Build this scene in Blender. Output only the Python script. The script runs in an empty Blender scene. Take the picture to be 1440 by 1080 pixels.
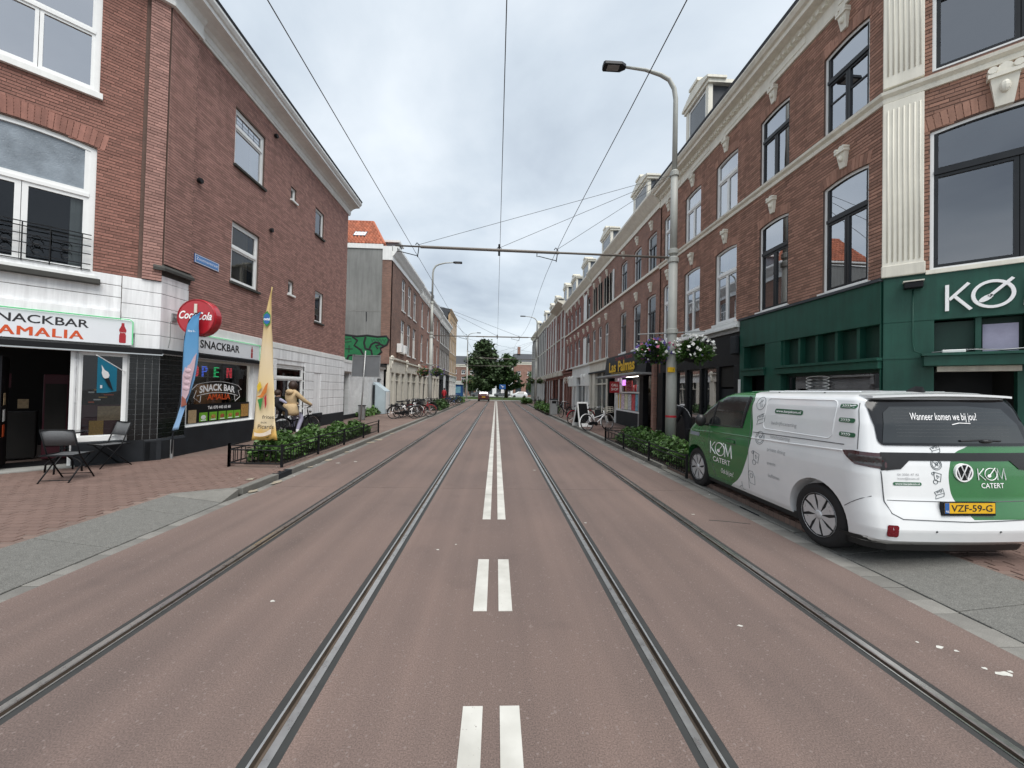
import bpy, bmesh, math, random
import numpy as np
from mathutils import Matrix, Vector
from mathutils.bvhtree import BVHTree
R = math.radians; PI = math.pi
random.seed(7); rng = np.random.default_rng(7)
sc = bpy.context.scene; col = sc.collection
# ---------------- camera
H = 1.78
cam = bpy.data.cameras.new('camera'); cam.sensor_width = 36; cam.lens = 541 / 1440 * 36; cam.clip_end = 3000; cam.clip_start = .05
camo = bpy.data.objects.new('camera', cam); col.objects.link(camo); sc.camera = camo
_y, _p, _r = R(2.35), R(.9), R(1.25)
fw = Vector((math.sin(_y) * math.cos(_p), math.cos(_y) * math.cos(_p), math.sin(_p)))
r0 = Vector((math.cos(_y), -math.sin(_y), 0)); u0 = r0.cross(fw)
rt = r0 * math.cos(_r) + u0 * math.sin(_r); up = -r0 * math.sin(_r) + u0 * math.cos(_r)
camo.matrix_world = Matrix(((rt.x, up.x, -fw.x, 0), (rt.y, up.y, -fw.y, 0), (rt.z, up.z, -fw.z, H), (0, 0, 0, 1)))
# ---------------- sky: overcast, from the Nishita sky with a cloud layer
SUN_EL, SUN_AZ = R(60), R(155)
w = bpy.data.worlds.new('World'); sc.world = w; w.use_nodes = True
nt = w.node_tree; N = nt.nodes; LK = nt.links; N.clear()
def nd(t, **k):
    n = N.new(t)
    for a, b in k.items(): setattr(n, a, b)
    return n
out = nd('ShaderNodeOutputWorld'); bg = nd('ShaderNodeBackground'); bg.inputs['Strength'].default_value = .13
sky = nd('ShaderNodeTexSky', sky_type='NISHITA', sun_disc=False, sun_elevation=SUN_EL, sun_rotation=SUN_AZ, air_density=1.2, dust_density=2.0)
tc = nd('ShaderNodeTexCoord'); sep = nd('ShaderNodeSeparateXYZ'); LK.new(tc.outputs['Generated'], sep.inputs[0])
mz = nd('ShaderNodeMath', operation='MAXIMUM'); LK.new(sep.outputs['Z'], mz.inputs[0]); mz.inputs[1].default_value = 0.0
az = nd('ShaderNodeMath', operation='ADD'); LK.new(mz.outputs[0], az.inputs[0]); az.inputs[1].default_value = .16
dx = nd('ShaderNodeMath', operation='DIVIDE'); LK.new(sep.outputs['X'], dx.inputs[0]); LK.new(az.outputs[0], dx.inputs[1])
dy = nd('ShaderNodeMath', operation='DIVIDE'); LK.new(sep.outputs['Y'], dy.inputs[0]); LK.new(az.outputs[0], dy.inputs[1])
cb = nd('ShaderNodeCombineXYZ'); LK.new(dx.outputs[0], cb.inputs[0]); LK.new(dy.outputs[0], cb.inputs[1]); cb.inputs[2].default_value = 3.7
n1 = nd('ShaderNodeTexNoise'); n1.inputs['Scale'].default_value = .95; n1.inputs['Detail'].default_value = 7; n1.inputs['Roughness'].default_value = .52; n1.inputs['Distortion'].default_value = .35
LK.new(cb.outputs[0], n1.inputs['Vector'])
cr = nd('ShaderNodeValToRGB'); LK.new(n1.outputs['Fac'], cr.inputs[0])
e = cr.color_ramp.elements; e[0].position = .30; e[0].color = (.195, .224, .262, 1); e[1].position = .68; e[1].color = (.405, .432, .455, 1)
m = cr.color_ramp.elements.new(.48); m.color = (.295, .33, .364, 1)
hz = nd('ShaderNodeMath', operation='SUBTRACT', use_clamp=True); hz.inputs[0].default_value = 1.; LK.new(mz.outputs[0], hz.inputs[1]); hp = nd('ShaderNodeMath', operation='POWER'); LK.new(hz.outputs[0], hp.inputs[0]); hp.inputs[1].default_value = 7.
hm = nd('ShaderNodeMath', operation='MULTIPLY'); LK.new(hp.outputs[0], hm.inputs[0]); hm.inputs[1].default_value = .75   # a paler layer of cloud towards the horizon all round
hx = nd('ShaderNodeMix', data_type='RGBA'); LK.new(hm.outputs[0], hx.inputs[0]); LK.new(cr.outputs[0], hx.inputs[6]); hx.inputs[7].default_value = (.375, .405, .425, 1)
sca = nd('ShaderNodeVectorMath', operation='SCALE'); LK.new(hx.outputs[2], sca.inputs[0]); sca.inputs['Scale'].default_value = 1 / .13
mx = nd('ShaderNodeMix', data_type='RGBA'); mx.inputs[0].default_value = .93
LK.new(sky.outputs[0], mx.inputs[6]); LK.new(sca.outputs[0], mx.inputs[7]); LK.new(mx.outputs[2], bg.inputs['Color']); LK.new(bg.outputs[0], out.inputs[0])
sl = bpy.data.lights.new('sun', 'SUN'); sl.energy = 1.5; sl.angle = R(44); sl.color = (1, .965, .92)
so = bpy.data.objects.new('sun', sl); col.objects.link(so); so.location = (0, -5, 30)
so.rotation_euler = Vector((-math.sin(SUN_AZ) * math.cos(SUN_EL), -math.cos(SUN_AZ) * math.cos(SUN_EL), -math.sin(SUN_EL))).to_track_quat('-Z', 'Y').to_euler()
sc.view_settings.view_transform = 'Standard'; sc.view_settings.look = 'None'; sc.view_settings.exposure = 1.22; sc.view_settings.gamma = 1
sc.cycles.max_bounces = 6; sc.cycles.transparent_max_bounces = 12; sc.cycles.diffuse_bounces = 3; sc.cycles.caustics_reflective = False; sc.cycles.caustics_refractive = False
sc.cycles.use_denoising = True
# ---------------- materials
MATS = {}
def new_mat(name):
    m = bpy.data.materials.new(name); m.use_nodes = True; m.node_tree.nodes.clear(); MATS[name] = m
    nt = m.node_tree
    def n(t, **k):
        x = nt.nodes.new(t)
        for a, b in k.items():
            if a.startswith('i_'):
                key = a[2:]; x.inputs[int(key) if key.isdigit() else key.replace('_', ' ')].default_value = b
            else: setattr(x, a, b)
        return x
    return m, n, nt.links.new
def c4(c): return (c[0], c[1], c[2], 1)
def scl(c, k): return tuple(min(1, a * k) for a in c)
def ramp(n, pts):
    r = n('ShaderNodeValToRGB'); e = r.color_ramp.elements
    while len(e) < len(pts): e.new(.5)
    for i, (p, c) in enumerate(pts): e[i].position = p; e[i].color = c4(c)
    return r
def pm(name, c, rough=.6, var=.12, scale=6, bump=0., bscale=None, spec=.4, metal=0., rnd=.0, coat=0., streak=0., fine=0.):
    """principled with two scales of colour variation, optional vertical grime streaks, per-island variation and bump"""
    m, n, L = new_mat(name)
    o = n('ShaderNodeOutputMaterial'); b = n('ShaderNodeBsdfPrincipled', i_Roughness=rough, i_Metallic=metal)
    b.inputs['Specular IOR Level'].default_value = spec; b.inputs['Coat Weight'].default_value = coat; b.inputs['Coat Roughness'].default_value = .06
    L(b.outputs[0], o.inputs[0]); t = n('ShaderNodeTexCoord')
    a = n('ShaderNodeTexNoise', i_Scale=scale, i_Detail=6., i_Roughness=.6); L(t.outputs['Object'], a.inputs['Vector'])
    r = ramp(n, [(.3, scl(c, 1 - var)), (.7, scl(c, 1 + var))]); L(a.outputs['Fac'], r.inputs[0]); cur = r.outputs[0]
    def mul(fac_out, lo, hi, p0=.3, p1=.7):
        nonlocal cur
        rr = ramp(n, [(p0, (lo,) * 3), (p1, (hi,) * 3)]); L(fac_out, rr.inputs[0])
        k = n('ShaderNodeMix', data_type='RGBA', blend_type='MULTIPLY', i_0=1.); L(cur, k.inputs[6]); L(rr.outputs[0], k.inputs[7]); cur = k.outputs[2]
    if rnd:
        g = n('ShaderNodeNewGeometry'); oi = n('ShaderNodeObjectInfo'); ad = n('ShaderNodeMath', operation='ADD'); L(g.outputs['Random Per Island'], ad.inputs[0]); L(oi.outputs['Random'], ad.inputs[1])
        fr = n('ShaderNodeMath', operation='FRACT'); L(ad.outputs[0], fr.inputs[0]); mul(fr.outputs[0], 1 - rnd, 1 + rnd, 0, 1)
    if streak:
        mp = n('ShaderNodeMapping'); mp.inputs['Scale'].default_value = (5, 5, .35); L(t.outputs['Object'], mp.inputs[0])
        s = n('ShaderNodeTexNoise', i_Scale=1.5, i_Detail=5., i_Roughness=.65); L(mp.outputs[0], s.inputs['Vector']); mul(s.outputs['Fac'], 1 - streak, 1., .35, .6)
    if fine:
        s = n('ShaderNodeTexNoise', i_Scale=140., i_Detail=2.); L(t.outputs['Object'], s.inputs['Vector']); mul(s.outputs['Fac'], 1 - fine, 1 + fine, .35, .65)
    L(cur, b.inputs['Base Color'])
    if rough < .95:
        q = n('ShaderNodeMapRange'); q.inputs[3].default_value = max(.02, rough - .12); q.inputs[4].default_value = min(1, rough + .12); L(a.outputs['Fac'], q.inputs[0]); L(q.outputs[0], b.inputs['Roughness'])
    if bump:
        s = n('ShaderNodeTexNoise', i_Scale=bscale or scale * 6, i_Detail=4.); L(t.outputs['Object'], s.inputs['Vector'])
        k = n('ShaderNodeBump', i_Strength=bump, i_Distance=.01); L(s.outputs['Fac'], k.inputs['Height']); L(k.outputs[0], b.inputs['Normal'])
    return m
def brick_tex(name, c1, c2, mortar, streak=.25, bw=.22, bh=.063, ms=.012):
    """brickwork too far off to pick the bricks apart, in facade metres (uv)"""
    m, n, L = new_mat(name); o = n('ShaderNodeOutputMaterial'); b = n('ShaderNodeBsdfPrincipled', i_Roughness=.85); L(b.outputs[0], o.inputs[0])
    t = n('ShaderNodeTexCoord'); br = n('ShaderNodeTexBrick', i_Color1=c4(c1), i_Color2=c4(c2), i_Mortar=c4(mortar), i_Scale=1.)
    br.inputs['Brick Width'].default_value = bw; br.inputs['Row Height'].default_value = bh; br.inputs['Mortar Size'].default_value = ms; br.inputs['Mortar Smooth'].default_value = .3
    L(t.outputs['UV'], br.inputs['Vector'])
    a = n('ShaderNodeTexNoise', i_Scale=1.1, i_Detail=6., i_Roughness=.65); L(t.outputs['UV'], a.inputs['Vector']); r = ramp(n, [(.32, (1 - streak,) * 3), (.66, (1.12,) * 3)]); L(a.outputs['Fac'], r.inputs[0])
    k = n('ShaderNodeMix', data_type='RGBA', blend_type='MULTIPLY', i_0=1.); L(br.outputs[0], k.inputs[6]); L(r.outputs[0], k.inputs[7]); L(k.outputs[2], b.inputs['Base Color'])
    bp = n('ShaderNodeBump', i_Strength=.5, i_Distance=.01, invert=True); L(br.outputs['Fac'], bp.inputs['Height']); L(bp.outputs[0], b.inputs['Normal'])
    return m
def glass(name, tint=(.6, .65, .65), refl=.10, rough=.005):
    m, n, L = new_mat(name); o = n('ShaderNodeOutputMaterial'); tr = n('ShaderNodeBsdfTransparent', i_Color=c4(tint)); g = n('ShaderNodeBsdfGlossy', i_Roughness=rough)
    g.inputs['Color'].default_value = (.93, .95, 1, 1)
    f = n('ShaderNodeFresnel', i_IOR=1.55); ad = n('ShaderNodeMath', operation='ADD', use_clamp=True); L(f.outputs[0], ad.inputs[0]); ad.inputs[1].default_value = refl
    t = n('ShaderNodeTexCoord'); w = n('ShaderNodeTexNoise', i_Scale=.9, i_Detail=1.); L(t.outputs['Object'], w.inputs['Vector']); bp = n('ShaderNodeBump', i_Strength=.05, i_Distance=.05); L(w.outputs['Fac'], bp.inputs['Height']); L(bp.outputs[0], g.inputs['Normal'])
    x = n('ShaderNodeMixShader'); L(ad.outputs[0], x.inputs[0]); L(tr.outputs[0], x.inputs[1]); L(g.outputs[0], x.inputs[2]); L(x.outputs[0], o.inputs[0]); return m
def emit(name, c, s):
    m, n, L = new_mat(name); o = n('ShaderNodeOutputMaterial'); e = n('ShaderNodeEmission', i_Strength=s); e.inputs[0].default_value = c4(c); L(e.outputs[0], o.inputs[0]); return m
RED = (.375, .212, .18); 
pm('brick', RED, .85, .16, 3, .25, 60, rnd=.2, streak=.14)
pm('brick_c', (.315, .152, .119), .85, .18, 3, .25, 60, rnd=.18, streak=.28)
pm('brick_b', (.355, .195, .142), .85, .16, 3, .25, 60, rnd=.26, streak=.2)
pm('mortar', (.13, .085, .07), .9, .15, 8, .3)
pm('brick_dark', (.13, .062, .045), .85, .2, 6, .3, rnd=.3)
brick_tex('brick_far_a', (0.3, 0.162, 0.118), (0.204, 0.114, 0.086), (0.168, 0.126, 0.108))
brick_tex('brick_far_b', (0.372, 0.186, 0.134), (0.27, 0.138, 0.102), (0.228, 0.168, 0.144))
brick_tex('brick_far_c', (0.192, 0.168, 0.15), (0.144, 0.126, 0.114), (0.168, 0.156, 0.144))
brick_tex('brick_far_d', (0.552, 0.372, 0.204), (0.444, 0.294, 0.162), (0.384, 0.3, 0.216))
brick_tex('brick_far_e', (0.336, 0.126, 0.096), (0.258, 0.102, 0.078), (0.192, 0.12, 0.102))
brick_tex('brick_white', (.82, .84, .84), (.77, .79, .79), (.62, .63, .63), .18, .22, .075, .006)
pm('white', (.80, .81, .79), .5, .05, 3, .05, 30, streak=.08)
pm('white_wall', (.86, .875, .88), .6, .07, 1.5, .2, 14, streak=.2)
pm('cream', (.70, .67, .58), .6, .08, 3, .1, 20, streak=.18)
pm('cornice', (.80, .77, .67), .55, .06, 2, .06, 20, streak=.12)
pm('frame_white', (.82, .83, .82), .35, .03, 4)
pm('frame_black', (.012, .013, .015), .3, .2, 4)
pm('black', (.007, .0075, .009), .5, .2, 5, spec=.25)
pm('black_gloss', (.012, .013, .015), .12, .15, 5)
pm('anthracite', (.02, .023, .027), .6, .2, 4, .1, spec=.25)
pm('dark_stone', (.055, .055, .05), .8, .2, 6, .3)
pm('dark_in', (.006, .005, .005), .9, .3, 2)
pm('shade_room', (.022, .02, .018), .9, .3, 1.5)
pm('curtain', (.62, .62, .58), .9, .1, 3)
pm('blind', (.36, .29, .2), .8, .08, 3)
pm('concrete', (.25, .25, .235), .85, .14, 5, .3, streak=.0, fine=.10)
pm('kerb', (.18, .175, .158), .85, .15, 6, .3, fine=.15, rnd=.12)
pm('aggregate', (.15, .148, .136), .85, .14, 20, .6, 90, fine=.3, rnd=.06)
pm('gutter', (.185, .178, .162), .85, .14, 5, .3, rnd=.2, fine=.12)
pm('paver', (.160, .106, .088), .85, .14, 1.2, .3, 80, rnd=.07, fine=.06)
pm('paver_joint', (.10, .07, .058), .9, .2, 3)
pm('grey_render', (.235, .24, .23), .85, .16, .55, .15, 12, streak=.2)
pm('green', (.0115, .072, .05), .5, .18, 2.5, .1, 25, streak=.24)
pm('green_dark', (.006, .036, .025), .5, .12, 3)
pm('steel', (.66, .64, .61), .3, .12, 12, metal=1.)
pm('rail_side', (.10, .078, .06), .6, .3, 8)
pm('seal', (.036, .037, .036), .75, .15, 6, .1)
pm('paint', (.56, .55, .505), .65, .07, 5, .15, 90, fine=.06, streak=.0)
pm('mast', (.40, .41, .38), .5, .06, 4, streak=.06)
pm('galv', (.36, .37, .37), .45, .12, 6, metal=.6)
pm('slate', (.055, .06, .068), .7, .2, 5, .2)
pm('lead', (.17, .19, .215), .6, .12, 4)
pm('pantile', (.38, .12, .062), .7, .12, 2, rnd=.22, streak=.15)
pm('leaf', (.058, .12, .027), .5, .25, 2, rnd=.5)
pm('leaf_dark', (.042, .085, .024), .55, .25, 1, rnd=.5)
pm('leaf_conifer', (.042, .075, .028), .6, .25, 1, rnd=.45)
pm('bark', (.07, .055, .04), .9, .25, 8, .6)
pm('soil', (.055, .042, .03), .95, .3, 10, .6)
pm('grass', (.07, .12, .03), .9, .3, 3, .5)
pm('rubber', (.016, .016, .017), .75, .2, 20, .2)
pm('chrome', (.55, .55, .55), .2, .06, 8, metal=1.)
pm('red_gloss', (.42, .018, .028), .22, .05, 3, coat=.5)
pm('red', (.38, .02, .03), .5, .1, 4)
pm('blue', (.03, .12, .36), .45, .08, 4)
pm('orange', (.62, .085, .018), .5, .05, 6)
pm('yellow', (.70, .42, .015), .5, .05, 6)
pm('ink', (.02, .02, .022), .5, .1, 6)
pm('wood', (.22, .13, .07), .7, .2, 6)
pm('skin', (.45, .27, .2), .5, .08, 12)
pm('coat_beige', (.50, .37, .215), .85, .1, 9, .3, 30)
pm('hair', (.035, .018, .012), .5, .3, 30, .4)
pm('cloth_dark', (.02, .02, .024), .85, .2, 8, .2)
pm('lavender', (.36, .35, .46), .8, .08, 9)
pm('sand_dirt', (.30, .26, .20), .95, .2, 9, .3, fine=.2)
glass('glass'); glass('glass_bright', (.5, .55, .57), .40); glass('glass_mid', (.5, .55, .57), .16); glass('glass_shop', (.85, .87, .87), .0); glass('glass_dark', (.6, .64, .65), .0)
pm('glass_far', (.035, .042, .05), .08, .5, .8, spec=.9)
pm('glass_frost', (.20, .235, .27), .3, .3, 3, .5, 40, spec=.6)
# ---------------- builders
class FR:
    """a facade frame: local x along the wall, -y outward, z up"""
    def __init__(s, ox=0, oy=0, th=0, oz=0): s.o = (ox, oy, oz); s.c = math.cos(th); s.s = math.sin(th); s.th = th
    def __call__(s, p): return (s.o[0] + s.c * p[0] - s.s * p[1], s.o[1] + s.s * p[0] + s.c * p[1], s.o[2] + p[2])
ID = FR()
class MB:
    def __init__(s, fr=ID): s.v = []; s.f = []; s.m = []; s.fr = fr; s.cm = 0; s.uv = []
    def add(s, vs, fs):
        k = len(s.v); s.v += [s.fr(p) for p in vs]; s.uv += [(p[0], p[2]) for p in vs]
        s.f += [tuple(i + k for i in f) for f in fs]; s.m += [s.cm] * len(fs); return s
    def box(s, x0, x1, y0, y1, z0, z1):
        return s.add([(x0, y0, z0), (x1, y0, z0), (x1, y1, z0), (x0, y1, z0), (x0, y0, z1), (x1, y0, z1), (x1, y1, z1), (x0, y1, z1)],
                     [(0, 3, 2, 1), (4, 5, 6, 7), (0, 1, 5, 4), (1, 2, 6, 5), (2, 3, 7, 6), (3, 0, 4, 7)])
    def prism(s, poly, y0, y1):
        n = len(poly)
        return s.add([(x, y0, z) for x, z in poly] + [(x, y1, z) for x, z in poly],
                     [tuple(range(n)), tuple(range(2 * n - 1, n - 1, -1))] + [(i, i + n, (i + 1) % n + n, (i + 1) % n) for i in range(n)])
    def ring(s, o, i, y0, y1):
        n = len(o); vs = [(x, y, z) for y in (y0, y1) for L in (o, i) for x, z in L]; fs = []
        for k in range(n):
            q = (k + 1) % n
            fs += [(k, q, n + q, n + k), (2 * n + q, 2 * n + k, 3 * n + k, 3 * n + q), (q, k, 2 * n + k, 2 * n + q), (n + k, n + q, 3 * n + q, 3 * n + k)]
        return s.add(vs, fs)
    def tube(s, pts, r, n=8, caps=True):
        P = [Vector(p) for p in pts]; m = len(P); rs = r if isinstance(r, (list, tuple)) else [r] * m; vs = []
        t0 = (P[1] - P[0]).normalized(); a = t0.orthogonal().normalized()
        for i in range(m):
            t = ((P[min(i + 1, m - 1)] - P[max(i - 1, 0)])).normalized(); a = (a - t * a.dot(t)).normalized(); b = t.cross(a)
            vs += [tuple(P[i] + (a * math.cos(2 * PI * k / n) + b * math.sin(2 * PI * k / n)) * rs[i]) for k in range(n)]
        fs = [(i * n + k, i * n + (k + 1) % n, (i + 1) * n + (k + 1) % n, (i + 1) * n + k) for i in range(m - 1) for k in range(n)]
        if caps: fs += [tuple(range(n - 1, -1, -1)), tuple(range((m - 1) * n, m * n))]
        return s.add(vs, fs)
    def loft(s, rings, closed=True, caps=True):
        n = len(rings[0]); vs = [p for r in rings for p in r]; q = n if closed else n - 1
        fs = [(i * n + k, i * n + (k + 1) % n, (i + 1) * n + (k + 1) % n, (i + 1) * n + k) for i in range(len(rings) - 1) for k in range(q)]
        if caps and closed: fs += [tuple(range(n - 1, -1, -1)), tuple(range((len(rings) - 1) * n, len(rings) * n))]
        return s.add(vs, fs)
    def lathe(s, prof, c=(0, 0, 0), n=24, ax='z', caps=True):
        rs = []
        for r, h in prof:
            ring = []
            for k in range(n):
                a = 2 * PI * k / n; x, y = r * math.cos(a), r * math.sin(a)
                ring.append({'z': (c[0] + x, c[1] + y, c[2] + h), 'x': (c[0] + h, c[1] + x, c[2] + y), 'y': (c[0] + y, c[1] + h, c[2] + x)}[ax])
            rs.append(ring)
        return s.loft(rs, caps=caps)
    def ball(s, c, r, n=12, m=8):
        rr = (r, r, r) if not isinstance(r, tuple) else r
        return s.loft([[(c[0] + rr[0] * max(.02, math.sin(PI * j / m)) * math.cos(2 * PI * k / n), c[1] + rr[1] * max(.02, math.sin(PI * j / m)) * math.sin(2 * PI * k / n), c[2] - rr[2] * math.cos(PI * j / m)) for k in range(n)] for j in range(m + 1)])
    def build(s, name, mats, parent=None, smooth=False, bevel=0, **pr):
        off = root_loc(parent); me = bpy.data.meshes.new(name)
        loc = pr.pop('loc', None) or ((0, 0, 0) if parent else None)
        if loc is None:   # a thing of one mesh stands at the middle of its base
            a = np.array(s.v); loc = tuple(float(q) for q in (*((a.min(0) + a.max(0)) / 2)[:2], a[:, 2].min()))
        o3 = off if parent else loc
        me.from_pydata([(x - o3[0], y - o3[1], z - o3[2]) for x, y, z in s.v], [], s.f)
        for mt in (mats if isinstance(mats, (list, tuple)) else [mats]): me.materials.append(MATS[mt])
        if any(s.m): me.polygons.foreach_set('material_index', s.m)
        if smooth: me.polygons.foreach_set('use_smooth', [True] * len(s.f))
        u = me.uv_layers.new(name='UVMap'); li = np.empty(len(me.loops), np.int32); me.loops.foreach_get('vertex_index', li); u.data.foreach_set('uv', np.array(s.uv, np.float32)[li].ravel())
        me.update(); o = bpy.data.objects.new(name, me); col.objects.link(o); o.parent = parent
        if not parent: o.location = loc
        if bevel: b = o.modifiers.new('bevel', 'BEVEL'); b.width = bevel; b.segments = 2; b.limit_method = 'ANGLE'; b.angle_limit = R(40)
        if smooth == 'auto': pass
        tag(o, **pr); return o
def root_loc(p):
    while p and p.parent: p = p.parent
    return tuple(p.location) if p else (0, 0, 0)
def tag(o, label=None, cat=None, group=None, kind=None):
    if label: o['label'] = label
    if cat: o['category'] = cat
    if group: o['group'] = group
    if kind: o['kind'] = kind
    return o
GROUPS = {'row_house': 'terraced houses along the street', 'far_house': 'houses across the roundabout', 'tram_mast': 'tram masts along the street', 'low_fence': 'low fences round the planting beds', 'hedge': 'hedge beds along the kerbs', 'tree': 'trees at the roundabout', 'folding_chair': 'seats outside the snack bar', 'feather_flag': 'feather flags of the snack bar', 'drain_grate': 'drain grates in the kerbs', 'fascia_sign': 'fascia signs of the snack bar'}
def thing(name, label, cat, loc=(0, 0, 0), group=None):
    o = bpy.data.objects.new(name, None); col.objects.link(o); o.location = loc; o.empty_display_size = .2
    return tag(o, label, cat, group or GROUPS.get(name))
def copy_tree(o, parent=None):
    c = o.copy(); col.objects.link(c); c.parent = parent
    for ch in o.children: copy_tree(ch, c)
    return c
def sweep(mb, path, prof):
    """profile [(outward, z)...] swept along a wall path in plan with mitred corners; outward is to the right of the path"""
    P = [Vector((p[0], p[1])) for p in path]; rings = []
    for i, p in enumerate(P):
        def nrm(a, b): d = (b - a).normalized(); return Vector((d.y, -d.x))
        ns = ([nrm(P[i - 1], p)] if i else []) + ([nrm(p, P[i + 1])] if i < len(P) - 1 else [])
        n = sum(ns, Vector((0, 0))); n = n / n.dot(ns[0]) if len(ns) > 1 else ns[0]
        rings.append([(p.x + n.x * o, p.y + n.y * o, z) for o, z in prof])
    return mb.loft(rings)
_tc = {}
def text(s, h=1., bold=0., shear=0., spacing=1.):
    """flat letter outlines of height h (cap height), lower left at 0,0 -> verts, faces, width"""
    key = (s, bold, shear, spacing)
    if key not in _tc:
        c = bpy.data.curves.new('t', 'FONT'); c.body = s; c.size = 1; c.offset = bold; c.shear = shear; c.space_character = spacing; c.resolution_u = 3; c.fill_mode = 'FRONT'
        o = bpy.data.objects.new('t', c); me = bpy.data.meshes.new_from_object(o); V = [tuple(v.co) for v in me.vertices]; Fs = [tuple(p.vertices) for p in me.polygons]
        bpy.data.objects.remove(o); bpy.data.meshes.remove(me); bpy.data.curves.remove(c); _tc[key] = (V, Fs)
    V, Fs = _tc[key]; k = h / .70; x0 = min(v[0] for v in V); x1 = max(v[0] for v in V)
    return [((v[0] - x0) * k, v[1] * k) for v in V], Fs, (x1 - x0) * k
def text_on(mb, s, x, z, h, y, w=None, bold=0., shear=0., align='l', warp=None, spacing=1.):
    V, Fs, W = text(s, h, bold, shear, spacing); k = (w / W) if w else 1; W *= k; ox = {'l': 0, 'c': -W / 2, 'r': -W}[align]
    P = [(x + ox + a * k, b + z) for a, b in V]
    if warp: P = [warp(a, b) for a, b in P]
    mb.add([(a, y, b) for a, b in P], Fs)
def npobj(name, V, Fa, mat, parent=None, **pr):
    me = bpy.data.meshes.new(name); off = np.array(root_loc(parent)); loc = (0, 0, 0)
    if not parent: loc = tuple(float(q) for q in (*((V.min(0) + V.max(0)) / 2)[:2], V[:, 2].min())); off = np.array(loc)
    V = np.asarray(V, float) - off
    nf, k = Fa.shape; me.vertices.add(len(V)); me.vertices.foreach_set('co', V.astype(np.float32).ravel()); me.loops.add(nf * k); me.loops.foreach_set('vertex_index', Fa.astype(np.int32).ravel())
    me.polygons.add(nf); me.polygons.foreach_set('loop_start', np.arange(0, nf * k, k, dtype=np.int32)); me.update(calc_edges=True); me.validate()
    for mt in (mat if isinstance(mat, list) else [mat]): me.materials.append(MATS[mt])
    o = bpy.data.objects.new(name, me); col.objects.link(o); o.parent = parent
    if not parent: o.location = loc
    tag(o, **pr); return o
def leaves(P, size, droop=.3, seed=1, aspect=1.7):
    """leaf-shaped quads at points P"""
    g = np.random.default_rng(seed); n = len(P); a = g.normal(size=(n, 3)); a[:, 2] *= .6; a /= np.linalg.norm(a, axis=1)[:, None]
    b = g.normal(size=(n, 3)); b -= a * (a * b).sum(1)[:, None]; b /= np.linalg.norm(b, axis=1)[:, None]; s = size * g.uniform(.35, 1.6, (n, 1))
    V = np.stack([P - a * s * aspect / 2, P + b * s * .5 - a * s * .1, P + a * s * aspect / 2, P - b * s * .5 - a * s * .1], 1).reshape(-1, 3)
    return V, np.arange(4 * n).reshape(n, 4)
pm('wire_grey', (.15, .135, .12), .55, .15, 6, metal=.3)
# ================= ground
def road_mat():
    m, n, L = new_mat('road'); o = n('ShaderNodeOutputMaterial'); b = n('ShaderNodeBsdfPrincipled', i_Roughness=.8); L(b.outputs[0], o.inputs[0]); t = n('ShaderNodeTexCoord')
    mp = n('ShaderNodeMapping'); mp.inputs['Scale'].default_value = (1, .12, 1); L(t.outputs['Object'], mp.inputs[0])
    a = n('ShaderNodeTexNoise', i_Scale=1.2, i_Detail=5., i_Roughness=.6); L(mp.outputs[0], a.inputs['Vector'])
    r = ramp(n, [(.3, (.143, .105, .091)), (.5, (.158, .116, .101)), (.72, (.171, .124, .108))]); L(a.outputs['Fac'], r.inputs[0])
    cur = r.outputs[0]
    def mul(vec, sc_, lo, hi, p0, p1, kind='ShaderNodeTexNoise'):
        nonlocal cur
        s = n('ShaderNodeTexNoise', i_Scale=sc_, i_Detail=3.); L(vec, s.inputs['Vector']); q = ramp(n, [(p0, lo), (p1, hi)]); L(s.outputs['Fac'], q.inputs[0])
        k = n('ShaderNodeMix', data_type='RGBA', blend_type='MULTIPLY', i_0=1.); L(cur, k.inputs[6]); L(q.outputs[0], k.inputs[7]); cur = k.outputs[2]; return s
    mul(t.outputs['Object'], .55, (.93, .935, .94), (1.04, 1.03, 1.02), .35, .65)
    s = mul(t.outputs['Object'], 130., (.70, .69, .69), (1.28, 1.26, 1.25), .36, .66)
    sx = n('ShaderNodeMapping'); sx.inputs['Scale'].default_value = (2.4, .012, 1); L(t.outputs['Object'], sx.inputs[0]); mul(sx.outputs[0], 1., (.88, .885, .89), (1.08, 1.07, 1.06), .38, .62)   # tyre-worn bands
    mul(t.outputs['Object'], 1.9, (1., 1., 1.), (.89, .895, .9), .60, .72)   # dull stains
    mul(t.outputs['Object'], .23, (1.05, 1.04, 1.03), (.92, .925, .93), .42, .58)
    # light stone chips
    v = n('ShaderNodeTexVoronoi', i_Scale=95.); L(t.outputs['Object'], v.inputs['Vector']); vs = n('ShaderNodeSeparateColor'); L(v.outputs['Color'], vs.inputs[0]); gt = n('ShaderNodeMath', operation='GREATER_THAN'); L(vs.outputs[0], gt.inputs[0]); gt.inputs[1].default_value = .985
    k = n('ShaderNodeMix', data_type='RGBA'); L(gt.outputs[0], k.inputs[0]); L(cur, k.inputs[6]); k.inputs[7].default_value = (.20, .155, .138, 1); L(k.outputs[2], b.inputs['Base Color'])
    bp = n('ShaderNodeBump', i_Strength=.55, i_Distance=.006); L(s.outputs['Fac'], bp.inputs['Height']); L(bp.outputs[0], b.inputs['Normal'])
road_mat()
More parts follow.
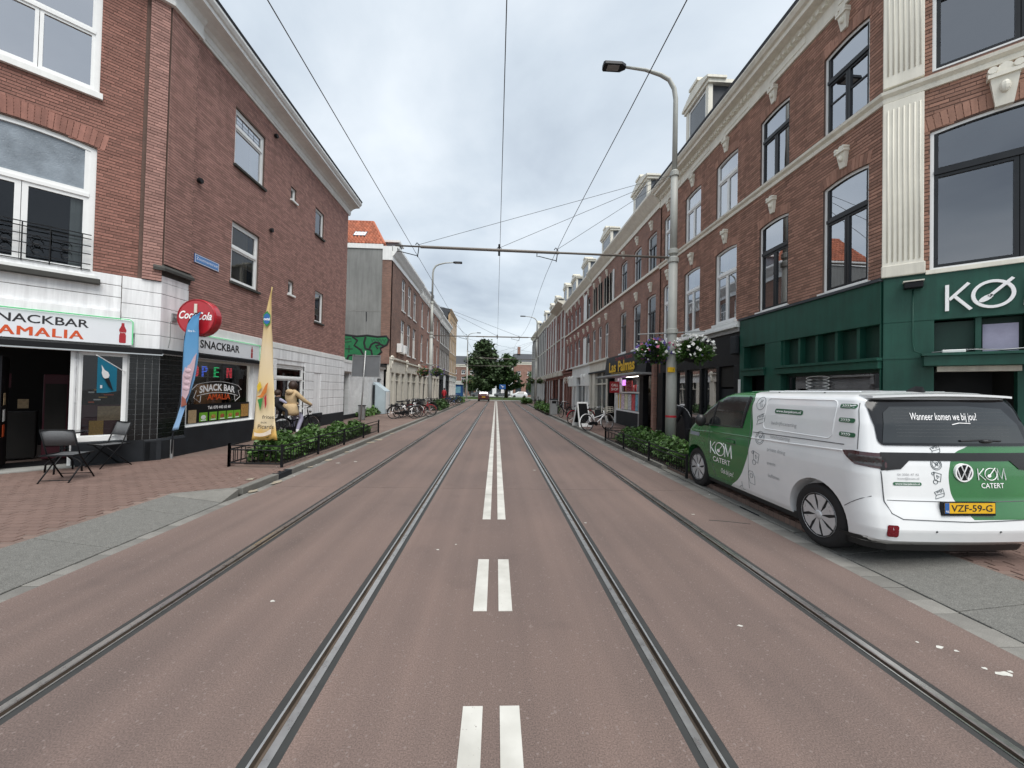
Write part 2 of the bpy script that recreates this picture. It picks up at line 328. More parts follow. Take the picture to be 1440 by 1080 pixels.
def worn_paint():   # thermoplastic line with chips worn through and tyre dirt
    m, n, L = new_mat('line_paint'); o = n('ShaderNodeOutputMaterial'); b = n('ShaderNodeBsdfPrincipled', i_Roughness=.7); L(b.outputs[0], o.inputs[0]); t = n('ShaderNodeTexCoord')
    a = n('ShaderNodeTexNoise', i_Scale=38., i_Detail=5., i_Roughness=.7); L(t.outputs['Object'], a.inputs['Vector']); d = n('ShaderNodeTexNoise', i_Scale=3., i_Detail=4.); L(t.outputs['Object'], d.inputs['Vector'])
    r = ramp(n, [(.35, (.44, .43, .39)), (.65, (.58, .57, .525))]); L(d.outputs['Fac'], r.inputs[0]); q = ramp(n, [(.66, (0, 0, 0)), (.70, (1, 1, 1))]); L(a.outputs['Fac'], q.inputs[0])
    k = n('ShaderNodeMix', data_type='RGBA'); L(q.outputs[0], k.inputs[0]); L(r.outputs[0], k.inputs[6]); k.inputs[7].default_value = (.2, .165, .15, 1); L(k.outputs[2], b.inputs['Base Color'])
worn_paint()
brick_tex('paver_far', (.20, .14, .115), (.165, .112, .092), (.13, .10, .085), .2, .21, .105, .008)
YE = 62.
RAILS = [(-2.60, 1), (-1.075, -1), (1.105, 1), (2.665, -1)]   # rail centre, side the groove lies on
mb = MB(); mb.box(-500, 500, -60, 1200, -.4, -.06); mb.build('ground', 'concrete', kind='structure')
# red asphalt carriageway in strips that leave the rail slots open
mb = MB(); edges = [-3.9] + [q for x, s in RAILS for q in (x - .095, x + .095)] + [3.67]
ys = [-3, 6.92, 30, YE]
for i in range(0, len(edges), 2):
    mb.box(edges[i], edges[i + 1], -3, 6.945, -.05, 0); mb.box(edges[i], edges[i + 1], 6.955, YE, -.05, 0)
mb.box(-3.9, 3.67, 6.945, 6.955, -.05, -.006)
road = mb.build('road', 'road', loc=(0, 0, 0), kind='structure')
for x, s in RAILS:   # grooved tram rail in its bitumen seal
    m1 = MB(); pr = [(-.095, -.05), (-.095, -.001), (-.052, -.001), (-.052, .003), (-.008, .0035), (-.004, -.002), (-.003, -.035), (.033, -.035), (.034, .002), (.047, .003), (.048, -.001), (.095, -.001), (.095, -.05)]
    n = len(pr); ya, yb = -3, YE
    rings = [[(x + s * a, yy, z) for a, z in pr] for yy in (ya, yb)]
    for i in range(n - 1):
        m1.cm = {3: 0, 4: 0, 8: 0, 5: 1, 6: 1, 7: 1}.get(i, 2); m1.add([rings[0][i], rings[0][i + 1], rings[1][i + 1], rings[1][i]], [(0, 1, 2, 3)])
    m1.build('tram_rail', ['steel', 'rail_side', 'seal'], road)
def dash(x0, x1, y0, y1):
    m1 = MB(); k = random.uniform(-.004, .004); m1.box(x0, x1, y0, y1, .0005, .0045); return m1.build('lane_marking', 'line_paint', road)
for x0, x1 in ((-.145, -.035), (.06, .17)):
    dash(x0, x1, 1.15, 2.19); dash(x0, x1, 3.12, 4.06)
    cuts = [5.3, 6.55, 7.25, 8.4, 10.3, 12.9, 16, 22, 34, 60]
    for a, b in zip(cuts, cuts[1:]): dash(x0, x1, a + .008, b - .008)
def blob(name, cx, cy, r, mat, z=.005, parent=None, n=9, st=1.):
    m1 = MB(); ph = random.random() * 6
    pts = [(cx + math.cos(a) * r * random.uniform(.5, 1.2) * st, cy + math.sin(a) * r * random.uniform(.5, 1.2), z) for a in [ph + 2 * PI * k / n for k in range(n)]]
    m1.add(pts, [tuple(range(n))]); return m1.build(name, mat, parent)
for cx, cy, r in [(3.22, 2.66, .035), (3.30, 2.62, .02), (3.35, 2.40, .05), (3.28, 2.45, .022), (3.42, 2.42, .02), (3.12, 2.72, .018), (1.92, 2.92, .022), (-1.80, 3.27, .022), (-.6, 4.3, .02), (-.42, 4.45, .014), (1.25, 5.2, .02), (-3.3, 9.3, .05), (2.95, 5.6, .03), (.9, 8.6, .03), (-3.62, 9.1, .05)]:
    blob('paint_splash', cx, cy, r * .62, 'paint', .002, road, st=1.7)
# tar cracks and seams
for x0, y0, x1, y1 in [(3.05, 5.35, 3.55, 5.2)]:
    m1 = MB(); m1.tube([(x0, y0, .001), ((x0 + x1) / 2, (y0 + y1) / 2 + .015, .001), (x1, y1, .001)], .006, 5); m1.build('tar_crack', 'seal', road)
# pavements, as sheets; near paving bricks laid on top of them
def sheet(name, pts, z0, z1, mat, **k):
    mb = MB(); n = len(pts); mb.add([(x, y, z1) for x, y in pts] + [(x, y, z0) for x, y in pts], [tuple(range(n))] + [(i, i + n, (i + 1) % n + n, (i + 1) % n) for i in range(n)])
    mb.uv = [(a, b) for a, b, _ in mb.v]; return mb.build(name, mat, loc=(0, 0, 0), kind='structure')
pvl = sheet('pavement', [(-60, -4), (-4.87, -4), (-4.87, 6.05), (-4.2, 6.4), (-4.2, YE), (-60, YE)], -.06, .09, 'paver_far')
pvr = sheet('pavement', [(4.95, -4), (60, -4), (60, YE), (4.07, YE), (4.07, 4.9), (4.95, 4.9)], -.06, .09, 'paver_far')
plaza = sheet('plaza', [(-70, YE), (70, YE), (70, 140), (-70, 140)], -.06, .02, 'concrete')
def pavers(parent, inside, x0, x1, y0, y1, n_obj=300, z=.1):
    bl, bwid, j = .2, .098, .006; cand = []
    r = 0; y = y0
    while y < y1:
        x = x0 + (r % 2) * (bl + j) / 2
        while x < x1:
            if inside(x + bl / 2, y + bwid / 2): cand.append((x + bl / 2, y + bwid / 2))
            x += bl + j
        y += bwid + j; r += 1
    def vis(c): return c[1] > .72 * abs(c[0]) and not (c[0] > 3.7 and 3.4 < c[1] < 9)
    cand.sort(key=lambda c: (not vis(c), c[0] ** 2 + c[1] ** 2))
    def shape(m, cx, cy, cz):
        a, b, k = bl / 2, bwid / 2, .004
        m.add([(cx - a, cy - b, cz - .012), (cx + a, cy - b, cz - .012), (cx + a, cy + b, cz - .012), (cx - a, cy + b, cz - .012), (cx - a + k, cy - b + k, cz), (cx + a - k, cy - b + k, cz), (cx + a - k, cy + b - k, cz), (cx - a + k, cy + b - k, cz)],
              [(4, 5, 6, 7), (0, 1, 5, 4), (1, 2, 6, 5), (2, 3, 7, 6), (3, 0, 4, 7)])
    m1 = MB(); shape(m1, 0, 0, 0); proto = m1.build('paving_brick', 'paver', parent)
    for i, (cx, cy) in enumerate(cand[:n_obj]):
        o = proto if i == 0 else proto.copy()
        if i: col.objects.link(o)
        o.location = (cx, cy, z + random.uniform(-.0025, .0025)); o.rotation_euler = (random.gauss(0, .006), random.gauss(0, .006), random.gauss(0, .008))
    m1 = MB()
    for cx, cy in cand[n_obj:]: shape(m1, cx, cy, z + random.uniform(-.0025, .0025))
    if m1.v: m1.build('paving_bricks_beyond', 'paver', parent, kind='stuff')
def in_l(x, y):
    if x > -4.22 or (y < 6.1 and x > -4.98) or (6.05 < y < 6.4 and x > -4.98 + (y - 6.05) * 2): return False
    if y > 7.9 and y < 14.8 and -5.4 < x < -4.3: return False
    return x - y < -7.75 - 8.3 + .0 + 17.0 and not (x < -7.42 and y > 8.6) and (y - x) < 16.0
pavers(pvl, in_l, -9.4, -4.2, 1.0, 22)
def in_r(x, y): return 4.1 < x and (x < 6.58 or x + y < 12.8) and (y > 5.0 or x > 5.06) and not (8 < y < 13.4 and 3.7 < x < 5.2) and x + y > 6.2
pavers(pvr, in_r, 4.1, 9.0, 0., 20)
m1 = MB(); m1.add([(-60, 22, .101), (-4.2, 22, .101), (-4.2, YE, .101), (-60, YE, .101)], [(0, 1, 2, 3)]); m1.uv = [(a, b) for a, b, _ in m1.v]; m1.build('far_paving', 'paver_far', pvl)
m1 = MB(); m1.add([(4.07, 20, .101), (60, 20, .101), (60, YE, .101), (4.07, YE, .101)], [(0, 1, 2, 3)]); m1.uv = [(a, b) for a, b, _ in m1.v]; m1.build('far_paving', 'paver_far', pvr)
# gutter of concrete bricks, near ones one by one
for nm, xa, xb in (('gutter', -4.06, -3.9), ('gutter', 3.67, 3.92)):
    g = MB().box(xa, xb, -4, YE, -.06, -.018).build(nm, 'gutter', loc=(0, 0, 0), kind='structure')
    L_ = .105; y = -3.8; m1 = MB(); w_ = xb - xa
    m1.box(-w_ / 2 + .003, w_ / 2 - .003, -L_ + .002, L_ - .002, -.03, 0); proto = None
    while y < 24:
        if proto is None: proto = m1.build('gutter_stone', 'gutter', g, bevel=.004); o = proto
        else: o = proto.copy(); col.objects.link(o)
        o.location = ((xa + xb) / 2, y, -.004 + random.uniform(-.003, .003)); o.rotation_euler = (random.gauss(0, .01), random.gauss(0, .01), 0); y += .212
# ramp slabs of exposed aggregate and kerbstones
k1 = MB().box(-4.3, -4.1, 7, 7.1, -.06, -.03).build('kerb', 'kerb', loc=(0, 0, 0), kind='structure')
def slab(xa, xb, y0, y1, za, zb, nm='ramp_slab', mat='aggregate', par=k1):
    m1 = MB(); m1.add([(xa, y0, -.06), (xb, y0, -.06), (xb, y1, -.06), (xa, y1, -.06), (xa, y0, za), (xb, y0, zb), (xb, y1, zb), (xa, y1, za)], [(0, 3, 2, 1), (4, 5, 6, 7), (0, 1, 5, 4), (1, 2, 6, 5), (2, 3, 7, 6), (3, 0, 4, 7)])
    return m1.build(nm, mat, par, bevel=.006)
y = 1.0
for y0, y1 in [(-3.9, -2.0), (-1.99, .05), (.06, 2.09), (2.1, 3.25), (3.26, 4.3), (4.31, 5.35), (5.36, 5.95)]:
    slab(-4.865, -4.065, y0, y1, .104, .004)
m1 = MB(); m1.add([(-4.87, 5.955, -.05), (-4.065, 5.955, -.05), (-4.065, 6.33, -.05), (-4.2, 6.43, -.05), (-4.87, 6.06, -.05), (-4.87, 5.955, .104), (-4.065, 5.955, .008), (-4.065, 6.33, .104), (-4.2, 6.43, .106), (-4.87, 6.06, .106)],
    [(5, 6, 7), (5, 7, 8, 9), (0, 1, 6, 5), (1, 2, 7, 6), (2, 3, 8, 7), (3, 4, 9, 8), (4, 0, 5, 9)]); m1.build('ramp_end_block', 'kerb', k1)
for y0, y1 in [(-3.9, -2.0), (-1.99, .0), (.01, 1.99), (2.0, 3.1), (3.11, 4.2), (4.21, 4.88)]: slab(3.925, 4.945, y0, y1, .004, .104)
y = 6.34
def kerbrow(xa, xb, y, yend, skip):
    proto = {}
    while y < yend:
        L_ = .995 if y < 30 else 3.99
        lo_ = -.085 if xa > 0 and y < 8.0 else 0
        if not any(a < y + L_ / 2 < b for a, b in skip):
            if L_ not in proto: o = proto[L_] = MB().box(-(xb - xa) / 2, (xb - xa) / 2, -L_ / 2, L_ / 2, -.12, 0).build('kerbstone', 'kerb', k1, bevel=.012)
            else: o = proto[L_].copy(); col.objects.link(o)
            o.location = ((xa + xb) / 2, y + L_ / 2, .103 + lo_ + random.uniform(-.003, .003))
        y += L_ + .006
kerbrow(-4.2, -4.065, 6.44, YE, [(7.2, 8.1)]); kerbrow(3.925, 4.065, 4.9, YE, [(5.4, 6.2)])
slab(-4.2, -4.065, 7.445, 7.47, .1, .1, 'kerbstone', 'kerb'); slab(-4.2, -4.065, 7.93, 8.43, .1, .1, 'kerbstone', 'kerb')
def drain(cx, cy, lab):
    t = thing('drain_grate', lab, 'drain', (cx, cy, 0)); m1 = MB(); s = 1 if cx > 0 else -1
    m1.box(cx - .075, cx - .062, cy - .225, cy + .225, -.05, .098); m1.box(cx + .062, cx + .075, cy - .225, cy + .225, -.05, .098); m1.box(cx - .062, cx + .062, cy - .225, cy - .21, -.05, .098); m1.box(cx - .062, cx + .062, cy + .21, cy + .225, -.05, .098); m1.build('frame', 'anthracite', t)
    MB().box(cx - .062, cx + .062, cy - .21, cy + .21, -.05, -.03).build('sump', 'dark_in', t)
    for k in range(8): MB().box(cx - .062, cx + .062, cy - .2 + k * .0535, cy - .175 + k * .0535, .06, .094).build('bar', 'anthracite', t)
drain(-4.133, 7.7, 'cast iron drain grate in the kerb before the hedge and yellow flag'); drain(3.995, 5.78, 'cast iron drain grate in the kerb beside the van'); bpy.data.objects['drain_grate.001'].location.z = -.085
slab(3.93, 4.06, 5.57 - .14, 5.55, .015, .015, 'kerbstone', 'kerb'); slab(3.93, 4.06, 6.01, 6.1, .015, .015, 'kerbstone', 'kerb')
# ================= facade helpers
def arch(a, b, c, d, rise=0, i=0, n=8):
    """outline of an opening (inset by i), counter-clockwise from the lower left; d is the springing height"""
    if rise <= 0: return [(a + i, c + i), (b - i, c + i), (b - i, d - i), (a + i, d - i)]
    w_ = (b - a) / 2; Rr = (w_ * w_ + rise * rise) / (2 * rise); zc = d + rise - Rr; cx = (a + b) / 2; r2 = Rr - i; hw = w_ - i
    a0 = math.asin(min(1, hw / r2)); return [(a + i, c + i), (b - i, c + i)] + [(cx + r2 * math.sin(t), zc + r2 * math.cos(t)) for t in [a0 - 2 * a0 * k / n for k in range(n + 1)]]
def hw_at(op, z):
    a, b, c, d = op[:4]; rise = op[4] if len(op) > 4 else 0
    if z < c or z > d + rise: return None
    if z <= d or rise <= 0: return (a, b)
    w_ = (b - a) / 2; Rr = (w_ * w_ + rise * rise) / (2 * rise); zc = d + rise - Rr; h = math.sqrt(max(0, Rr * Rr - (z - zc) ** 2)); return ((a + b) / 2 - h, (a + b) / 2 + h)
def wall(parent, fr, u0, u1, z0, z1, ops, mat, depth=.16, y=0., name='wall', thick=.3):
    mb = MB(fr); us = sorted({u0, u1, *[min(max(q, u0), u1) for o in ops for q in o[:2]]}); zs = sorted({z0, z1, *[min(max(q, z0), z1) for o in ops for q in (o[2], o[3] + (o[4] if len(o) > 4 else 0))]})
    for a, b in zip(us, us[1:]):
        run = None
        for c, d in list(zip(zs, zs[1:])) + [(None, None)]:
            hole = c is None or any(o[0] < (a + b) / 2 < o[1] and o[2] < (c + d) / 2 < o[3] + (o[4] if len(o) > 4 else 0) for o in ops)
            if hole:
                if run: mb.add([(a, y, run[0]), (b, y, run[0]), (b, y, run[1]), (a, y, run[1])], [(0, 1, 2, 3)]); run = None
            else: run = (run[0], d) if run else (c, d)
    for o in ops:
        out = arch(*o); n = len(out); mb.add([(x, y, z) for x, z in out] + [(x, y + depth, z) for x, z in out], [(i, i + n, (i + 1) % n + n, (i + 1) % n) for i in range(n)])
        if len(o) > 4 and o[4] > 0:
            top = out[2:]; mid = len(top) // 2; zt = o[3] + o[4]
            for part, cx in ((top[:mid + 1], o[1]), (top[mid:], o[0])):
                P = [(cx, zt)] + part; mb.add([(x, y, z) for x, z in P], [tuple(range(len(P)))])
    # ends, top and back
    mb.add([(u0, y, z0), (u0, y + thick, z0), (u0, y + thick, z1), (u0, y, z1), (u1, y, z0), (u1, y + thick, z0), (u1, y + thick, z1), (u1, y, z1)], [(0, 3, 2, 1), (4, 5, 6, 7), (3, 7, 6, 2)])
    return mb.build(name, mat, parent)
def bricks(parent, fr, u0, u1, z0, z1, ops, mat, n_obj=300, y=0., ch=.0625, bl=.218, j=.012, jv=.004, seed=1):
    g = random.Random(seed); full = []; rest = MB(fr); r = 0; z = z0; out_ = .006
    def shape(m, a, b, zz, p, h):
        k = .0025; m.add([(a, y, zz), (b, y, zz), (b, y, zz + h), (a, y, zz + h), (a + k, y - p, zz + k), (b - k, y - p, zz + k), (b - k, y - p, zz + h - k), (a + k, y - p, zz + h - k)], [(4, 5, 6, 7), (0, 1, 5, 4), (1, 2, 6, 5), (2, 3, 7, 6), (3, 0, 4, 7)])
    items = []
    while z < z1 - .02:
        h = ch - j; iv = [(u0, u1)]
        for o in ops:
            for zz in (z + .01, z + h - .01):
                hw = hw_at(o, zz)
                if hw:
                    nv = []
                    for a, b in iv:
                        if hw[1] <= a or hw[0] >= b: nv.append((a, b)); continue
                        if hw[0] > a: nv.append((a, hw[0]))
                        if hw[1] < b: nv.append((hw[1], b))
                    iv = nv
        x = u0 - ((r % 2) * (bl + jv) / 2) - (.0 if r % 4 < 2 else .055)
        while x < u1:
            for a, b in iv:
                p, q = max(a, x), min(b, x + bl)
                if q - p > .03: items.append((p, q, z, q - p > bl - .001))
            x += bl + jv
        z += ch; r += 1
    def key(it):
        w_ = fr(((it[0] + it[1]) / 2, y, it[2])); inn = abs(w_[0] - w_[1] * .04) < 1.31 * w_[1] and (w_[2] - H) < .98 * w_[1]
        return (not (it[3] and inn), w_[0] ** 2 + w_[1] ** 2 + (w_[2] - H) ** 2)
    items.sort(key=key); proto = None; h = ch - j
    for k, (a, b, zz, fl) in enumerate(items):
        if k < n_obj and fl:
            if proto is None:
                m1 = MB(); s0 = y; 
                kk = .0025; m1.add([(0, 0, 0), (bl, 0, 0), (bl, 0, h), (0, 0, h), (kk, -out_, kk), (bl - kk, -out_, kk), (bl - kk, -out_, h - kk), (kk, -out_, h - kk)], [(4, 5, 6, 7), (0, 1, 5, 4), (1, 2, 6, 5), (2, 3, 7, 6), (3, 0, 4, 7)])
                m1.v = [Vector(p) + Vector(root_loc(parent)) for p in m1.v]; proto = m1.build('brick', mat, parent); o = proto
            else: o = proto.copy(); col.objects.link(o)
            o.location = Vector(fr((a, y + g.uniform(-.002, .002), zz))) - Vector(root_loc(parent)); o.rotation_euler = (0, 0, fr.th)
        else: shape(rest, a, b, zz, out_ + g.uniform(-.0025, .0025), h)
    rest.build('brickwork', mat, parent, kind='stuff')
def voussoirs(parent, fr, a, b, d, rise, mat, y=0., h=.2, proud=.012, each=True, flare=.12):
    """a row of bricks on end over an opening"""
    w_ = (b - a) / 2; rise = max(rise, .015); Rr = (w_ * w_ + rise * rise) / (2 * rise); zc = d + rise - Rr; cx = (a + b) / 2; a0 = math.asin(w_ / Rr) * (1 + flare * .6); n = max(6, int((b - a) / .068)); mb = MB(fr)
    for k in range(n):
        t0 = -a0 + 2 * a0 * k / n; t1 = -a0 + 2 * a0 * (k + .88) / n; P = [(cx + rr * math.sin(t), zc + rr * math.cos(t)) for rr, t in ((Rr, t0), (Rr, t1), (Rr + h, t1), (Rr + h, t0))]
        m1 = MB(fr) if each else mb; m1.prism(P, y - proud + random.uniform(-.003, .003), y + .1)
        if each: m1.build('arch_brick', mat, parent)
    if not each: mb.build('brick_arch', mat, parent, kind='stuff')
def window(parent, fr, a, b, c, d, rise=0, fc='frame_white', sc_='frame_white', tr=None, mull=True, gl='glass', y=.05, fwid=.065, sill=None, cur=None, sash=.05, room=True, horiz=None, simple=False, tilt=0, name='window', sillz=.07, frost=False):
    mb = MB(fr); mb.ring(arch(a, b, c, d, rise), arch(a, b, c, d, rise, fwid), y, y + .09); w0 = mb.build(name, fc, parent)
    ia, ib, ic = a + fwid, b - fwid, c + fwid; top = (d - fwid) if rise <= 0 else d
    cells = []
    if tr: 
        cells.append((arch(ia, ib, tr + .03, top if rise <= 0 else d - .0, max(0, rise - .01) if rise > 0 else 0, 0), 'upper')); lo = (ic, tr - .03)
        MB(fr).box(ia, ib, y - .012, y + .07, tr - .032, tr + .032).build('transom', sc_, w0)
    else: lo = (ic, top)
    if mull:
        mid = (ia + ib) / 2
        for p, q in ((ia, mid - .004), (mid + .004, ib)): cells.append((arch(p, q, lo[0], lo[1]), 'lower'))
    elif lo[1] > lo[0]: cells.append((arch(ia, ib, lo[0], lo[1] if tr else d - (fwid if rise <= 0 else 0), 0 if tr else rise * .9), 'lower'))
    for out, kind in cells:
        xs = [p[0] for p in out]; zs = [p[1] for p in out]; cx, cz = (min(xs) + max(xs)) / 2, (min(zs) + max(zs)) / 2; kx = 1 - 2 * sash / (max(xs) - min(xs)); kz = 1 - 2 * sash / (max(zs) - min(zs))
        inn = [(cx + (x - cx) * kx, cz + (z - cz) * kz) for x, z in out]; s = MB(fr); s.ring(out, inn, y + .012, y + .065); sa = s.build('sash', sc_, w0)
        g = MB(fr); n = len(inn); g.add([(x, y + .04, z) for x, z in inn], [tuple(range(n))]); g.build('pane', 'glass_frost' if frost and kind == 'upper' else gl, w0)
        if horiz and kind == 'lower': MB(fr).box(min(xs) + .02, max(xs) - .02, y + .022, y + .055, horiz - .015, horiz + .015).build('glazing_bar', sc_, w0)
    if sill: MB(fr).box(a - .05, b + .05, -.075, y + .02, c - sillz, c - .001).build('sill', sill, w0, bevel=.006)
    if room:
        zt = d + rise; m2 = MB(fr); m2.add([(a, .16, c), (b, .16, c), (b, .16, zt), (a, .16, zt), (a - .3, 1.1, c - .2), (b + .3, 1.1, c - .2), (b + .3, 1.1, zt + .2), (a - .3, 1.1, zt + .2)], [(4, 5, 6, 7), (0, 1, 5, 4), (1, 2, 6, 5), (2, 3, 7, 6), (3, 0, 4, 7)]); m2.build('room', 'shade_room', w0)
    if cur:
        for p, q, z0_, mt in cur:
            m2 = MB(fr); n = 14; L = [(a + (b - a) * (p + (q - p) * k / n)) for k in range(n + 1)]; zt = d + rise * .6
            m2.loft([[(x, .21 + .018 * math.sin(k * 2.1), z) for k, x in enumerate(L)] for z in (c + (zt - c) * z0_, zt - .03)], closed=False, caps=False); m2.build('curtain', mt, w0, smooth=True)
    return w0
def keystone(parent, fr, x, z0, z1, w_, mat='cornice', y=0.):
    """tapered corbel with a scrolled head and a mask"""
    h = z1 - z0; m1 = MB(fr); wt, wb = w_ * .42, w_ * .26
    m1.add([(x - wb, y - .05, z0), (x + wb, y - .05, z0), (x + wt, y - .09, z0 + h * .68), (x - wt, y - .09, z0 + h * .68), (x - wb, y + .02, z0), (x + wb, y + .02, z0), (x + wt, y + .02, z0 + h * .68), (x - wt, y + .02, z0 + h * .68)], [(0, 1, 2, 3), (0, 4, 5, 1), (1, 5, 6, 2), (2, 6, 7, 3), (3, 7, 4, 0)])
    m1.box(x - w_ * .5, x + w_ * .5, y - .12, y + .02, z0 + h * .68, z0 + h * .78)
    for s in (-1, 1): m1.lathe([(.001, -.0), (w_ * .15, 0), (w_ * .15, .12), (.001, .12)], (x + s * w_ * .36, y - .125, z0 + h * .86), 10, 'y')
    m1.prism([(x - w_ * .36, z0 + h * .78), (x + w_ * .36, z0 + h * .78), (x + w_ * .16, z0 + h * .95), (x, z0 + h), (x - w_ * .16, z0 + h * .95)], y - .1, y + .02)
    m1.ball((x, y - .085, z0 + h * .42), (w_ * .17, .05, h * .15), 8, 6)
    return m1.build('keystone', mat, parent)
def board_lines(parent, fr, u0, u1, z0, z1, zs, ops, mat, name='rendered_front', y=-.024, gap=.022):
    """rusticated render: bands with recessed joints between them, pierced by openings"""
    zz = [z0] + [z for z in zs if z0 < z < z1] + [z1]
    for c, d in zip(zz, zz[1:]):
        iv = [(u0, u1)]
        for o in ops:
            if o[2] < d - .02 and o[3] > c + .02: iv = [q for a, b in iv for q in ((a, min(b, o[0])), (max(a, o[1]), b)) if q[1] - q[0] > .01]
        for a, b in iv: MB(fr).box(a, b, y, .05, c + gap / 2, d - gap / 2).build('render_band', mat, parent, bevel=.008)
def cornice(parent, path, prof, mat, name='cornice'):
    m1 = MB(); sweep(m1, path, prof); return m1.build(name, mat, parent)
# ================= left corner: brick building with the snack bar
XL = -7.38; CS = 8.67                    # street wall plane and where the corner turns
fS = FR(XL, 0, R(90)); fC = FR(-7.75, 8.3, R(45))   # street front (x = world y), splayed corner front
lb = thing('brick_building', 'red brick corner building with white rendered snack bar front and white cornice', 'building', (XL - 3, 12, 0))
ops_s = [(10.86, 12.22, 7.88, 9.47), (10.86, 12.08, 4.62, 6.3), (13.77, 14.12, 8.35, 8.81), (15.61, 16.36, 7.89, 8.94), (13.77, 14.12, 5.0, 5.46), (15.78, 16.5, 4.38, 5.64)]
ops_sg = [(9.5, 11.95, .72, 2.4), (13.2, 15.1, .62, 2.5)]
wall(lb, fS, CS, 18.93, 3.2, 10.3, ops_s, 'mortar')
bricks(lb, fS, 9.38, 18.93, 3.2, 10.25, ops_s, 'brick', 300, seed=2)
wall(lb, fS, CS, 18.93, .05, 3.2, ops_sg, 'white_wall', name='ground_floor_wall')
board_lines(lb, fS, 12.3, 18.93, .55, 3.0, [.9, 1.25, 1.6, 1.95, 2.3, 2.65], ops_sg + [(15.85, 16.45, .62, 1.98)], 'white_wall')
MB(fS).box(12.3, 18.95, -.035, .03, 3.0, 3.19).build('band_moulding', 'white', lb, bevel=.012)
MB(fS).box(9.44, 12.3, -.035, .03, 2.98, 3.22).build('band_moulding', 'white', lb, bevel=.012)
MB(fS).box(15.85, 16.45, -.004, .03, .62, 1.98).build('niche', 'white_wall', lb)
MB(fS).box(12.1, 18.93, -.05, .05, .0, .55).build('plinth', 'anthracite', lb, bevel=.01); MB(fS).box(15.75, 16.55, -.09, .05, .5, .66).build('niche_sill', 'anthracite', lb, bevel=.01)
MB(fS).box(9.4, 12.1, -.07, .05, .0, .72).build('plinth', 'anthracite', lb, bevel=.01)
# upper street windows
o = window(lb, fS, *ops_s[0], tr=8.98, mull=False, gl='glass_bright', sill='dark_stone', y=.05, cur=[(.72, .98, 0, 'curtain')])
for k in range(5): MB(fS).box(11.02 + k * .26, 11.028 + k * .26, .085, .095, 9.03, 9.4).build('lead_came', 'anthracite', o)
for k in range(3): MB(fS).box(10.98, 12.1, .085, .095, 9.12 + k * .1, 9.127 + k * .1).build('lead_came', 'anthracite', o)
window(lb, fS, *ops_s[1], tr=5.6, mull=False, gl='glass_dark', sill='dark_stone', cur=[(.02, .8, .0, 'blind')])
for q in ops_s[2:]: window(lb, fS, *q, mull=False, gl='glass', sill='white' if q[1] - q[0] < .5 else 'dark_stone', fwid=.05, sash=.03)
for u, z in [(12.71, 9.93 - .05), (12.61, 6.75), (9.62, 6.72)]:
    m1 = MB(fS); m1.lathe([(.001, -.10), (.06, -.10), (.075, -.05), (.05, -.02), (.05, .03), (.001, .03)], (u, 0, z), 10, 'y'); m1.build('wall_anchor', 'black', lb)
# cornice with corner block, mitred round the splay
ang = 2 ** .5 / 2
def Cpt(t): return (-7.75 + ang * t, 8.3 + ang * t)
prof = [(-.25, 10.14), (.05, 10.14), (.06, 10.2), (.08, 10.22), (.08, 10.36), (.12, 10.38), (.16, 10.44), (.3, 10.5), (.5, 10.52), (.51, 10.6), (.55, 10.62), (.6, 10.70), (.6, 10.76), (-.25, 10.8)]
cornice(lb, [Cpt(-4.2), Cpt(.523), (XL, 19.05)], prof, 'white')
m1 = MB(); sweep(m1, [Cpt(.12), Cpt(.523), (XL, 9.42)], [(.04, 10.02), (.19, 10.02), (.20, 10.09), (.16, 10.11), (.17, 10.36), (.24, 10.42), (.26, 10.5), (.04, 10.52)]); m1.build('cornice_block', 'white', lb)
m1 = MB(); sweep(m1, [Cpt(-4.2), Cpt(.523), (XL, 19.05)], [(.3, 10.765), (.59, 10.765), (.63, 10.83), (.59, 10.85), (.3, 10.85)]); m1.build('gutter_lip', 'slate', lb)
m1 = MB(); q = [Cpt(-4.2), Cpt(.523), (XL, 19.05), (XL - 5, 19.05), (-13, 8)]; c0 = (-10.5, 13)
m1.add([(x, y, 10.79) for x, y in q] + [(c0[0] + (x - c0[0]) * .55, c0[1] + (y - c0[1]) * .55, 12.3) for x, y in q], [(i, (i + 1) % 5, (i + 1) % 5 + 5, i + 5) for i in range(5)] + [(5, 6, 7, 8, 9)]); m1.build('roof', 'slate', lb)
m1 = MB(); m1.box(-8.35, -7.9, 9.6, 10.25, 10.7, 11.9); m1.box(-8.42, -7.83, 9.53, 10.32, 11.9, 12.02); m1.build('chimney', 'brick_dark', lb)
MB().box(-16, -7.7, 18.6, 18.93, 0, 10.6).build('rear_wall', 'brick_dark', lb)
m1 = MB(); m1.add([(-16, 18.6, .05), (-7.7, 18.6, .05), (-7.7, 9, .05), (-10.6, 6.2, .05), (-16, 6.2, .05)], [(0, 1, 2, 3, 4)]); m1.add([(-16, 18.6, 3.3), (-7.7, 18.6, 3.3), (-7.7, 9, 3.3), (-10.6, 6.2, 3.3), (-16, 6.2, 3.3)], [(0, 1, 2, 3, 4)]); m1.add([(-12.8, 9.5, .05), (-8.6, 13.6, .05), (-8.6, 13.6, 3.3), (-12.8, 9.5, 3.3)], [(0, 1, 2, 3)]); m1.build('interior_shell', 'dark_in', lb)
# splayed front
ops_c = [(-2.3, -.47, 3.86, 6.42, .09), (-2.05, -.47, 7.53, 9.6)]; ops_cg = [(-2.4, -.66, .1, 2.36), (-.62, .07, .62, 2.36)]
wall(lb, fC, -4.2, .523, 3.05, 10.3, ops_c, 'mortar'); wall(lb, fC, -4.2, .523, .05, 3.05, ops_cg, 'white_wall', name='ground_floor_wall')
bricks(lb, fC, -4.2, .17, 3.97, 10.25, ops_c, 'brick_c', 300, seed=3)
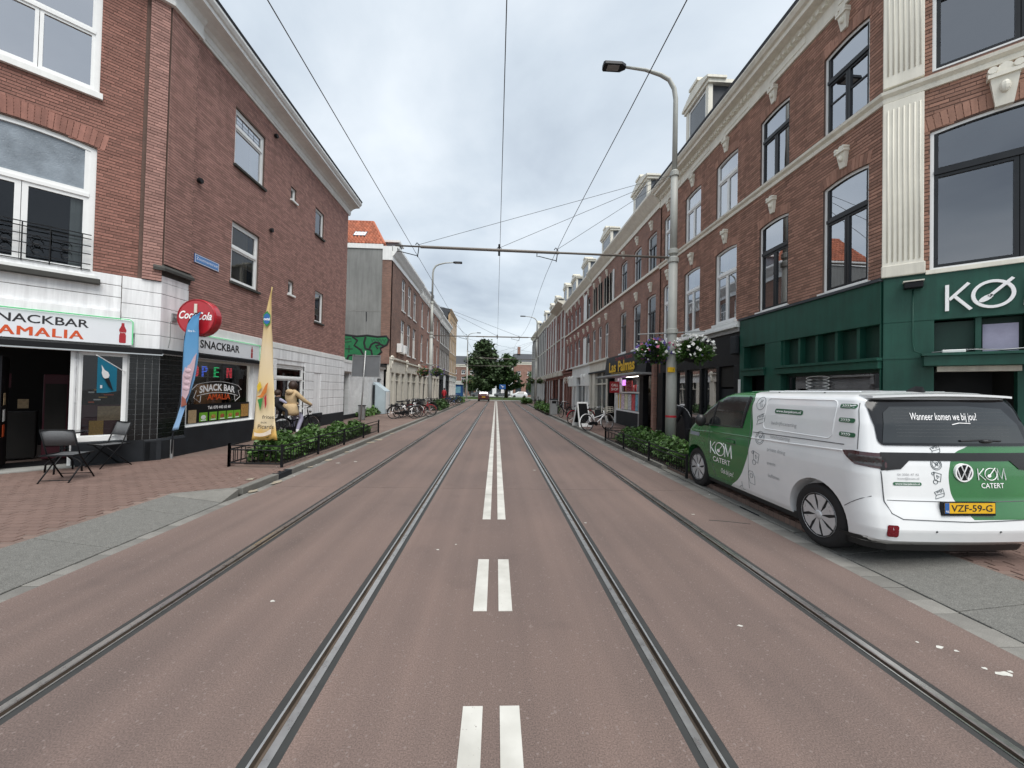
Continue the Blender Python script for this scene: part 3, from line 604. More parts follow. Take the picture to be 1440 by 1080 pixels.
# corner pilasters in brick, white at the foot
for fr_, a, b, sd in ((fC, .23, .54, 4), (fS, CS - .03, 9.38, 5)):
    MB(fr_).box(a, b, -.10, .1, 4.35 if fr_ is fS else 3.97, 10.2).build('pilaster', 'mortar', lb); bricks(lb, fr_, a, b, 4.36 if fr_ is fS else 3.97, 10.1, [], 'brick', 60, y=-.10, seed=sd)
sweep_m = MB(); sweep(sweep_m, [Cpt(.40), Cpt(.523), (XL, 9.42)], [(.0, 4.1), (.06, 4.1), (.07, 4.2), (.16, 4.2), (.16, 4.26), (.06, 4.36), (.0, 4.36)]); sweep_m.build('pilaster_ledge', 'dark_stone', lb)
for c_, d_ in [(2.48, 2.78), (2.79, 3.1), (3.11, 3.4), (3.41, 3.7), (3.71, 3.96)]:
    m1 = MB(); sweep(m1, [Cpt(-.05 if d_ > 3 else .16), Cpt(.523), (XL, 9.38)], [(-.02, c_), (.065, c_), (.065, d_), (-.02, d_)]); m1.build('render_band', 'white_wall', lb, bevel=.006)
m1 = MB(); sweep(m1, [Cpt(.46), Cpt(.523), (XL, 9.37)], [(-.02, 3.97), (.06, 3.97), (.06, 4.1), (-.02, 4.1)]); m1.build('render_band', 'white_wall', lb)
for c_, d_ in [(3.06, 3.22), (3.23, 3.5), (3.51, 3.74), (3.75, 3.96)]:
    MB(fC).box(-4.2, -.06 if c_ < 3.7 else -.06, -.03 if c_ > 3.1 else -.1, .04, c_, d_).build('render_band', 'white_wall', lb, bevel=.008)
window(lb, fC, *ops_c[0], tr=5.46, gl='glass_dark', y=.04, fwid=.085, sash=.075, cur=[(.0, .2, 0, 'curtain'), (.82, 1, 0, 'curtain')], frost=True)
MB(fC).box(-2.3, -.36, -.16, .12, 3.70, 3.80).build('sill', 'dark_stone', lb, bevel=.01); MB(fC).box(-2.25, -.42, -.06, .12, 3.8, 3.87).build('sill', 'white', lb)
voussoirs(lb, fC, -2.33, -.43, 6.44, .09, 'brick_c', h=.32)
window(lb, fC, *ops_c[1], tr=8.75, gl='glass_bright', y=.04, fwid=.08, sash=.05, sill='white', sillz=.12)
rl = thing('window_railing', 'black wrought iron railing before the French window over the snack bar', 'railing', fC((-1.3, -.05, 3.93)))
m1 = MB(fC); 
for z in (4.66, 4.58, 4.44, 4.28, 4.08, 3.97): MB(fC).box(-2.2, -.5, -.05, -.035, z - .008, z + .008).build('rail', 'black', rl)
for x in (-2.1, -1.72, -1.35, -1.02, -.62): MB(fC).box(x - .008, x + .008, -.056, -.03, 3.95, 4.66).build('upright', 'black', rl)
for k, x in enumerate((-1.9, -1.55, -1.18, -.82)):
    for z in (4.2, 4.36): m1 = MB(fC); m1.tube([(x + .07 * math.cos(q), -.043, z + .07 * math.sin(q)) for q in [i * PI / 6 for i in range(11)]], .007, 5); m1.build('scroll', 'black', rl)
# shop: doorway, window, tiles, fascia
MB(fC).box(-4.2, .6, -.14, .05, 2.38, 2.5).build('awning_box', 'black', lb, bevel=.015); MB(fC).box(-4.2, .6, -.15, -.13, 2.355, 2.38).build('awning_trim', 'chrome', lb)
MB(fS).box(CS - .05, 12.75, -.16, .05, 2.4, 2.5).build('awning_box', 'black', lb, bevel=.015); MB(fS).box(CS - .05, 12.75, -.17, -.15, 2.375, 2.4).build('awning_trim', 'chrome', lb)
for x in (-.66, -1.66): MB(fC).box(x - .05, x + .05, .0, .14, .1, 2.36).build('door_post', 'frame_white', lb, bevel=.008)
dr = MB(fC).box(-1.58, -1.52, .1, 1.0, .14, 2.2).build('shop_door', 'black', lb)
for z in (.5, 1.15, 1.9): MB(fC).box(-1.63, -1.58, .04, .1, z, z + .12).build('hinge', 'galv', dr)
window(lb, fC, *ops_cg[1], mull=False, gl='glass_shop', fwid=.05, sash=.02, y=.02, room=False, name='shop_window')
MB(fC).box(-.66, .1, -.04, .06, .58, .67).build('sill', 'frame_white', lb)
MB(fC).box(-.66, .62, -.05, .05, 0, .56).build('plinth', 'anthracite', lb, bevel=.01); MB(fC).box(.36, .64, -.08, .05, 0, .54).build('plinth', 'anthracite', lb, bevel=.01)
m1 = MB(); sweep(m1, [Cpt(.36), Cpt(.523), (XL, 9.42)], [(0, 0), (.08, 0), (.08, .5), (.05, .55), (0, .55)]); m1.build('plinth', 'anthracite', lb)
MB(fC).box(-4.2, -.6, -.12, .6, .02, .13).build('threshold', 'concrete', lb, bevel=.01)
MB(fC).box(-2.3, -.7, .3, 1.0, .13, .135).build('door_mat', 'black', lb)
pm('tile', (.010, .011, .012), .1, .2, 5, rnd=.3); pm('grout', (.36, .37, .37), .8, .1, 5)
for fr_, a, b in ((fC, .10, .565), (fS, CS + .02, 9.42)):
    MB(fr_).box(a - .03, b, -.045, .05, .55, 2.4).build('tile_bed', 'grout', lb); nx = int(round((b - a) / .108)); dxx = (b - a) / nx; proto = None
    for i in range(nx):
        for k in range(17):
            if proto is None:
                m1 = MB(fr_); m1.box(0, dxx - .006, -.008, 0, 0, .102); m1.v = [tuple(np.array(p) - np.array(fr_.o) + np.array(root_loc(lb))) for p in m1.v]; proto = m1.build('tile', 'tile', lb); o = proto
            else: o = proto.copy(); col.objects.link(o)
            o.location = Vector(fr_((a + i * dxx, -.045, .56 + k * .108))) - Vector(root_loc(lb))
# street display window
o = window(lb, fS, *ops_sg[0], mull=False, gl='glass_shop', fwid=.05, sash=.02, y=.03, room=False, name='shop_window')
MB(fS).box(9.45, 12.02, -.06, .08, .64, .74).build('sill', 'frame_white', o, bevel=.008); MB(fS).box(11.97, 12.12, -.03, .03, .72, 2.4).build('window_pier', 'frame_white', lb)
MB(fS).box(9.4, 12.05, .9, .95, .7, 2.5).build('back_panel', 'shade_room', lb); MB(fS).box(9.5, 11.95, .5, .9, .7, 1.15).build('counter', 'wood', lb)
emit('shop_lamp', (1, .93, .82), 4.)
MB(fS).box(9.9, 11.6, .45, .6, 2.42, 2.45).build('ceiling_lamp_or_fill', 'shop_lamp', lb)
for a, b, mt in [(10.9, 11.9, 'wood'), (9.6, 10.4, 'red')]: MB(fS).box(a, b, .84, .89, 1.2, 1.75).build('poster', mt, lb)
window(lb, fS, *ops_sg[1], tr=2.02, gl='glass', fwid=.09, sash=.05, y=.04, name='window')
pm('maroon', (.06, .008, .016), .6, .1, 4); pm('poster', (.42, .30, .17), .6, .25, 25); pm('fries', (.55, .32, .06), .6, .3, 60)
MB(fC).box(-.56, .02, .085, .09, .66, 1.3).build('poster', 'maroon', lb); MB(fC).box(-.33, .0, .075, .08, .98, 1.27).build('poster', 'poster', lb); MB(fC).box(-.44, -.24, .066, .072, .68, .98).build('poster', 'fries', lb); MB(fC).box(-.58, .04, .5, .52, .3, 2.3).build('back_panel', 'dark_in', lb)
for k in range(7): MB(fC).box(-.46 + .07 * (k % 4), -.38 + .09 * (k % 4), .075 - k * .001, .076 - k * .001, 1.34 + .05 * k, 1.365 + .05 * k).build('menu_line', ('orange', 'white', 'fries')[k % 3], lb)
for x, z, mt in [(-1.46, 1.0, 'white'), (-1.46, .72, 'orange'), (-1.46, 1.3, 'poster')]: MB(fC).box(-1.5, -1.495, .2, .42, z, z + .22).build('door_sticker', mt, lb)
# inside the doorway: cool cabinet, counter, posters, added dim fill light
MB(fC).box(-1.1, -.75, 1.2, 1.7, .13, 1.9).build('drinks_fridge', 'maroon', lb, bevel=.02); MB(fC).box(-1.07, -.78, 1.18, 1.2, .4, 1.7).build('fridge_door', 'shade_room', lb)
MB(fC).box(-2.4, -1.2, 1.6, 2.0, .13, 1.1).build('counter', 'shade_room', lb, bevel=.02); MB(fC).box(-2.0, -1.6, 2.2, 2.22, 1.6, 1.9).build('menu_board', 'maroon', lb); MB(fC).box(-1.5, -1.35, 2.15, 2.18, 1.15, 1.35).build('poster', 'poster', lb)
emit('dim_fill', (1, .9, .75), .16); MB(fC).box(-1.9, -1.0, 1.3, 1.4, 2.5, 2.53).build('ceiling_lamp_or_fill', 'dim_fill', lb)  # glowing panel added to brighten the things inside the doorway
# ================= signs, flags and seats round the snack bar
emit('neon_green', (.12, .75, .28), .42); emit('led_red', (1, .05, .08), .35); emit('led_blue', (.1, .2, 1), .4); emit('led_green', (.05, .9, .3), .28)
pm('sign_white', (.74, .77, .80), .35, .03, 2); pm('lime', (.16, .42, .03), .5, .1, 20); pm('letter_white', (.9, .9, .9), .5, .02, 5)
def sign_box(fr, u0, u1, z0, z1, y0, y1, label, name='fascia_sign'):
    t = thing(name, label, 'sign', fr(((u0 + u1) / 2, y1, z0))); MB(fr).box(u0, u1, y0, y1, z0, z1).build('panel', 'sign_white', t, bevel=.006); return t
def bottle(fr, x, z, h, y, par):
    k = h; P = [(.09, 0), (.12, .03), (.12, .38), (.095, .48), (.13, .62), (.12, .68), (.055, .86), (.05, 1)]
    m1 = MB(fr); pts = [(x + a * k, z + b * k) for a, b in P] + [(x - a * k, z + b * k) for a, b in P[::-1]]; m1.add([(a, y, b) for a, b in pts], [tuple(range(len(pts)))]); m1.build('bottle_print', 'red', par)
    m1 = MB(fr); text_on(m1, 'Coca-Cola', x, z + .5 * k, .05 * k, y - .002, w=.2 * k, shear=.3, align='c'); m1.build('lettering', 'letter_white', par)
t = sign_box(fC, -4.2, .12, 2.53, 3.05, -.115, -.04, 'white fascia sign reading SNACKBAR AMALIA over the shop door')
m1 = MB(fC); text_on(m1, 'SNACKBAR', -1.70, 2.82, .15, -.118, w=1.21, bold=.012); m1.build('lettering', 'ink', t)
m1 = MB(fC); pass
for q in (-.008, -.003, .003, .008): text_on(m1, 'AMALIA', -1.56 + q, 2.585, .165, -.118 - q * .1, w=1.0, bold=0., spacing=1.12)
m1.build('lettering', 'orange', t)
bottle(fC, -.02, 2.57, .41, -.118, t)
m1 = MB(fC); m1.tube([(-4.2, -.14, 3.06), (.08, -.14, 3.06), (.125, -.14, 3.02), (.125, -.14, 2.55)], .008, 6); m1.build('neon_tube', 'neon_green', t)
t = sign_box(fS, 9.45, 12.07, 2.52, 2.96, -.11, -.04, 'white fascia sign reading SNACKBAR over the display window')
m1 = MB(fS); text_on(m1, 'SNACKBAR', 9.72, 2.66, .19, -.113, w=1.45, bold=.025); m1.build('lettering', 'ink', t); bottle(fS, 11.72, 2.56, .34, -.113, t)
m1 = MB(fS); m1.tube([(9.45, -.125, 2.97), (12.06, -.125, 2.97), (12.085, -.125, 2.94), (12.085, -.125, 2.53)], .007, 6); m1.build('neon_tube', 'neon_green', t)
# window decals and LED letters
g = thing('window_lettering', 'snack bar lettering, phone number and food pictures on the display window', 'decal', fS((10.7, .02, .74)))
ZA = 1.55
def arcw(x, z): k = (x - 10.58); return (x, z - .16 * k * k)
m1 = MB(fS); text_on(m1, 'SNACK BAR', 10.58, 1.60, .17, .022, w=1.3, bold=.03, align='c', warp=arcw); m1.build('lettering', 'letter_white', g)
m1 = MB(fS); text_on(m1, 'AMALIA', 10.62, 1.36, .15, .022, w=.85, bold=.02, align='c'); m1.build('lettering', 'orange', g)
for a, b in ((1.54, 1.545 + .008), (1.83, 1.838)):
    m1 = MB(fS); xs = np.linspace(9.85, 11.35, 15); o_ = [arcw(x, b) for x in xs]; i_ = [arcw(x, a) for x in xs]
    m1.add([(x, .022, z) for x, z in o_] + [(x, .022, z) for x, z in i_], [(k, k + 1, 16 + k, 15 + k) for k in range(14)]); m1.build('banner_line', 'letter_white', g)
for s in (-1, 1):
    x0 = 10.6 + s * .75; m1 = MB(fS); m1.tube([(x0, .022, 1.75), (x0 + s * .16, .022, 1.62), (x0 + s * .02, .022, 1.60), (x0 + s * .1, .022, 1.42), (x0 - s * .1, .022, 1.3), (x0 - s * .13, .022, 1.46)], .006, 4); m1.build('banner_tail', 'letter_white', g)
m1 = MB(fS); text_on(m1, 'Tel: 070 443 65 60', 10.65, 1.12, .075, .022, w=.85, bold=.025, align='c'); m1.build('lettering', 'letter_white', g)
MB(fS).box(9.56, 11.88, .024, .028, .79, 1.26).build('dark_strip', 'black', g)
pm('food_a', (.40, .22, .06), .6, .5, 22); pm('food_b', (.34, .10, .04), .6, .6, 22)
for k, x in enumerate((9.95, 10.29, 10.62, 10.93, 11.22)):
    MB(fS).box(x, x + .27, .019, .0235, .82, 1.04).build('menu_panel', 'lime', g)
    m1 = MB(fS); m1.ball((x + .135, .0175, .92), (.085, .003, .055), 10, 6); m1.build('food_print', ('white', 'food_a', 'food_b', 'food_a', 'food_b')[k], g)
    MB(fS).box(x + .05, x + .22, .0165, .0185, .835, .855).build('caption', 'letter_white', g)
MB(fS).box(11.52, 11.85, .019, .0235, .84, 1.2).build('burger_picture', 'food_a', g); MB(fS).box(9.6, 9.85, .019, .0235, .8, 1.12).build('drink_picture', 'poster', g)
def ring_letter(x, kind, mt):
    zc = 2.08; m1 = MB(fS)
    for k in range(7):
        z = zc - .12 + k * .04; xs = {'O': [(-.1, -.04), (.04, .1)] if 0 < k < 6 else [(-.07, .07)], 'P': [(-.09, -.04), (.03, .09)] if k in (4, 5) else ([(-.09, .06)] if k in (3, 6) else [(-.09, -.04)]),
            'E': [(-.09, .09)] if k in (0, 3, 6) else [(-.09, -.03)], 'N': [(-.1, -.05), (.05, .1), (-.05 + (6 - k) * .014, -.02 + (6 - k) * .014)]}[kind]
        for a, b in xs: m1.box(x + a, x + b, .2, .215, z, z + .018)
    m1.build('led_letter', mt, led, kind='stuff')
led = thing('led_open_sign', 'lit LED letters spelling OPEN inside the snack bar window', 'sign', fS((10.5, .2, 1.9)))
for x, k_, mt in ((10.02, 'O', 'led_red'), (10.33, 'P', 'led_blue'), (10.75, 'E', 'led_green'), (11.25, 'N', 'led_red')): ring_letter(x, k_, mt)
MB(fS).box(9.9, 11.4, .216, .222, 2.26, 2.28).build('hanger_bar', 'black', led)
# street name plate
t = thing('street_name_sign', 'blue enamel street name plate reading Zoutmanstraat on the brick wall', 'sign', fS((9.97, 0, 4.71))); MB(fS).box(9.57, 10.39, -.025, -.008, 4.71, 4.93).build('plate', 'blue', t, bevel=.004)
pm('sign_blue', (.10, .25, .55), .3, .05, 3); m1 = MB(fS); m1.ring([(9.58, 4.72), (10.38, 4.72), (10.38, 4.92), (9.58, 4.92)], [(9.592, 4.732), (10.368, 4.732), (10.368, 4.908), (9.592, 4.908)], -.028, -.024); m1.build('border', 'letter_white', t)
MB(fS).box(9.6, 10.36, -.0275, -.0255, 4.745, 4.9).build('field', 'sign_blue', t); m1 = MB(fS); text_on(m1, 'Zoutmanstraat', 9.62, 4.80, .07, -.029, w=.72); m1.build('lettering', 'letter_white', t)
# round red drink sign
t = thing('round_sign', 'round red illuminated Coca-Cola sign on a bracket at the building corner', 'sign', (-6.75, 9.0, 2.83)); cx, cz, rr = -6.74, 3.25, .42
m1 = MB(); m1.lathe([(.001, 0), (rr * .9, 0), (rr * .97, .02), (rr, .05), (rr, .2), (rr * .97, .24), (rr * .88, .26), (.001, .26)], (cx, 8.86, cz), 40, 'y'); m1.build('disc', 'red_gloss', t)
m1 = MB(); m1.lathe([(rr * .93, .03), (rr * .93, -.012), (rr * .96, -.012), (rr * .965, .03)], (cx, 8.865, cz), 40, 'y', caps=False); m1.build('rim', 'red', t)
m1 = MB(); text_on(m1, 'Coca', cx - .36, cz - .03, .17, 8.855, w=.36, bold=.02, shear=.35); m1.build('lettering', 'letter_white', t); m1 = MB(); text_on(m1, 'Cola', cx + .02, cz - .05, .17, 8.855, w=.33, bold=.02, shear=.35); m1.build('lettering', 'letter_white', t)
m1 = MB(); m1.tube([(cx - .3, 8.99, cz), (-7.28, 8.99, cz)], .025, 6); m1.box(-7.34, -7.29, 8.92, 9.06, cz - .09, cz + .09); m1.build('bracket', 'galv', t)
MB().box(cx - .03, cx + .03, 8.84, 8.856, cz + .1, cz + .3).build('bottle_neck', 'cream', t); 
m1 = MB(); m1.tube([(-7.31, 8.9, cz - .1), (-7.31, 8.9, cz - .5), (-7.31, 8.86, cz - .7)], .008, 5); m1.build('cable', 'galv', t)
# feather flags: cloth between a pole edge and a free edge
def sail(name, left, right, y, mat, parent, wav=.03, nx=8, twist=0.):
    """left / right: lists of (x, z) from the top down"""
    def at(L, t):
        k = t * (len(L) - 1); i = min(int(k), len(L) - 2); f = k - i; return L[i][0] * (1 - f) + L[i + 1][0] * f, L[i][1] * (1 - f) + L[i + 1][1] * f
    rows = []; m = 28
    for j in range(m + 1):
        t = j / m; a, b = at(left, t), at(right, t); rows.append([(a[0] + (b[0] - a[0]) * i / nx, y + wav * math.sin(i / nx * 4 + t * 7) * (i / nx) + twist * t * t * (i / nx), a[1] + (b[1] - a[1]) * i / nx) for i in range(nx + 1)])
    m1 = MB(); m1.loft(rows, closed=False, caps=False); o = m1.build(name, mat, parent, smooth=True); s = o.modifiers.new('thick', 'SOLIDIFY'); s.thickness = .003; return o
def grad(name, stops, axis='Z', lo=0., hi=1., extra=None):
    m, n, L = new_mat(name); o = n('ShaderNodeOutputMaterial'); b = n('ShaderNodeBsdfPrincipled', i_Roughness=.75); L(b.outputs[0], o.inputs[0]); t = n('ShaderNodeTexCoord'); s = n('ShaderNodeSeparateXYZ'); L(t.outputs['Object'], s.inputs[0])
    q = n('ShaderNodeMapRange'); q.inputs[1].default_value = lo; q.inputs[2].default_value = hi; L(s.outputs[axis], q.inputs[0])
    a = n('ShaderNodeTexNoise', i_Scale=3., i_Detail=3.); L(t.outputs['Object'], a.inputs['Vector']); ad = n('ShaderNodeMath', operation='MULTIPLY_ADD'); L(a.outputs['Fac'], ad.inputs[0]); ad.inputs[1].default_value = .16; L(q.outputs[0], ad.inputs[2]); sb = n('ShaderNodeMath', operation='SUBTRACT'); L(ad.outputs[0], sb.inputs[0]); sb.inputs[1].default_value = .08
    r = ramp(n, stops); L(sb.outputs[0], r.inputs[0]); L(r.outputs[0], b.inputs['Base Color']); return m
grad('flag_blue', [(0, (.30, .46, .66)), (.25, (.20, .38, .62)), (.7, (.10, .29, .52)), (1, (.07, .24, .46))], lo=.63, hi=3.3)
grad('flag_yellow', [(0, (.66, .40, .10)), (.06, (.66, .43, .14)), (.12, (.70, .58, .38)), (.3, (.66, .52, .28)), (.55, (.66, .54, .36)), (.8, (.62, .46, .22)), (1, (.55, .40, .16))], lo=.5, hi=3.8)
t = thing('feather_flag', 'blue feather flag showing a hand at the black tiled corner', 'flag', (-7.1, 8.95, .1))
Lb = [(-6.56, 3.34), (-6.73, 3.25), (-6.83, 3.06), (-6.89, 2.67), (-6.90, 2.04), (-6.91, 1.3), (-6.99, .99), (-7.08, .73)]; Rb = [(-6.55, 3.34), (-6.56, 3.1), (-6.57, 2.91), (-6.59, 2.36), (-6.66, 1.88), (-6.78, 1.4), (-6.86, 1.02), (-6.91, .76)]
sail('sail', Lb, Rb, 8.75, 'flag_blue', t, .04)
pm('print_pink', (.50, .36, .40), .75, .12, 6); pm('print_brown', (.30, .10, .07), .75, .2, 9)
m1 = MB(); pts = [(-6.60, 2.45), (-6.66, 2.36), (-6.73, 2.2), (-6.84, 2.12), (-6.885, 1.95), (-6.885, 1.5), (-6.80, 1.42), (-6.74, 1.55), (-6.70, 1.8), (-6.64, 2.1)]; m1.add([(x, 8.735, z) for x, z in pts], [tuple(range(10))]); m1.build('hand_print', 'print_pink', t)
for k in range(4): m1 = MB(); m1.ball((-6.80 + .01 * k, 8.737, 1.66 + .13 * k), (.075, .012, .05), 10, 6); m1.build('finger_print', 'print_pink', t, smooth=True)
m1 = MB(); m1.add([(x, 8.733, z) for x, z in [(-6.885, 1.5), (-6.80, 1.42), (-6.77, 1.3), (-6.895, 1.25)]], [(0, 3, 2, 1)]); m1.build('cone_print', 'print_brown', t)
m1 = MB(); text_on(m1, 'New in...', -6.78, 2.9, .05, 8.70, w=.17, shear=.2); m1.build('lettering', 'letter_white', t)
m1 = MB(); m1.tube([(-7.16, 8.86, .08), (-7.12, 8.82, .6), (-7.0, 8.79, 1.1), (-6.93, 8.78, 1.6), (-6.92, 8.78, 2.3), (-6.90, 8.78, 2.8), (-6.82, 8.78, 3.16), (-6.7, 8.78, 3.31), (-6.57, 8.78, 3.36)], [.017] * 3 + [.012] * 6, 6); m1.build('pole', 'anthracite', t, smooth=True)
m1 = MB(); m1.lathe([(.03, 0), (.03, .4), (.02, .42)], (-7.16, 8.86, .1), 10); m1.build('socket', 'galv', t)
t = thing('feather_flag', 'tall yellow feather flag advertising fries at the hedge end', 'flag', (-5.1, 8.45, .1))
Ly = [(-4.85, 3.88), (-4.92, 3.53), (-4.99, 3.09), (-5.03, 2.57), (-5.08, 1.86), (-5.11, 1.3), (-5.13, .88), (-5.17, .59)]; Ry = [(-4.835, 3.87), (-4.82, 3.45), (-4.82, 3.0), (-4.81, 2.66), (-4.79, 2.06), (-4.73, 1.45), (-4.69, 1.08), (-4.61, .61)]
sail('sail', Ly, Ry, 8.42, 'flag_yellow', t, .045)
m1 = MB(); m1.tube([(-5.13, 8.46, .06), (-5.13, 8.46, .6), (-5.15, 8.45, .9), (-5.09, 8.45, 1.8), (-5.04, 8.45, 2.6), (-4.98, 8.45, 3.15), (-4.91, 8.45, 3.6), (-4.845, 8.45, 3.9)], [.014, .014, .012, .01, .009, .007, .006, .004], 6); m1.build('pole', 'anthracite', t, smooth=True)
YF = 8.365
pm('logo_green', (.03, .22, .05), .6, .1, 8); pm('logo_blue', (.03, .12, .34), .6, .1, 8); pm('print_orange', (.55, .17, .03), .6, .15, 8); pm('print_cream', (.72, .62, .50), .6, .1, 8); pm('print_gold', (.62, .42, .03), .7, .15, 8)
m1 = MB(); m1.add([(-4.90 + .085 * math.cos(a) * (1 + .0 * a), YF, 3.18 + .17 * math.sin(a)) for a in [PI / 6 + k * PI / 3 for k in range(6)]], [tuple(range(6))]); m1.build('logo_print', 'logo_green', t)
m1 = MB(); m1.add([(-4.90 + .07 * math.cos(a), YF - .003, 3.18 + .12 * math.sin(a)) for a in [k * PI / 4 for k in range(8)]], [tuple(range(8))]); m1.build('logo_print', 'logo_blue', t)
m1 = MB(); text_on(m1, 'oetal', -4.90, 3.15, .055, YF - .006, w=.13, bold=.02, align='c'); m1.build('lettering', 'letter_white', t)
for pts, mt in [([(-5.06, 1.52), (-4.98, 1.56), (-4.88, 1.78), (-4.83, 1.83), (-4.86, 1.62), (-4.95, 1.50)], 'print_orange'), ([(-5.04, 1.46), (-4.93, 1.5), (-4.95, 1.36), (-4.98, 1.22), (-5.01, 1.36)], 'logo_green'), ([(-4.90, 1.5), (-4.86, 1.58), (-4.85, 1.36), (-4.88, 1.26)], 'red'), ([(-5.06, 1.75), (-5.0, 1.85), (-4.96, 1.72), (-5.04, 1.62)], 'print_gold')]:
    m1 = MB(); m1.add([(x, YF - .003, z) for x, z in pts], [tuple(range(len(pts)))]); m1.build('food_print', mt, t)
for s_, x, z, h_ in [('frites', -4.91, 1.03, .075), ('aux', -4.94, .93, .05), ('Picards', -5.0, .82, .085)]:
    m1 = MB(); text_on(m1, s_, x - .02, z + .03, h_, YF - .004, w={'frites': .24, 'aux': .13, 'Picards': .33}[s_], shear=.1, bold=.008); m1.build('lettering', 'ink', t)
m1 = MB(); xs = np.linspace(-5.09, -4.74, 10); m1.add([(x, YF - .002, .60 + .18 + .55 * (x + 4.98) ** 2 * 2 - .1) for x in xs] + [(x, YF - .002, .60 + .25 + .9 * (x + 4.98) ** 2 * 2 - .1) for x in xs], [(k, k + 1, 11 + k, 10 + k) for k in range(9)]); m1.build('curve_print', 'print_cream', t)
pm('teal', (.015, .19, .30), .6, .08, 4)
t = thing('hanging_flag', 'small teal ice cream flag on a slanted pole at the shop window', 'flag', fC((-.15, -.3, 1.5)))
m1 = MB(fC); m1.tube([(.04, 0, 1.98), (-.37, -.40, 2.28)], .009, 6); m1.build('pole', 'letter_white', t)
m1 = MB(fC); m1.add([(-.35, -.385, 2.26), (-.08, -.13, 2.05), (-.08, -.13, 1.58), (-.21, -.26, 1.555), (-.35, -.385, 1.55)], [(0, 4, 3, 2, 1)]); o = m1.build('sail', 'teal', t); o.modifiers.new('thick', 'SOLIDIFY').thickness = .004
m1 = MB(fC); m1.add([(-.30, -.353, 2.10), (-.255, -.312, 2.0), (-.205, -.268, 1.96), (-.185, -.249, 1.90), (-.20, -.263, 1.84), (-.24, -.30, 1.82), (-.275, -.331, 1.86), (-.295, -.348, 1.94), (-.29, -.344, 2.0)], [(8, 7, 6, 5, 4, 3, 2, 1, 0)]); m1.build('cream_print', 'letter_white', t)
m1 = MB(fC); m1.add([(-.25, -.311, 1.83), (-.195, -.26, 1.85), (-.165, -.232, 1.75), (-.125, -.195, 1.58), (-.2, -.265, 1.70)], [(0, 4, 3, 2, 1)]); m1.build('cone_print', 'anthracite', t)
m1 = MB(fC); m1.add([(-.31, -.36, 1.70), (-.28, -.33, 1.70), (-.28, -.33, 1.64), (-.31, -.36, 1.64)], [(0, 3, 2, 1)]); m1.build('crest_print', 'letter_white', t)
# folding chairs and table
pm('textilene', (.115, .12, .125), .7, .12, 40, .2, 120)
def chair(label, loc, rz):
    t = thing('folding_chair', label, 'chair'); r = .011
    for s in (-.22, .22):
        m1 = MB(); m1.tube([(s, .26, .0), (s, -.06, .44), (s, -.2, .86)], r, 6); m1.build('back_leg', 'black', t, smooth=True)
        m1 = MB(); m1.tube([(s * .9, -.24, .0), (s * .9, .2, .45)], r, 6); m1.build('front_leg', 'black', t, smooth=True)
    for y, z in ((.2, .08), (-.2, .04)): m1 = MB(); m1.tube([(-.21, y, z), (.21, y, z)], .008, 5); m1.build('stretcher', 'black', t)
    m1 = MB(); m1.ring([(-.225, -.2), (.225, -.2), (.225, .24), (-.225, .24)], [(-.205, -.18), (.205, -.18), (.205, .22), (-.205, .22)], -.452, -.43); m1.v = [(x, z, -y) for x, y, z in m1.v]; m1.build('seat_frame', 'black', t)
    m1 = MB(); m1.loft([[(x, y, .447 - .012 * math.sin((y + .18) / .4 * PI) * 1) for x in (-.205, 0, .205)] for y in np.linspace(-.18, .22, 6)], closed=False, caps=False); o = m1.build('seat', 'textilene', t, smooth=True); o.modifiers.new('th', 'SOLIDIFY').thickness = .004
    m1 = MB(); m1.loft([[(x, -.2 + .14 * (.86 - z) / .42 * .98 - .02 * math.cos(x / .22 * PI / 2), z) for x in np.linspace(-.22, .22, 7)] for z in (.6, .72, .85)], closed=False, caps=False); o = m1.build('backrest', 'textilene', t, smooth=True); o.modifiers.new('th', 'SOLIDIFY').thickness = .006
    m1 = MB(); m1.tube([(-.22, -.205, .86), (.22, -.205, .86)], .011, 6); m1.build('top_rail', 'black', t)
    t.location = loc; t.rotation_euler[2] = rz; return t
chair('black folding chair standing out on the brick paving before the shop door', (-7.2, 6.8, .1), R(12)); chair('black folding chair pushed against the black plinth behind the round table', (-7.62, 7.98, .1), R(160))
t = thing('bistro_table', 'small round black metal table between two folding chairs', 'table', (-7.9, 7.42, .1))
m1 = MB(); m1.lathe([(.001, .715), (.29, .715), (.30, .722), (.30, .735), (.29, .74), (.001, .74)], (-7.9, 7.42, .1), 28); m1.build('table_top', 'black_gloss', t)
for k in range(4):
    a = R(20 + 90 * k); c, s = math.cos(a), math.sin(a); m1 = MB(); m1.tube([(-7.9 + .05 * c, 7.42 + .05 * s, .82), (-7.9 + .05 * c, 7.42 + .05 * s, .4), (-7.9 + .2 * c, 7.42 + .2 * s, .3), (-7.9 + .24 * c, 7.42 + .24 * s, .25), (-7.9 + .25 * c, 7.42 + .25 * s, .1)], .014, 6); m1.build('leg', 'black', t, smooth=True)
m1 = MB(); m1.lathe([(.06, .42), (.06, .44)], (-7.9, 7.42, .1), 12); m1.build('leg_collar', 'black', t)
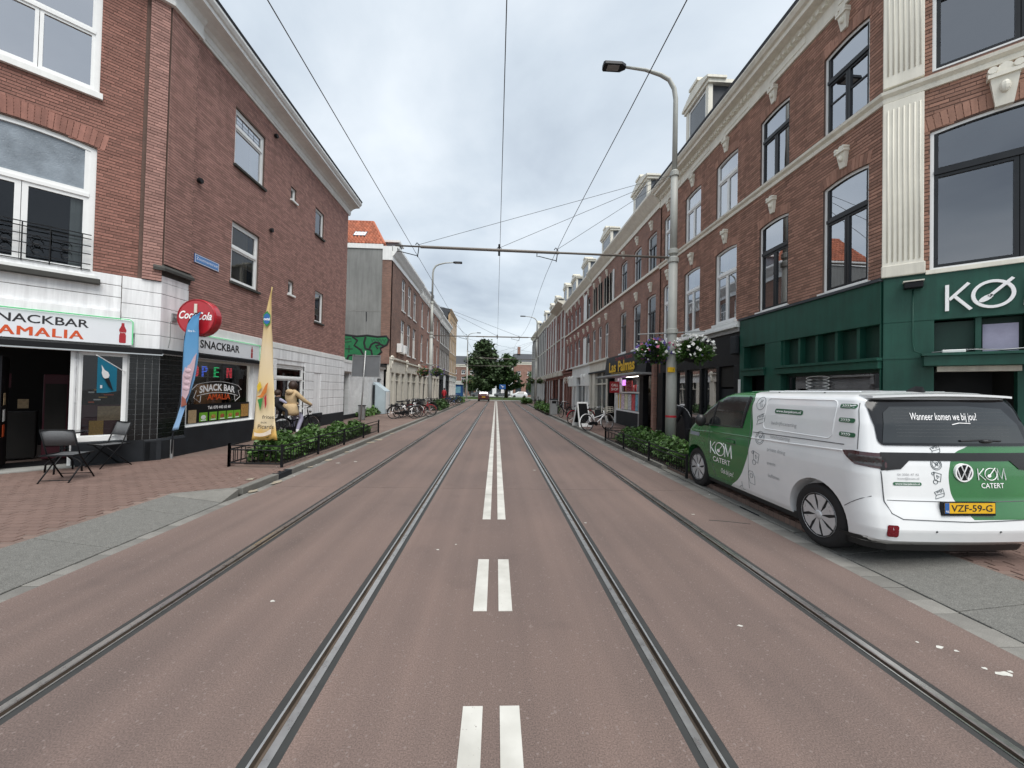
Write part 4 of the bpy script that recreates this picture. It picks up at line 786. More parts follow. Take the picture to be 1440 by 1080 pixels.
# ================= right corner: green caterer's shop under brick storeys, dark pub front beside it
XR = 6.6; YC = 6.31
fR = FR(XR, 0, R(-90)); fD = FR(XR, YC, R(-45))       # local x = -world y on the street front
rb = thing('brick_building', 'brown brick corner building with dark green ground floor and cream pilaster', 'building', (XR + 3, 10, 0))
YB = 15.4
wy = [(6.58, 7.55), (8.48, 9.45), (10.37, 11.42), (12.3, 13.34), (14.2, 15.05)]
def O(a, b, *r): return (-b, -a) + r
ops = [O(a, b, 7.05, 8.69, .05) for a, b in wy] + [O(a, b, 3.87, 5.99, .05) for a, b in wy]
wall(rb, fR, -YB, -YC, 3.75, 9.5, ops, 'mortar'); bricks(rb, fR, -YB + .1, -YC - .02, 3.8, 9.45, ops, 'brick_b', 300, seed=8)
for i, (a, b) in enumerate(wy):
    dark = i < 2; s = 'frame_black' if dark else 'frame_white'
    for j, (c, d) in enumerate(((7.05, 8.69), (3.87, 5.99))):
        fc = 'frame_white'; o = O(a, b, c, d, .05); w0 = window(rb, fR, *o, fc=fc, sc_=s, tr=c + (d - c) * .68, gl='glass_bright', y=.04, fwid=.05, sash=.045, sill='white' if j else None, cur=None if dark else ([(.0, .25, 0, 'curtain')] if j == 0 else [(.05, .3, 0, 'curtain'), (.7, .95, 0, 'curtain')]), horiz=c + (d - c) * .4 if j == 0 and i == 0 else None)
        voussoirs(rb, fR, o[0], o[1], d, .05, 'brick_b', h=.21, each=i < 2, proud=.01); keystone(rb, fR, (o[0] + o[1]) / 2, d + .2, d + .62, .22)
# band at second-floor sills and entablature, both mitred round the splay
ang = 2 ** .5 / 2
def Dpt(t): return (XR + ang * t, YC - ang * t)
pathR = [(XR, YB), (XR, YC), Dpt(4.2)]
cornice(rb, pathR, [(-.1, 6.84), (.04, 6.84), (.05, 6.9), (.03, 6.93), (.09, 6.97), (.10, 7.02), (-.1, 7.05)], 'cornice', 'sill_band')
cornice(rb, pathR, [(-.2, 9.36), (.05, 9.36), (.06, 9.42), (.025, 9.44), (.025, 9.68), (.05, 9.7), (.11, 9.78), (.13, 9.83), (.30, 9.86), (.31, 9.95), (.37, 9.98), (.42, 10.06), (.42, 10.1), (-.2, 10.12)], 'cornice')
m1 = MB(); sweep(m1, pathR, [(.2, 10.105), (.425, 10.105), (.45, 10.17), (.2, 10.18)]); m1.build('gutter_lip', 'slate', rb)
proto = None
for k in range(58):   # dentils under the cornice
    y = YC + .2 + k * .155
    if y > YB - .1: break
    if proto is None: proto = MB().box(XR - .13, XR - .02, -.04, .04, 9.70, 9.79).build('dentil', 'cornice', rb); y0 = y; proto.location.y = y; o = proto
    else: o = proto.copy(); col.objects.link(o); o.location.y = y
for k in range(5): MB(fR).box(-YB + .6 + k * 1.9, -YB + 1.7 + k * 1.9, -.042, -.02, 9.49, 9.64).build('frieze_panel', 'cornice', rb, bevel=.008)
m1 = MB(); q = [(XR - .1, YB), (XR - .1, YC), Dpt(4.2), (14, YC - 3), (14, YB)]; m1.add([(x, y, 10.1) for x, y in q] + [(7.9, YB, 11.9), (7.9, YC + 1.0, 11.9), (10.5, YC - 1.0, 11.9), (14, YC - 1, 11.9), (14, YB, 11.9)], [(i, (i + 1) % 5, (i + 1) % 5 + 5, i + 5) for i in range(5)] + [(5, 6, 7, 8, 9)]); m1.build('roof', 'slate', rb)
def dormer(parent, y0, y1, z0=10.0, z1=11.9, x=6.9, side='lead'):
    ym = (y0 + y1) / 2; F = FR(x, 0, R(-90)); a, b = -y1, -y0
    o = MB(F).box(a + .08, b - .08, .02, 2.2, z0, z1).build('dormer', side, parent); m1 = MB(F)
    m1.box(a, a + .16, -.05, .1, z0, z1); MB(F).box(b - .16, b, -.05, .1, z0, z1).build('dormer_jamb', 'cornice', o); m1.build('dormer_jamb', 'cornice', o)
    MB(F).box(a - .08, b + .08, -.1, 2.25, z1, z1 + .12).build('dormer_head', 'cornice', o); zz = z1 + .12
    MB(F).prism([(a - .14, zz), (b + .14, zz), (b + .14, zz + .08), ((a + b) / 2 + .2, zz + .36), ((a + b) / 2 - .2, zz + .36), (a - .14, zz + .08)], -.16, .5).build('pediment', 'cornice', o)
    MB(F).box((a + b) / 2 - .3, (a + b) / 2 + .3, -.2, .45, zz + .36, zz + .46).build('pediment_cap', 'cornice', o)
    wd = MB(F); wd.ring([(a + .16, z0 + .2), (b - .16, z0 + .2), (b - .16, z1 - .04), (a + .16, z1 - .04)], [(a + .24, z0 + .28), (b - .24, z0 + .28), (b - .24, z1 - .12), (a + .24, z1 - .12)], -.02, .04); wd.build('dormer_window', 'frame_white', o)
    g = MB(F); g.add([(a + .24, -.005, z0 + .28), (b - .24, -.005, z0 + .28), (b - .24, -.005, z1 - .12), (a + .24, -.005, z1 - .12)], [(0, 1, 2, 3)]); g.build('pane', 'glass_far', o)
dormer(rb, 12.4, 13.9, 10.0, 12.15, side='slate')
MB().box(XR, 14, YB - .25, YB, 0, 10.5).build('party_wall', 'brick_dark', rb)
q = [(XR + .02, YB - .26), (XR + .02, YC + .03), (XR + .03 + ang * 3.9, YC + .03 - ang * 3.9), (13, YC - 3), (13, YB - .26)]; m1 = MB()
for z in (.105, 3.72): m1.add([(x, y, z) for x, y in q], [(0, 1, 2, 3, 4)])
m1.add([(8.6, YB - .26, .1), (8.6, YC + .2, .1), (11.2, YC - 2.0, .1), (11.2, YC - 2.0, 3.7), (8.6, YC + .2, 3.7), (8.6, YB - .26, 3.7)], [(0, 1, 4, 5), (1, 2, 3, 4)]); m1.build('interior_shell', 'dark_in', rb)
MB(fD).box(1.08, 1.5, .18, .2, 2.5, 3.05).build('fanlight_panel', 'green_dark', rb); MB(fD).box(1.58, 4.1, .18, .2, 2.5, 3.05).build('fanlight_panel', 'green_dark', rb)
# splayed front
opd = [(.54, 2.35, 3.86, 6.13, .08), (.56, 2.35, 7.12, 9.0, .08)]
wall(rb, fD, 0, 4.2, 3.75, 9.5, opd, 'mortar'); bricks(rb, fD, .47, 4.2, 3.85, 9.45, opd, 'brick_b', 300, seed=9)
for o, tr in zip(opd, (5.45, 8.35)):
    window(rb, fD, *o, fc='frame_white', sc_='frame_black', tr=tr, gl='glass_mid', y=.03, fwid=.045, sash=.05, sill='cornice' if o[2] < 5 else None)
    voussoirs(rb, fD, o[0] - .02, o[1], o[3] + .02, .08, 'brick_b', h=.24, proud=.012)
keystone(rb, fD, 1.29, 6.2, 6.82, .34)
# fluted cream pilaster
for c, d in ((3.88, 6.82), (7.08, 9.4)):
    MB(fD).box(-.02, .47, -.07, .05, c, d).build('pilaster', 'cornice', rb, bevel=.01); m2 = MB(fR).box(-YC - .03, -YC, -.07, .05, c, d)
    for k in range(7): m1 = MB(fD); m1.tube([(.045 + k * .063, -.074, c + .2), (.045 + k * .063, -.074, d - .14)], .010, 8); m1.build('flute', 'cornice', rb, smooth=True)
MB(fD).box(-.03, .49, -.09, .05, 3.82, 4.02).build('pilaster_base', 'cream', rb, bevel=.015)
# green shop front along the street
sg = MB(fR).box(-10.12, -YC, -.05, .1, 3.05, 3.78).build('shop_fascia', 'green', rb, bevel=.006); MB(fR).box(-10.14, -YC + .02, -.09, .1, 3.78, 3.83).build('fascia_cap', 'slate', rb)
for a, b, c, d in [(-10.12, -9.95, .1, 3.05), (-9.15, -8.62, .1, 3.05), (-6.33, -YC, .1, 3.05), (-8.62, -6.33, .1, .6)]: MB(fR).box(a, b, -.045, .2, c, d).build('shop_pier', 'green', rb, bevel=.006)
MB(fR).box(-8.75, -6.28, -.14, .15, 2.42, 2.47).build('ledge', 'green', rb); MB(fR).box(-8.72, -6.3, -.10, .15, 2.28, 2.42).build('transom_rail', 'green', rb, bevel=.008)
MB(fR).box(-10.0, -9.1, -.12, .15, 2.42, 2.47).build('ledge', 'green', rb); MB(fR).box(-9.98, -9.12, -.09, .15, 2.28, 2.42).build('transom_rail', 'green', rb)
for k in range(5):
    a = -8.62 + k * .458; MB(fR).box(a, a + .06, .0, .15, 2.47, 3.05).build('fanlight_bar', 'green', rb); MB(fR).box(a + .06, a + .458, .12, .15, 2.47, 3.05).build('fanlight_panel', 'green_dark', rb)
MB(fR).box(-9.95, -9.15, .14, .16, 2.47, 3.05).build('fanlight_panel', 'green_dark', rb)
window(rb, fR, -8.6, -6.35, .6, 2.28, fc='green_dark', sc_='frame_black', mull=False, gl='glass', y=.1, fwid=.05, sash=.02, room=False, name='shop_window')
MB(fR).box(-9.95, -9.15, .3, .34, .1, 2.28).build('shop_door', 'black', rb)
bw = MB(fR)
for k in range(4): bw.ring([(-7.75 + .30 * math.cos(q) , 2.17 - k * .07 + .045 * math.sin(q)) for q in [i * PI / 8 for i in range(16)]], [(-7.75 + .28 * math.cos(q), 2.17 - k * .07 + .03 * math.sin(q)) for q in [i * PI / 8 for i in range(16)]], .084, .088)
bw.build('bowl_decal', 'letter_white', rb, kind='stuff')
# green splayed shop front
MB(fD).box(0, 4.2, -.05, .1, 3.05, 3.8).build('shop_fascia', 'green', rb, bevel=.006); MB(fD).box(-.02, 4.2, -.065, .1, 3.8, 3.825).build('fascia_cap', 'green_dark', rb)
MB(fD).box(0, .59, -.045, .2, .1, 3.05).build('shop_pier', 'green', rb, bevel=.006); MB(fD).box(1.42, 1.56, .0, .2, .1, 2.3).build('door_post', 'green', rb); MB(fD).box(0, .44, -.055, .1, 2.44, 2.5).build('moulding', 'green', rb)
MB(fD).box(.44, 4.2, -.30, .1, 2.46, 2.50).build('ledge', 'green', rb); MB(fD).box(.46, 4.2, -.26, .1, 2.3, 2.46).build('canopy_board', 'green', rb, bevel=.008); MB(fD).box(.62, 1.45, -.06, .1, 2.22, 2.3).build('shutter_box', 'cream', rb)
MB(fD).box(.59, 1.02, .1, .14, 2.5, 3.02).build('fanlight_panel', 'green_dark', rb); MB(fD).box(1.02, 1.08, .0, .16, 2.5, 3.05).build('fanlight_bar', 'green', rb)
MB(fD).box(1.1, 1.44, .06, .08, 2.52, 2.94).build('white_board', 'lavender', rb); MB(fD).box(1.5, 1.58, .0, .16, 2.5, 3.05).build('fanlight_bar', 'green', rb)
MB(fD).box(.66, .9, -.22, -.08, 2.5, 2.55).build('junction_box', 'white', rb, bevel=.01)
for k in range(4):
    m1 = MB(fD); m1.tube([(.55 + .1 * k, -.2 + .02 * k, 2.515), (.9 + .05 * k, -.15, 2.55), (1.25, -.24 + .03 * k, 2.52), (1.7 + .2 * k, -.18, 2.56 + .03 * (k == 3))], .008, 5); m1.build('cable', 'black' if k % 2 else 'galv', rb, smooth=True)
window(rb, fD, 1.56, 3.9, .5, 2.3, fc='green_dark', sc_='green_dark', mull=False, gl='glass', y=.1, name='shop_window')
MB(fD).box(.59, 1.42, .9, .95, .1, 2.3).build('shop_door', 'black', rb)
t = thing('letter_sign', 'white KOM lettering with a slashed O on the green fascia', 'sign', fD((1.3, -.05, 3.15)))
def kom(fr, x, z, h, y, par, mat='letter_white', w_=None, dep=.03, bold=.14, nm='letter'):
    """K, slashed O with a ladle, M, drawn with bars"""
    s = h; b = bold * h * .55
    def bar(p, q): 
        d = Vector((q[0] - p[0], q[1] - p[1])); d.normalize(); nn = Vector((-d.y, d.x)) * b / 2; return [(p[0] - nn.x, p[1] - nn.y), (q[0] - nn.x, q[1] - nn.y), (q[0] + nn.x, q[1] + nn.y), (p[0] + nn.x, p[1] + nn.y)]
    W = (w_ or 2.25 * h) / 2.25 / h
    def T(P): return [(x + a * s * W, z + c * s) for a, c in P]
    for L, bars in (('K', [((.05, 0), (.05, 1)), ((.1, .42), (.55, 1)), ((.22, .55), (.6, 0))]), ('M', [((1.76, 0), (1.82, 1)), ((1.82, 1), (2.09, .1)), ((2.09, .1), (2.36, 1)), ((2.36, 1), (2.42, 0))])):
        m1 = MB(fr)
        for p, q in bars: m1.prism(bar((x + p[0] * s * W, z + p[1] * s), (x + q[0] * s * W, z + q[1] * s)), y, y + dep)
        m1.build(nm, mat, par)
    m1 = MB(fr); cx, cz = 1.08, .5; n = 28; k = b / s
    m1.ring(T([(cx + .48 * math.cos(2 * PI * i / n), cz + .52 * math.sin(2 * PI * i / n)) for i in range(n)]), T([(cx + (.48 - k / W) * math.cos(2 * PI * i / n), cz + (.52 - k) * math.sin(2 * PI * i / n)) for i in range(n)]), y, y + dep)
    m1.prism(bar((x + .98 * s * W, z + .4 * s), (x + 1.5 * s * W, z + 1.02 * s)), y - .003, y + dep - .004)
    m1.prism(T([(.93 + .15 * math.cos(2 * PI * i / 12) + .05 * math.sin(2 * PI * i / 12), .36 + .13 * math.sin(2 * PI * i / 12) + .05 * math.cos(2 * PI * i / 12)) for i in range(12)]), y - .003, y + dep - .002)
    m1.build(nm, mat, par)
kom(fD, .70, 3.17, .41, -.085, t, w_=1.0, bold=.18)
t = thing('wall_light', 'dark floodlight on the green corner below the cream pilaster', 'light', fD((.34, -.1, 3.5))); MB(fD).box(.24, .46, -.2, -.06, 3.58, 3.68).build('housing', 'black', t, bevel=.01); MB(fD).box(.23, .47, -.21, -.05, 3.68, 3.7).build('cover', 'cream', t)
m1 = MB(fD); m1.tube([(.35, -.06, 3.58), (.35, -.065, 2.7), (.37, -.065, 2.56), (.46, -.1, 2.5)], .009, 6); m1.build('cable_pipe', 'green', t, smooth=True)
# dark pub front, next along
MB(fR).box(-YB + .2, -10.14, -.07, .1, 3.5, 3.62).build('pub_cornice', 'galv', rb, bevel=.01); MB(fR).box(-YB + .2, -10.14, -.16, .1, 3.62, 3.7).build('pub_cornice', 'white', rb, bevel=.01); MB(fR).box(-YB + .2, -10.14, -.12, .1, 3.7, 3.78).build('pub_cornice', 'white', rb)
MB(fR).box(-YB + .2, -10.14, -.02, .1, 2.6, 3.5).build('pub_fascia', 'black', rb)
for a, b in ((-10.4, -10.14), (-11.25, -11.1), (-12.2, -12.08), (-13.15, -13.03), (-14.1, -13.95), (-15.4, -14.95)): MB(fR).box(a, b, -.03, .16, .1, 2.6).build('pub_pier', 'black', rb, bevel=.008)
MB(fR).box(-10.42, -10.16, -.14, -.03, 2.9, 3.4).build('corbel', 'anthracite', rb, bevel=.02)
for a, b in ((-12.08, -11.25), (-13.03, -12.2), (-13.95, -13.15)):
    window(rb, fR, a, b, .95, 2.6, fc='frame_black', sc_='frame_black', mull=False, gl='glass_bright', y=.04, fwid=.03, sash=.02, cur=[(.1, .4, 0, 'curtain'), (.6, .9, 0, 'curtain')], name='pub_window'); MB(fR).box(a, b, .0, .15, .1, .95).build('stall_riser', 'black', rb)
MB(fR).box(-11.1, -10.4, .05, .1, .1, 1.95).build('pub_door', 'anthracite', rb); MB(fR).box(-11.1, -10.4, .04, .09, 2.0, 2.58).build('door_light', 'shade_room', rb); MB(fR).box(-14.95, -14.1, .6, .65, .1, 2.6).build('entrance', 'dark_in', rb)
MB(fR).box(-10.14, -10.06, -.07, -.05, 1.7, 2.2).build('notice_strip', 'white', rb)
# ================= the rows of houses further along the street
def fwin(parent, fr, a, b, c, d, rise=0, fc='frame_white', sc_=None, tr=.68, y=.07, gl='glass_far', sill='white', blind=None):
    """a window of a farther house: frame, transom, panes, sill"""
    w0 = MB(fr).ring(arch(a, b, c, d, rise, 0, 4), arch(a, b, c, d, rise, .07, 4), y, y + .07).build('window', fc, parent); sc_ = sc_ or fc; zt = c + (d - c) * tr if tr else None
    if tr: MB(fr).box(a + .07, b - .07, y - .005, y + .05, zt - .035, zt + .035).build('transom', sc_, w0)
    MB(fr).box((a + b) / 2 - .03, (a + b) / 2 + .03, y + .004, y + .05, c + .07, zt - .035 if tr else d - .06).build('mullion', sc_, w0)
    o = arch(a, b, c, d, rise, .06, 4)
    if tr: up_ = [(a + .07, zt), (b - .07, zt)] + [p for p in o[2:]]; MB(fr).add([(x, y + .03, z) for x, z in up_], [tuple(range(len(up_)))]).build('pane', gl, w0); zt2 = zt
    else: zt2 = d - .06
    for p, q in ((a + .07, (a + b) / 2), ((a + b) / 2, b - .07)): MB(fr).add([(p, y + .032, c + .07), (q, y + .032, c + .07), (q, y + .032, zt2), (p, y + .032, zt2)], [(0, 1, 2, 3)]).build('pane', blind or gl, w0)
    if sill: MB(fr).box(a - .05, b + .05, -.06, y, c - .09, c - .001).build('sill', sill, w0)
    return w0
def house(name, label, fr, u0, u1, zc, mat, us, lv, corn='cornice', ch=.7, out_=.42, ww=1.0, rise=.05, fc='frame_white', sc_='frame_white', z0=3.7, depth=7, roofm='slate', keys=False, band=True, rh=1.8, mid=None, win=True):
    """two upper storeys of brick over a shop storey; us are window centres"""
    p = fr((u0 / 2 + u1 / 2, 2, 0)); h = thing(name, label, 'house', (p[0], p[1], 0)); ops = [(u - ww / 2, u + ww / 2, c, d, rise) for u in us for c, d in lv]
    wall(h, fr, u0, u1, z0, zc + .05, ops, mat, depth=.14)
    if win:
        for i, o in enumerate(ops):
            fwin(h, fr, *o, fc=fc if i % 3 else 'frame_white', sc_=sc_, sill='white', blind='curtain' if random.random() < .1 else None)
            if keys: keystone(h, fr, (o[0] + o[1]) / 2, o[3] + .2, o[3] + .62, .22)
    pr = [(0, zc), (.05, zc), (.05, zc + .3 * ch), (out_ * .35, zc + .42 * ch), (out_ * .6, zc + .6 * ch), (out_ * .85, zc + .75 * ch), (out_, zc + .85 * ch), (out_, zc + ch), (0, zc + ch)]
    m1 = MB(fr); m1.loft([[(u, -o, z) for o, z in pr] for u in (u0, u1)]); m1.build('cornice', corn, h)
    if band: MB(fr).box(u0, u1, -.08, .02, lv[1][0] - .13, lv[1][0] - .02).build('sill_band', corn, h)
    m1 = MB(fr); zt = zc + ch - .02; m1.add([(u0, -.05, zt), (u1, -.05, zt), (u1, 1.7, zt + rh), (u0, 1.7, zt + rh), (u0, depth, zt + rh), (u1, depth, zt + rh), (u0, depth, 0), (u1, depth, 0), (u0, -.05, zt - .3), (u1, -.05, zt - .3)], [(0, 1, 2, 3), (3, 2, 5, 4), (4, 5, 7, 6), (0, 3, 4, 6, 8), (1, 9, 7, 5, 2)]); m1.build('roof', roofm, h)
    return h
def shopfront(h, fr, u0, u1, zt, mat, bays, door=None, gl='glass_far', fasc=.75, fm=None, rise_=.6):
    """piers, fascia, riser, big panes; bays = list of (a, b)"""
    MB(fr).box(u0, u1, -.06, .15, zt - fasc, zt).build('shop_fascia', fm or mat, h); MB(fr).box(u0 - .02, u1 + .02, -.2, .15, zt, zt + .12).build('shop_cornice', mat, h)
    ed = [u0] + [q for b in bays for q in b] + [u1]
    for a, b in zip(ed[::2], ed[1::2]):
        if b - a > .01: MB(fr).box(a, b, -.05, .2, .1, zt - fasc).build('shop_pier', mat, h)
    for k, (a, b) in enumerate(bays):
        isd = door is not None and k in door
        MB(fr).add([(a, .16, .1), (b, .16, .1), (b, .16, zt - fasc), (a, .16, zt - fasc)], [(0, 1, 2, 3)]).build('shop_pane' if not isd else 'door', gl if not isd else 'black', h)
        if not isd: MB(fr).box(a, b, .0, .15, .1, rise_).build('stall_riser', 'anthracite', h)
        MB(fr).box(a, b, .05, .15, 2.25, 2.33).build('transom', mat, h); MB(fr).box((a + b) / 2 - .03, (a + b) / 2 + .03, .06, .15, rise_ if not isd else 2.3, zt - fasc).build('mullion', mat, h)
# ---- right row (local x = -world y)
LV = [(3.85, 5.95), (7.05, 8.62)]
h2 = house('row_house', 'brick house with tall arched windows above the Las Palmas shop', fR, -22.4, -15.42, 9.43, 'brick_far_b', [-16.3, -18.0, -19.95], LV, keys=True, sc_='frame_black')
dormer(h2, 17.5, 19.4, 9.9, 11.75)
h2b = house('row_house', 'brick house with boarded gaping upper windows beside Las Palmas', fR, -26.8, -22.42, 9.43, 'brick_far_b', [-23.0, -24.5, -26.0], LV, keys=True, ww=.8)
dormer(h2b, 23.3, 25.3, 9.9, 11.75)
for u in (-22.0, -23.2, -24.5, -25.8):
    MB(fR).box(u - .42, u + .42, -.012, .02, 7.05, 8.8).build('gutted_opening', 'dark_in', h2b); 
    for k in range(2):
        x = u - .36 + k * .5; m1 = MB(fR); m1.add([(x, -.04, 7.1 + .2 * random.random()), (x + .09, -.05, 7.05), (x + .11 + random.uniform(-.1, .1), -.09, 8.75), (x + random.uniform(-.08, .08), -.05, 8.78)], [(0, 1, 2, 3)]); o = m1.build('loose_board', 'cream', h2b); o.modifiers.new('t', 'SOLIDIFY').thickness = .02
MB(fR).box(-21.7, -21.5, -.07, -.02, 7.05, 8.8).build('board', 'white', h2b)
h3 = house('row_house', 'red brown house with pale consoles and a white ornate shop front', fR, -37, -26.82, 9.3, 'brick_far_e', [-27.7, -29.0, -30.8, -32.2, -34.0, -35.6], LV, keys=True, ww=.9)
dormer(h3, 29, 31, 9.9, 11.75); dormer(h3, 33.5, 35.5, 9.9, 11.75)
for u, z in ((-28.35, 3.85), (-28.35, 7.05)): MB(fR).box(u - .45, u + .45, -.1, -.06, z, z + 1.9).build('shutter', 'white', h3)
h4 = house('row_house', 'dark red house with a heavy projecting dark cornice', fR, -42.5, -37.02, 9.9, 'brick_far_e', [-38.3, -40.0, -41.6], [(3.9, 6.2), (7.2, 9.2)], corn='cream', out_=.8, ww=.8)
h5 = house('row_house', 'tall red house with white window pilasters', fR, -51, -42.52, 10.1, 'brick_far_e', [-43.7, -45.6, -47.6, -49.6], [(3.9, 6.2), (7.2, 9.3)], ww=.95)
h6 = house('row_house', 'grey brick end house with white window surrounds', fR, -62, -51.02, 10.4, 'brick_far_c', [-52.2, -54.1, -56, -57.9, -59.8], [(3.9, 6.2), (7.2, 9.4)], ww=1.0)
h7 = house('row_house', 'pale grey corner house at the roundabout end of the row', fR, -71, -62.02, 10.7, 'brick_far_c', [-63.3, -65.2, -67.1, -69.0], [(3.9, 6.3), (7.2, 9.5)], ww=1.0)
for h_, y0, y1, z in ((h4, 38, 39.8, 10.4), (h5, 44, 46, 10.6), (h5, 48, 50, 10.6), (h6, 54, 56, 10.9), (h7, 64, 66, 11.2)): dormer(h_, y0, y1, z, z + 1.8)
for h_, us in ((h4, (-42.4, -39.2, -37.2)), (h5, (-50.9, -48.6, -46.6, -44.6, -42.7)), (h6, (-61.8, -58.8, -56.9, -55, -53.1, -51.2)), (h7, (-70.8, -68, -66.1, -64.2, -62.2))):
    for u in us: MB(fR).box(u - .09, u + .09, -.1, .05, 3.9, 10.1).build('pilaster', 'white', h_)
    for a, b in zip(us, us[1:]): MB(fR).box(a + .3, b - .3, -.35, .05, 3.3, 3.75).build('balcony', 'cream', h_); 
for h_, u0, u1 in ((h4, -42.5, -37), (h5, -51, -42.5), (h6, -62, -51), (h7, -71, -62)):
    n = int((u1 - u0) / 1.9); st = (u1 - u0) / n; m_ = {h4: 'brick_far_e', h5: 'brick_far_e', h6: 'white', h7: 'grey_render'}[h_]
    shopfront(h_, fR, u0, u1, 3.6, m_, [(u0 + k * st + .45, u0 + (k + 1) * st - .45) for k in range(n)], door={0, 3, 5}, fasc=.6)
    for k in range(n + 1): MB(fR).box(u0 + k * st - .12, u0 + k * st + .12, -.12, .02, .1, 3.0).build('pilaster', 'white', h_)
# Las Palmas shop
MB(fR).box(-22.35, -16.0, -.02, .16, 3.0, 3.72).build('shop_wall', 'black', h2)
for a, b in ((-22.35, -22.1), (-17.35, -16.9), (-16.0, -15.78)): MB(fR).box(a, b, -.05, .2, .1, 3.0).build('shop_pier', 'black' if a < -16 else 'brick_far_b', h2)
MB(fR).box(-15.78, -15.42, .1, .2, .1, 3.8).build('shop_recess', 'black', h2); MB(fR).box(-20.75, -17.35, -.03, .15, .1, .85).build('stall_riser', 'anthracite', h2)
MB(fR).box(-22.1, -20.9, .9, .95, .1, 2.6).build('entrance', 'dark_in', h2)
for x in (-20.9, -20.45, -21.25): MB(fR).box(x, x + .14, .02, .12, .1, 2.6).build('door_jamb', 'frame_white', h2)
for z in (.82, 1.75): MB(fR).box(-20.75, -17.35, -.06, .1, z, z + .07).build('window_rail', 'frame_white', h2)
MB(fR).box(-17.5, -17.35, -.05, .12, .1, 2.6).build('window_post', 'galv', h2)
MB(fR).add([(-20.7, .05, .9), (-17.5, .05, .9), (-17.5, .05, 2.55), (-20.7, .05, 2.55)], [(0, 1, 2, 3)]).build('shop_pane', 'glass_shop', h2); MB(fR).box(-20.7, -17.5, .8, .85, .5, 2.6).build('back_panel', 'shade_room', h2)
pcol = [pm('goods_%d' % k, c, .6, .5, 14) for k, c in enumerate([(.8, .5, .12), (.75, .55, .66), (.85, .75, .5), (.6, .6, .62), (.6, .09, .1), (.2, .42, .55)])]
for k in range(6): MB(fR).box(-20.65 + k * .52, -20.2 + k * .52, .03, .045, .92, 1.7).build('poster', 'goods_%d' % k, h2)
for k in range(9): MB(fR).box(-20.6 + k * .34, -20.42 + k * .34, .4, .6, 1.8, 1.95 + .35 * random.random()).build('goods', 'goods_%d' % (k % 6), h2)
emit('glow_pink', (.8, .3, 1), .8); MB(fR).box(-20.4, -17.8, .35, .55, 2.6, 2.63).build('ceiling_lamp_or_fill', 'shop_lamp', h2); MB(fR).box(-20.5, -20.1, .2, .25, 2.15, 2.45).build('lit_panel', 'glow_pink', h2); MB(fR).box(-19.7, -18.9, .15, .2, 1.85, 2.4).build('poster', 'goods_4', h2)
t = thing('shop_sign', 'black fascia sign reading Las Palmas in yellow letters', 'sign', fR((-19.2, -.3, 2.66)))
m1 = MB(fR); m1.add([(-22.3, -.28, 2.66), (-16.1, -.28, 2.66), (-16.1, -.16, 3.74), (-22.3, -.16, 3.74), (-22.3, -.02, 2.66), (-16.1, -.02, 2.66), (-16.1, -.02, 3.74), (-22.3, -.02, 3.74)], [(0, 1, 2, 3), (1, 5, 6, 2), (0, 3, 7, 4), (3, 2, 6, 7), (0, 4, 5, 1)]); m1.build('panel', 'black', t)
MB(fR).box(-22.4, -16.0, -.75, -.02, 2.56, 2.66).build('awning_case', 'galv', t, bevel=.02)
fL2 = FR(XR, 0, R(-90)); m1 = MB(fR); text_on(m1, 'Las', -21.3, 2.88, .52, -.295, w=1.2, bold=.03); m1.build('lettering', 'yellow', t); m1 = MB(fR); text_on(m1, 'Palmas', -19.75, 2.88, .52, -.295, w=2.4, bold=.03); m1.build('lettering', 'yellow', t)
m1 = MB(fR); text_on(m1, 'TROPICAL TOKO', -20.5, 3.46, .16, -.215, w=2.6); m1.build('lettering', 'red', t); m1 = MB(fR); text_on(m1, 'TOKO AVONDWINKEL SNACKS TELEFOON', -21.0, 2.75, .08, -.295, w=3.5); m1.build('lettering', 'yellow', t)
t = thing('projecting_sign', 'small red projecting sign beside the Las Palmas door', 'sign', fR((-21.9, -.6, 1.9))); F2 = FR(XR - .32, 20.2, 0)
MB(F2).box(-.25, .25, -.04, .04, 1.75, 2.35).build('panel', 'red', t, bevel=.02); m1 = MB(F2); text_on(m1, 'CALL', 0, 2.1, .13, -.045, w=.36, align='c', bold=.02); m1.build('lettering', 'letter_white', t); m1 = MB(F2); text_on(m1, 'SHOP', 0, 1.88, .13, -.045, w=.36, align='c', bold=.02); m1.build('lettering', 'letter_white', t); MB(F2).box(.24, .33, -.02, .02, 2.2, 2.26).build('bracket', 'galv', t)
shopfront(h2b, fR, -26.8, -22.4, 3.7, 'cream', [(-26.5, -26.0), (-25.4, -22.75)], door={0}, fasc=.7)
MB(fR).box(-26.85, -22.4, -.14, .02, 3.0, 3.1).build('moulding', 'anthracite', h2b)
shopfront(h3, fR, -33.0, -26.82, 3.7, 'white', [(-32.4, -31.8), (-31.2, -28.2), (-27.8, -27.3)], door={0}, fasc=.8)
for u in (-32.8, -31.5, -28.0, -27.0): 
    m1 = MB(fR); m1.prism([(u - .14, 2.2), (u + .14, 2.2), (u + .2, 3.0), (u - .2, 3.0)], -.4, .0); m1.ball((u, -.34, 2.85), (.14, .14, .2), 8, 6); m1.build('console', 'white', h3)
shopfront(h3, fR, -37, -33.0, 3.4, 'brick_far_e', [(-36.5, -35.8), (-35.2, -34.5), (-34, -33.4)], door={1}, fasc=.9)
for u in (-36.1, -34.85, -33.7): keystone(h3, fR, u, 2.5, 3.1, .3, y=-.06)
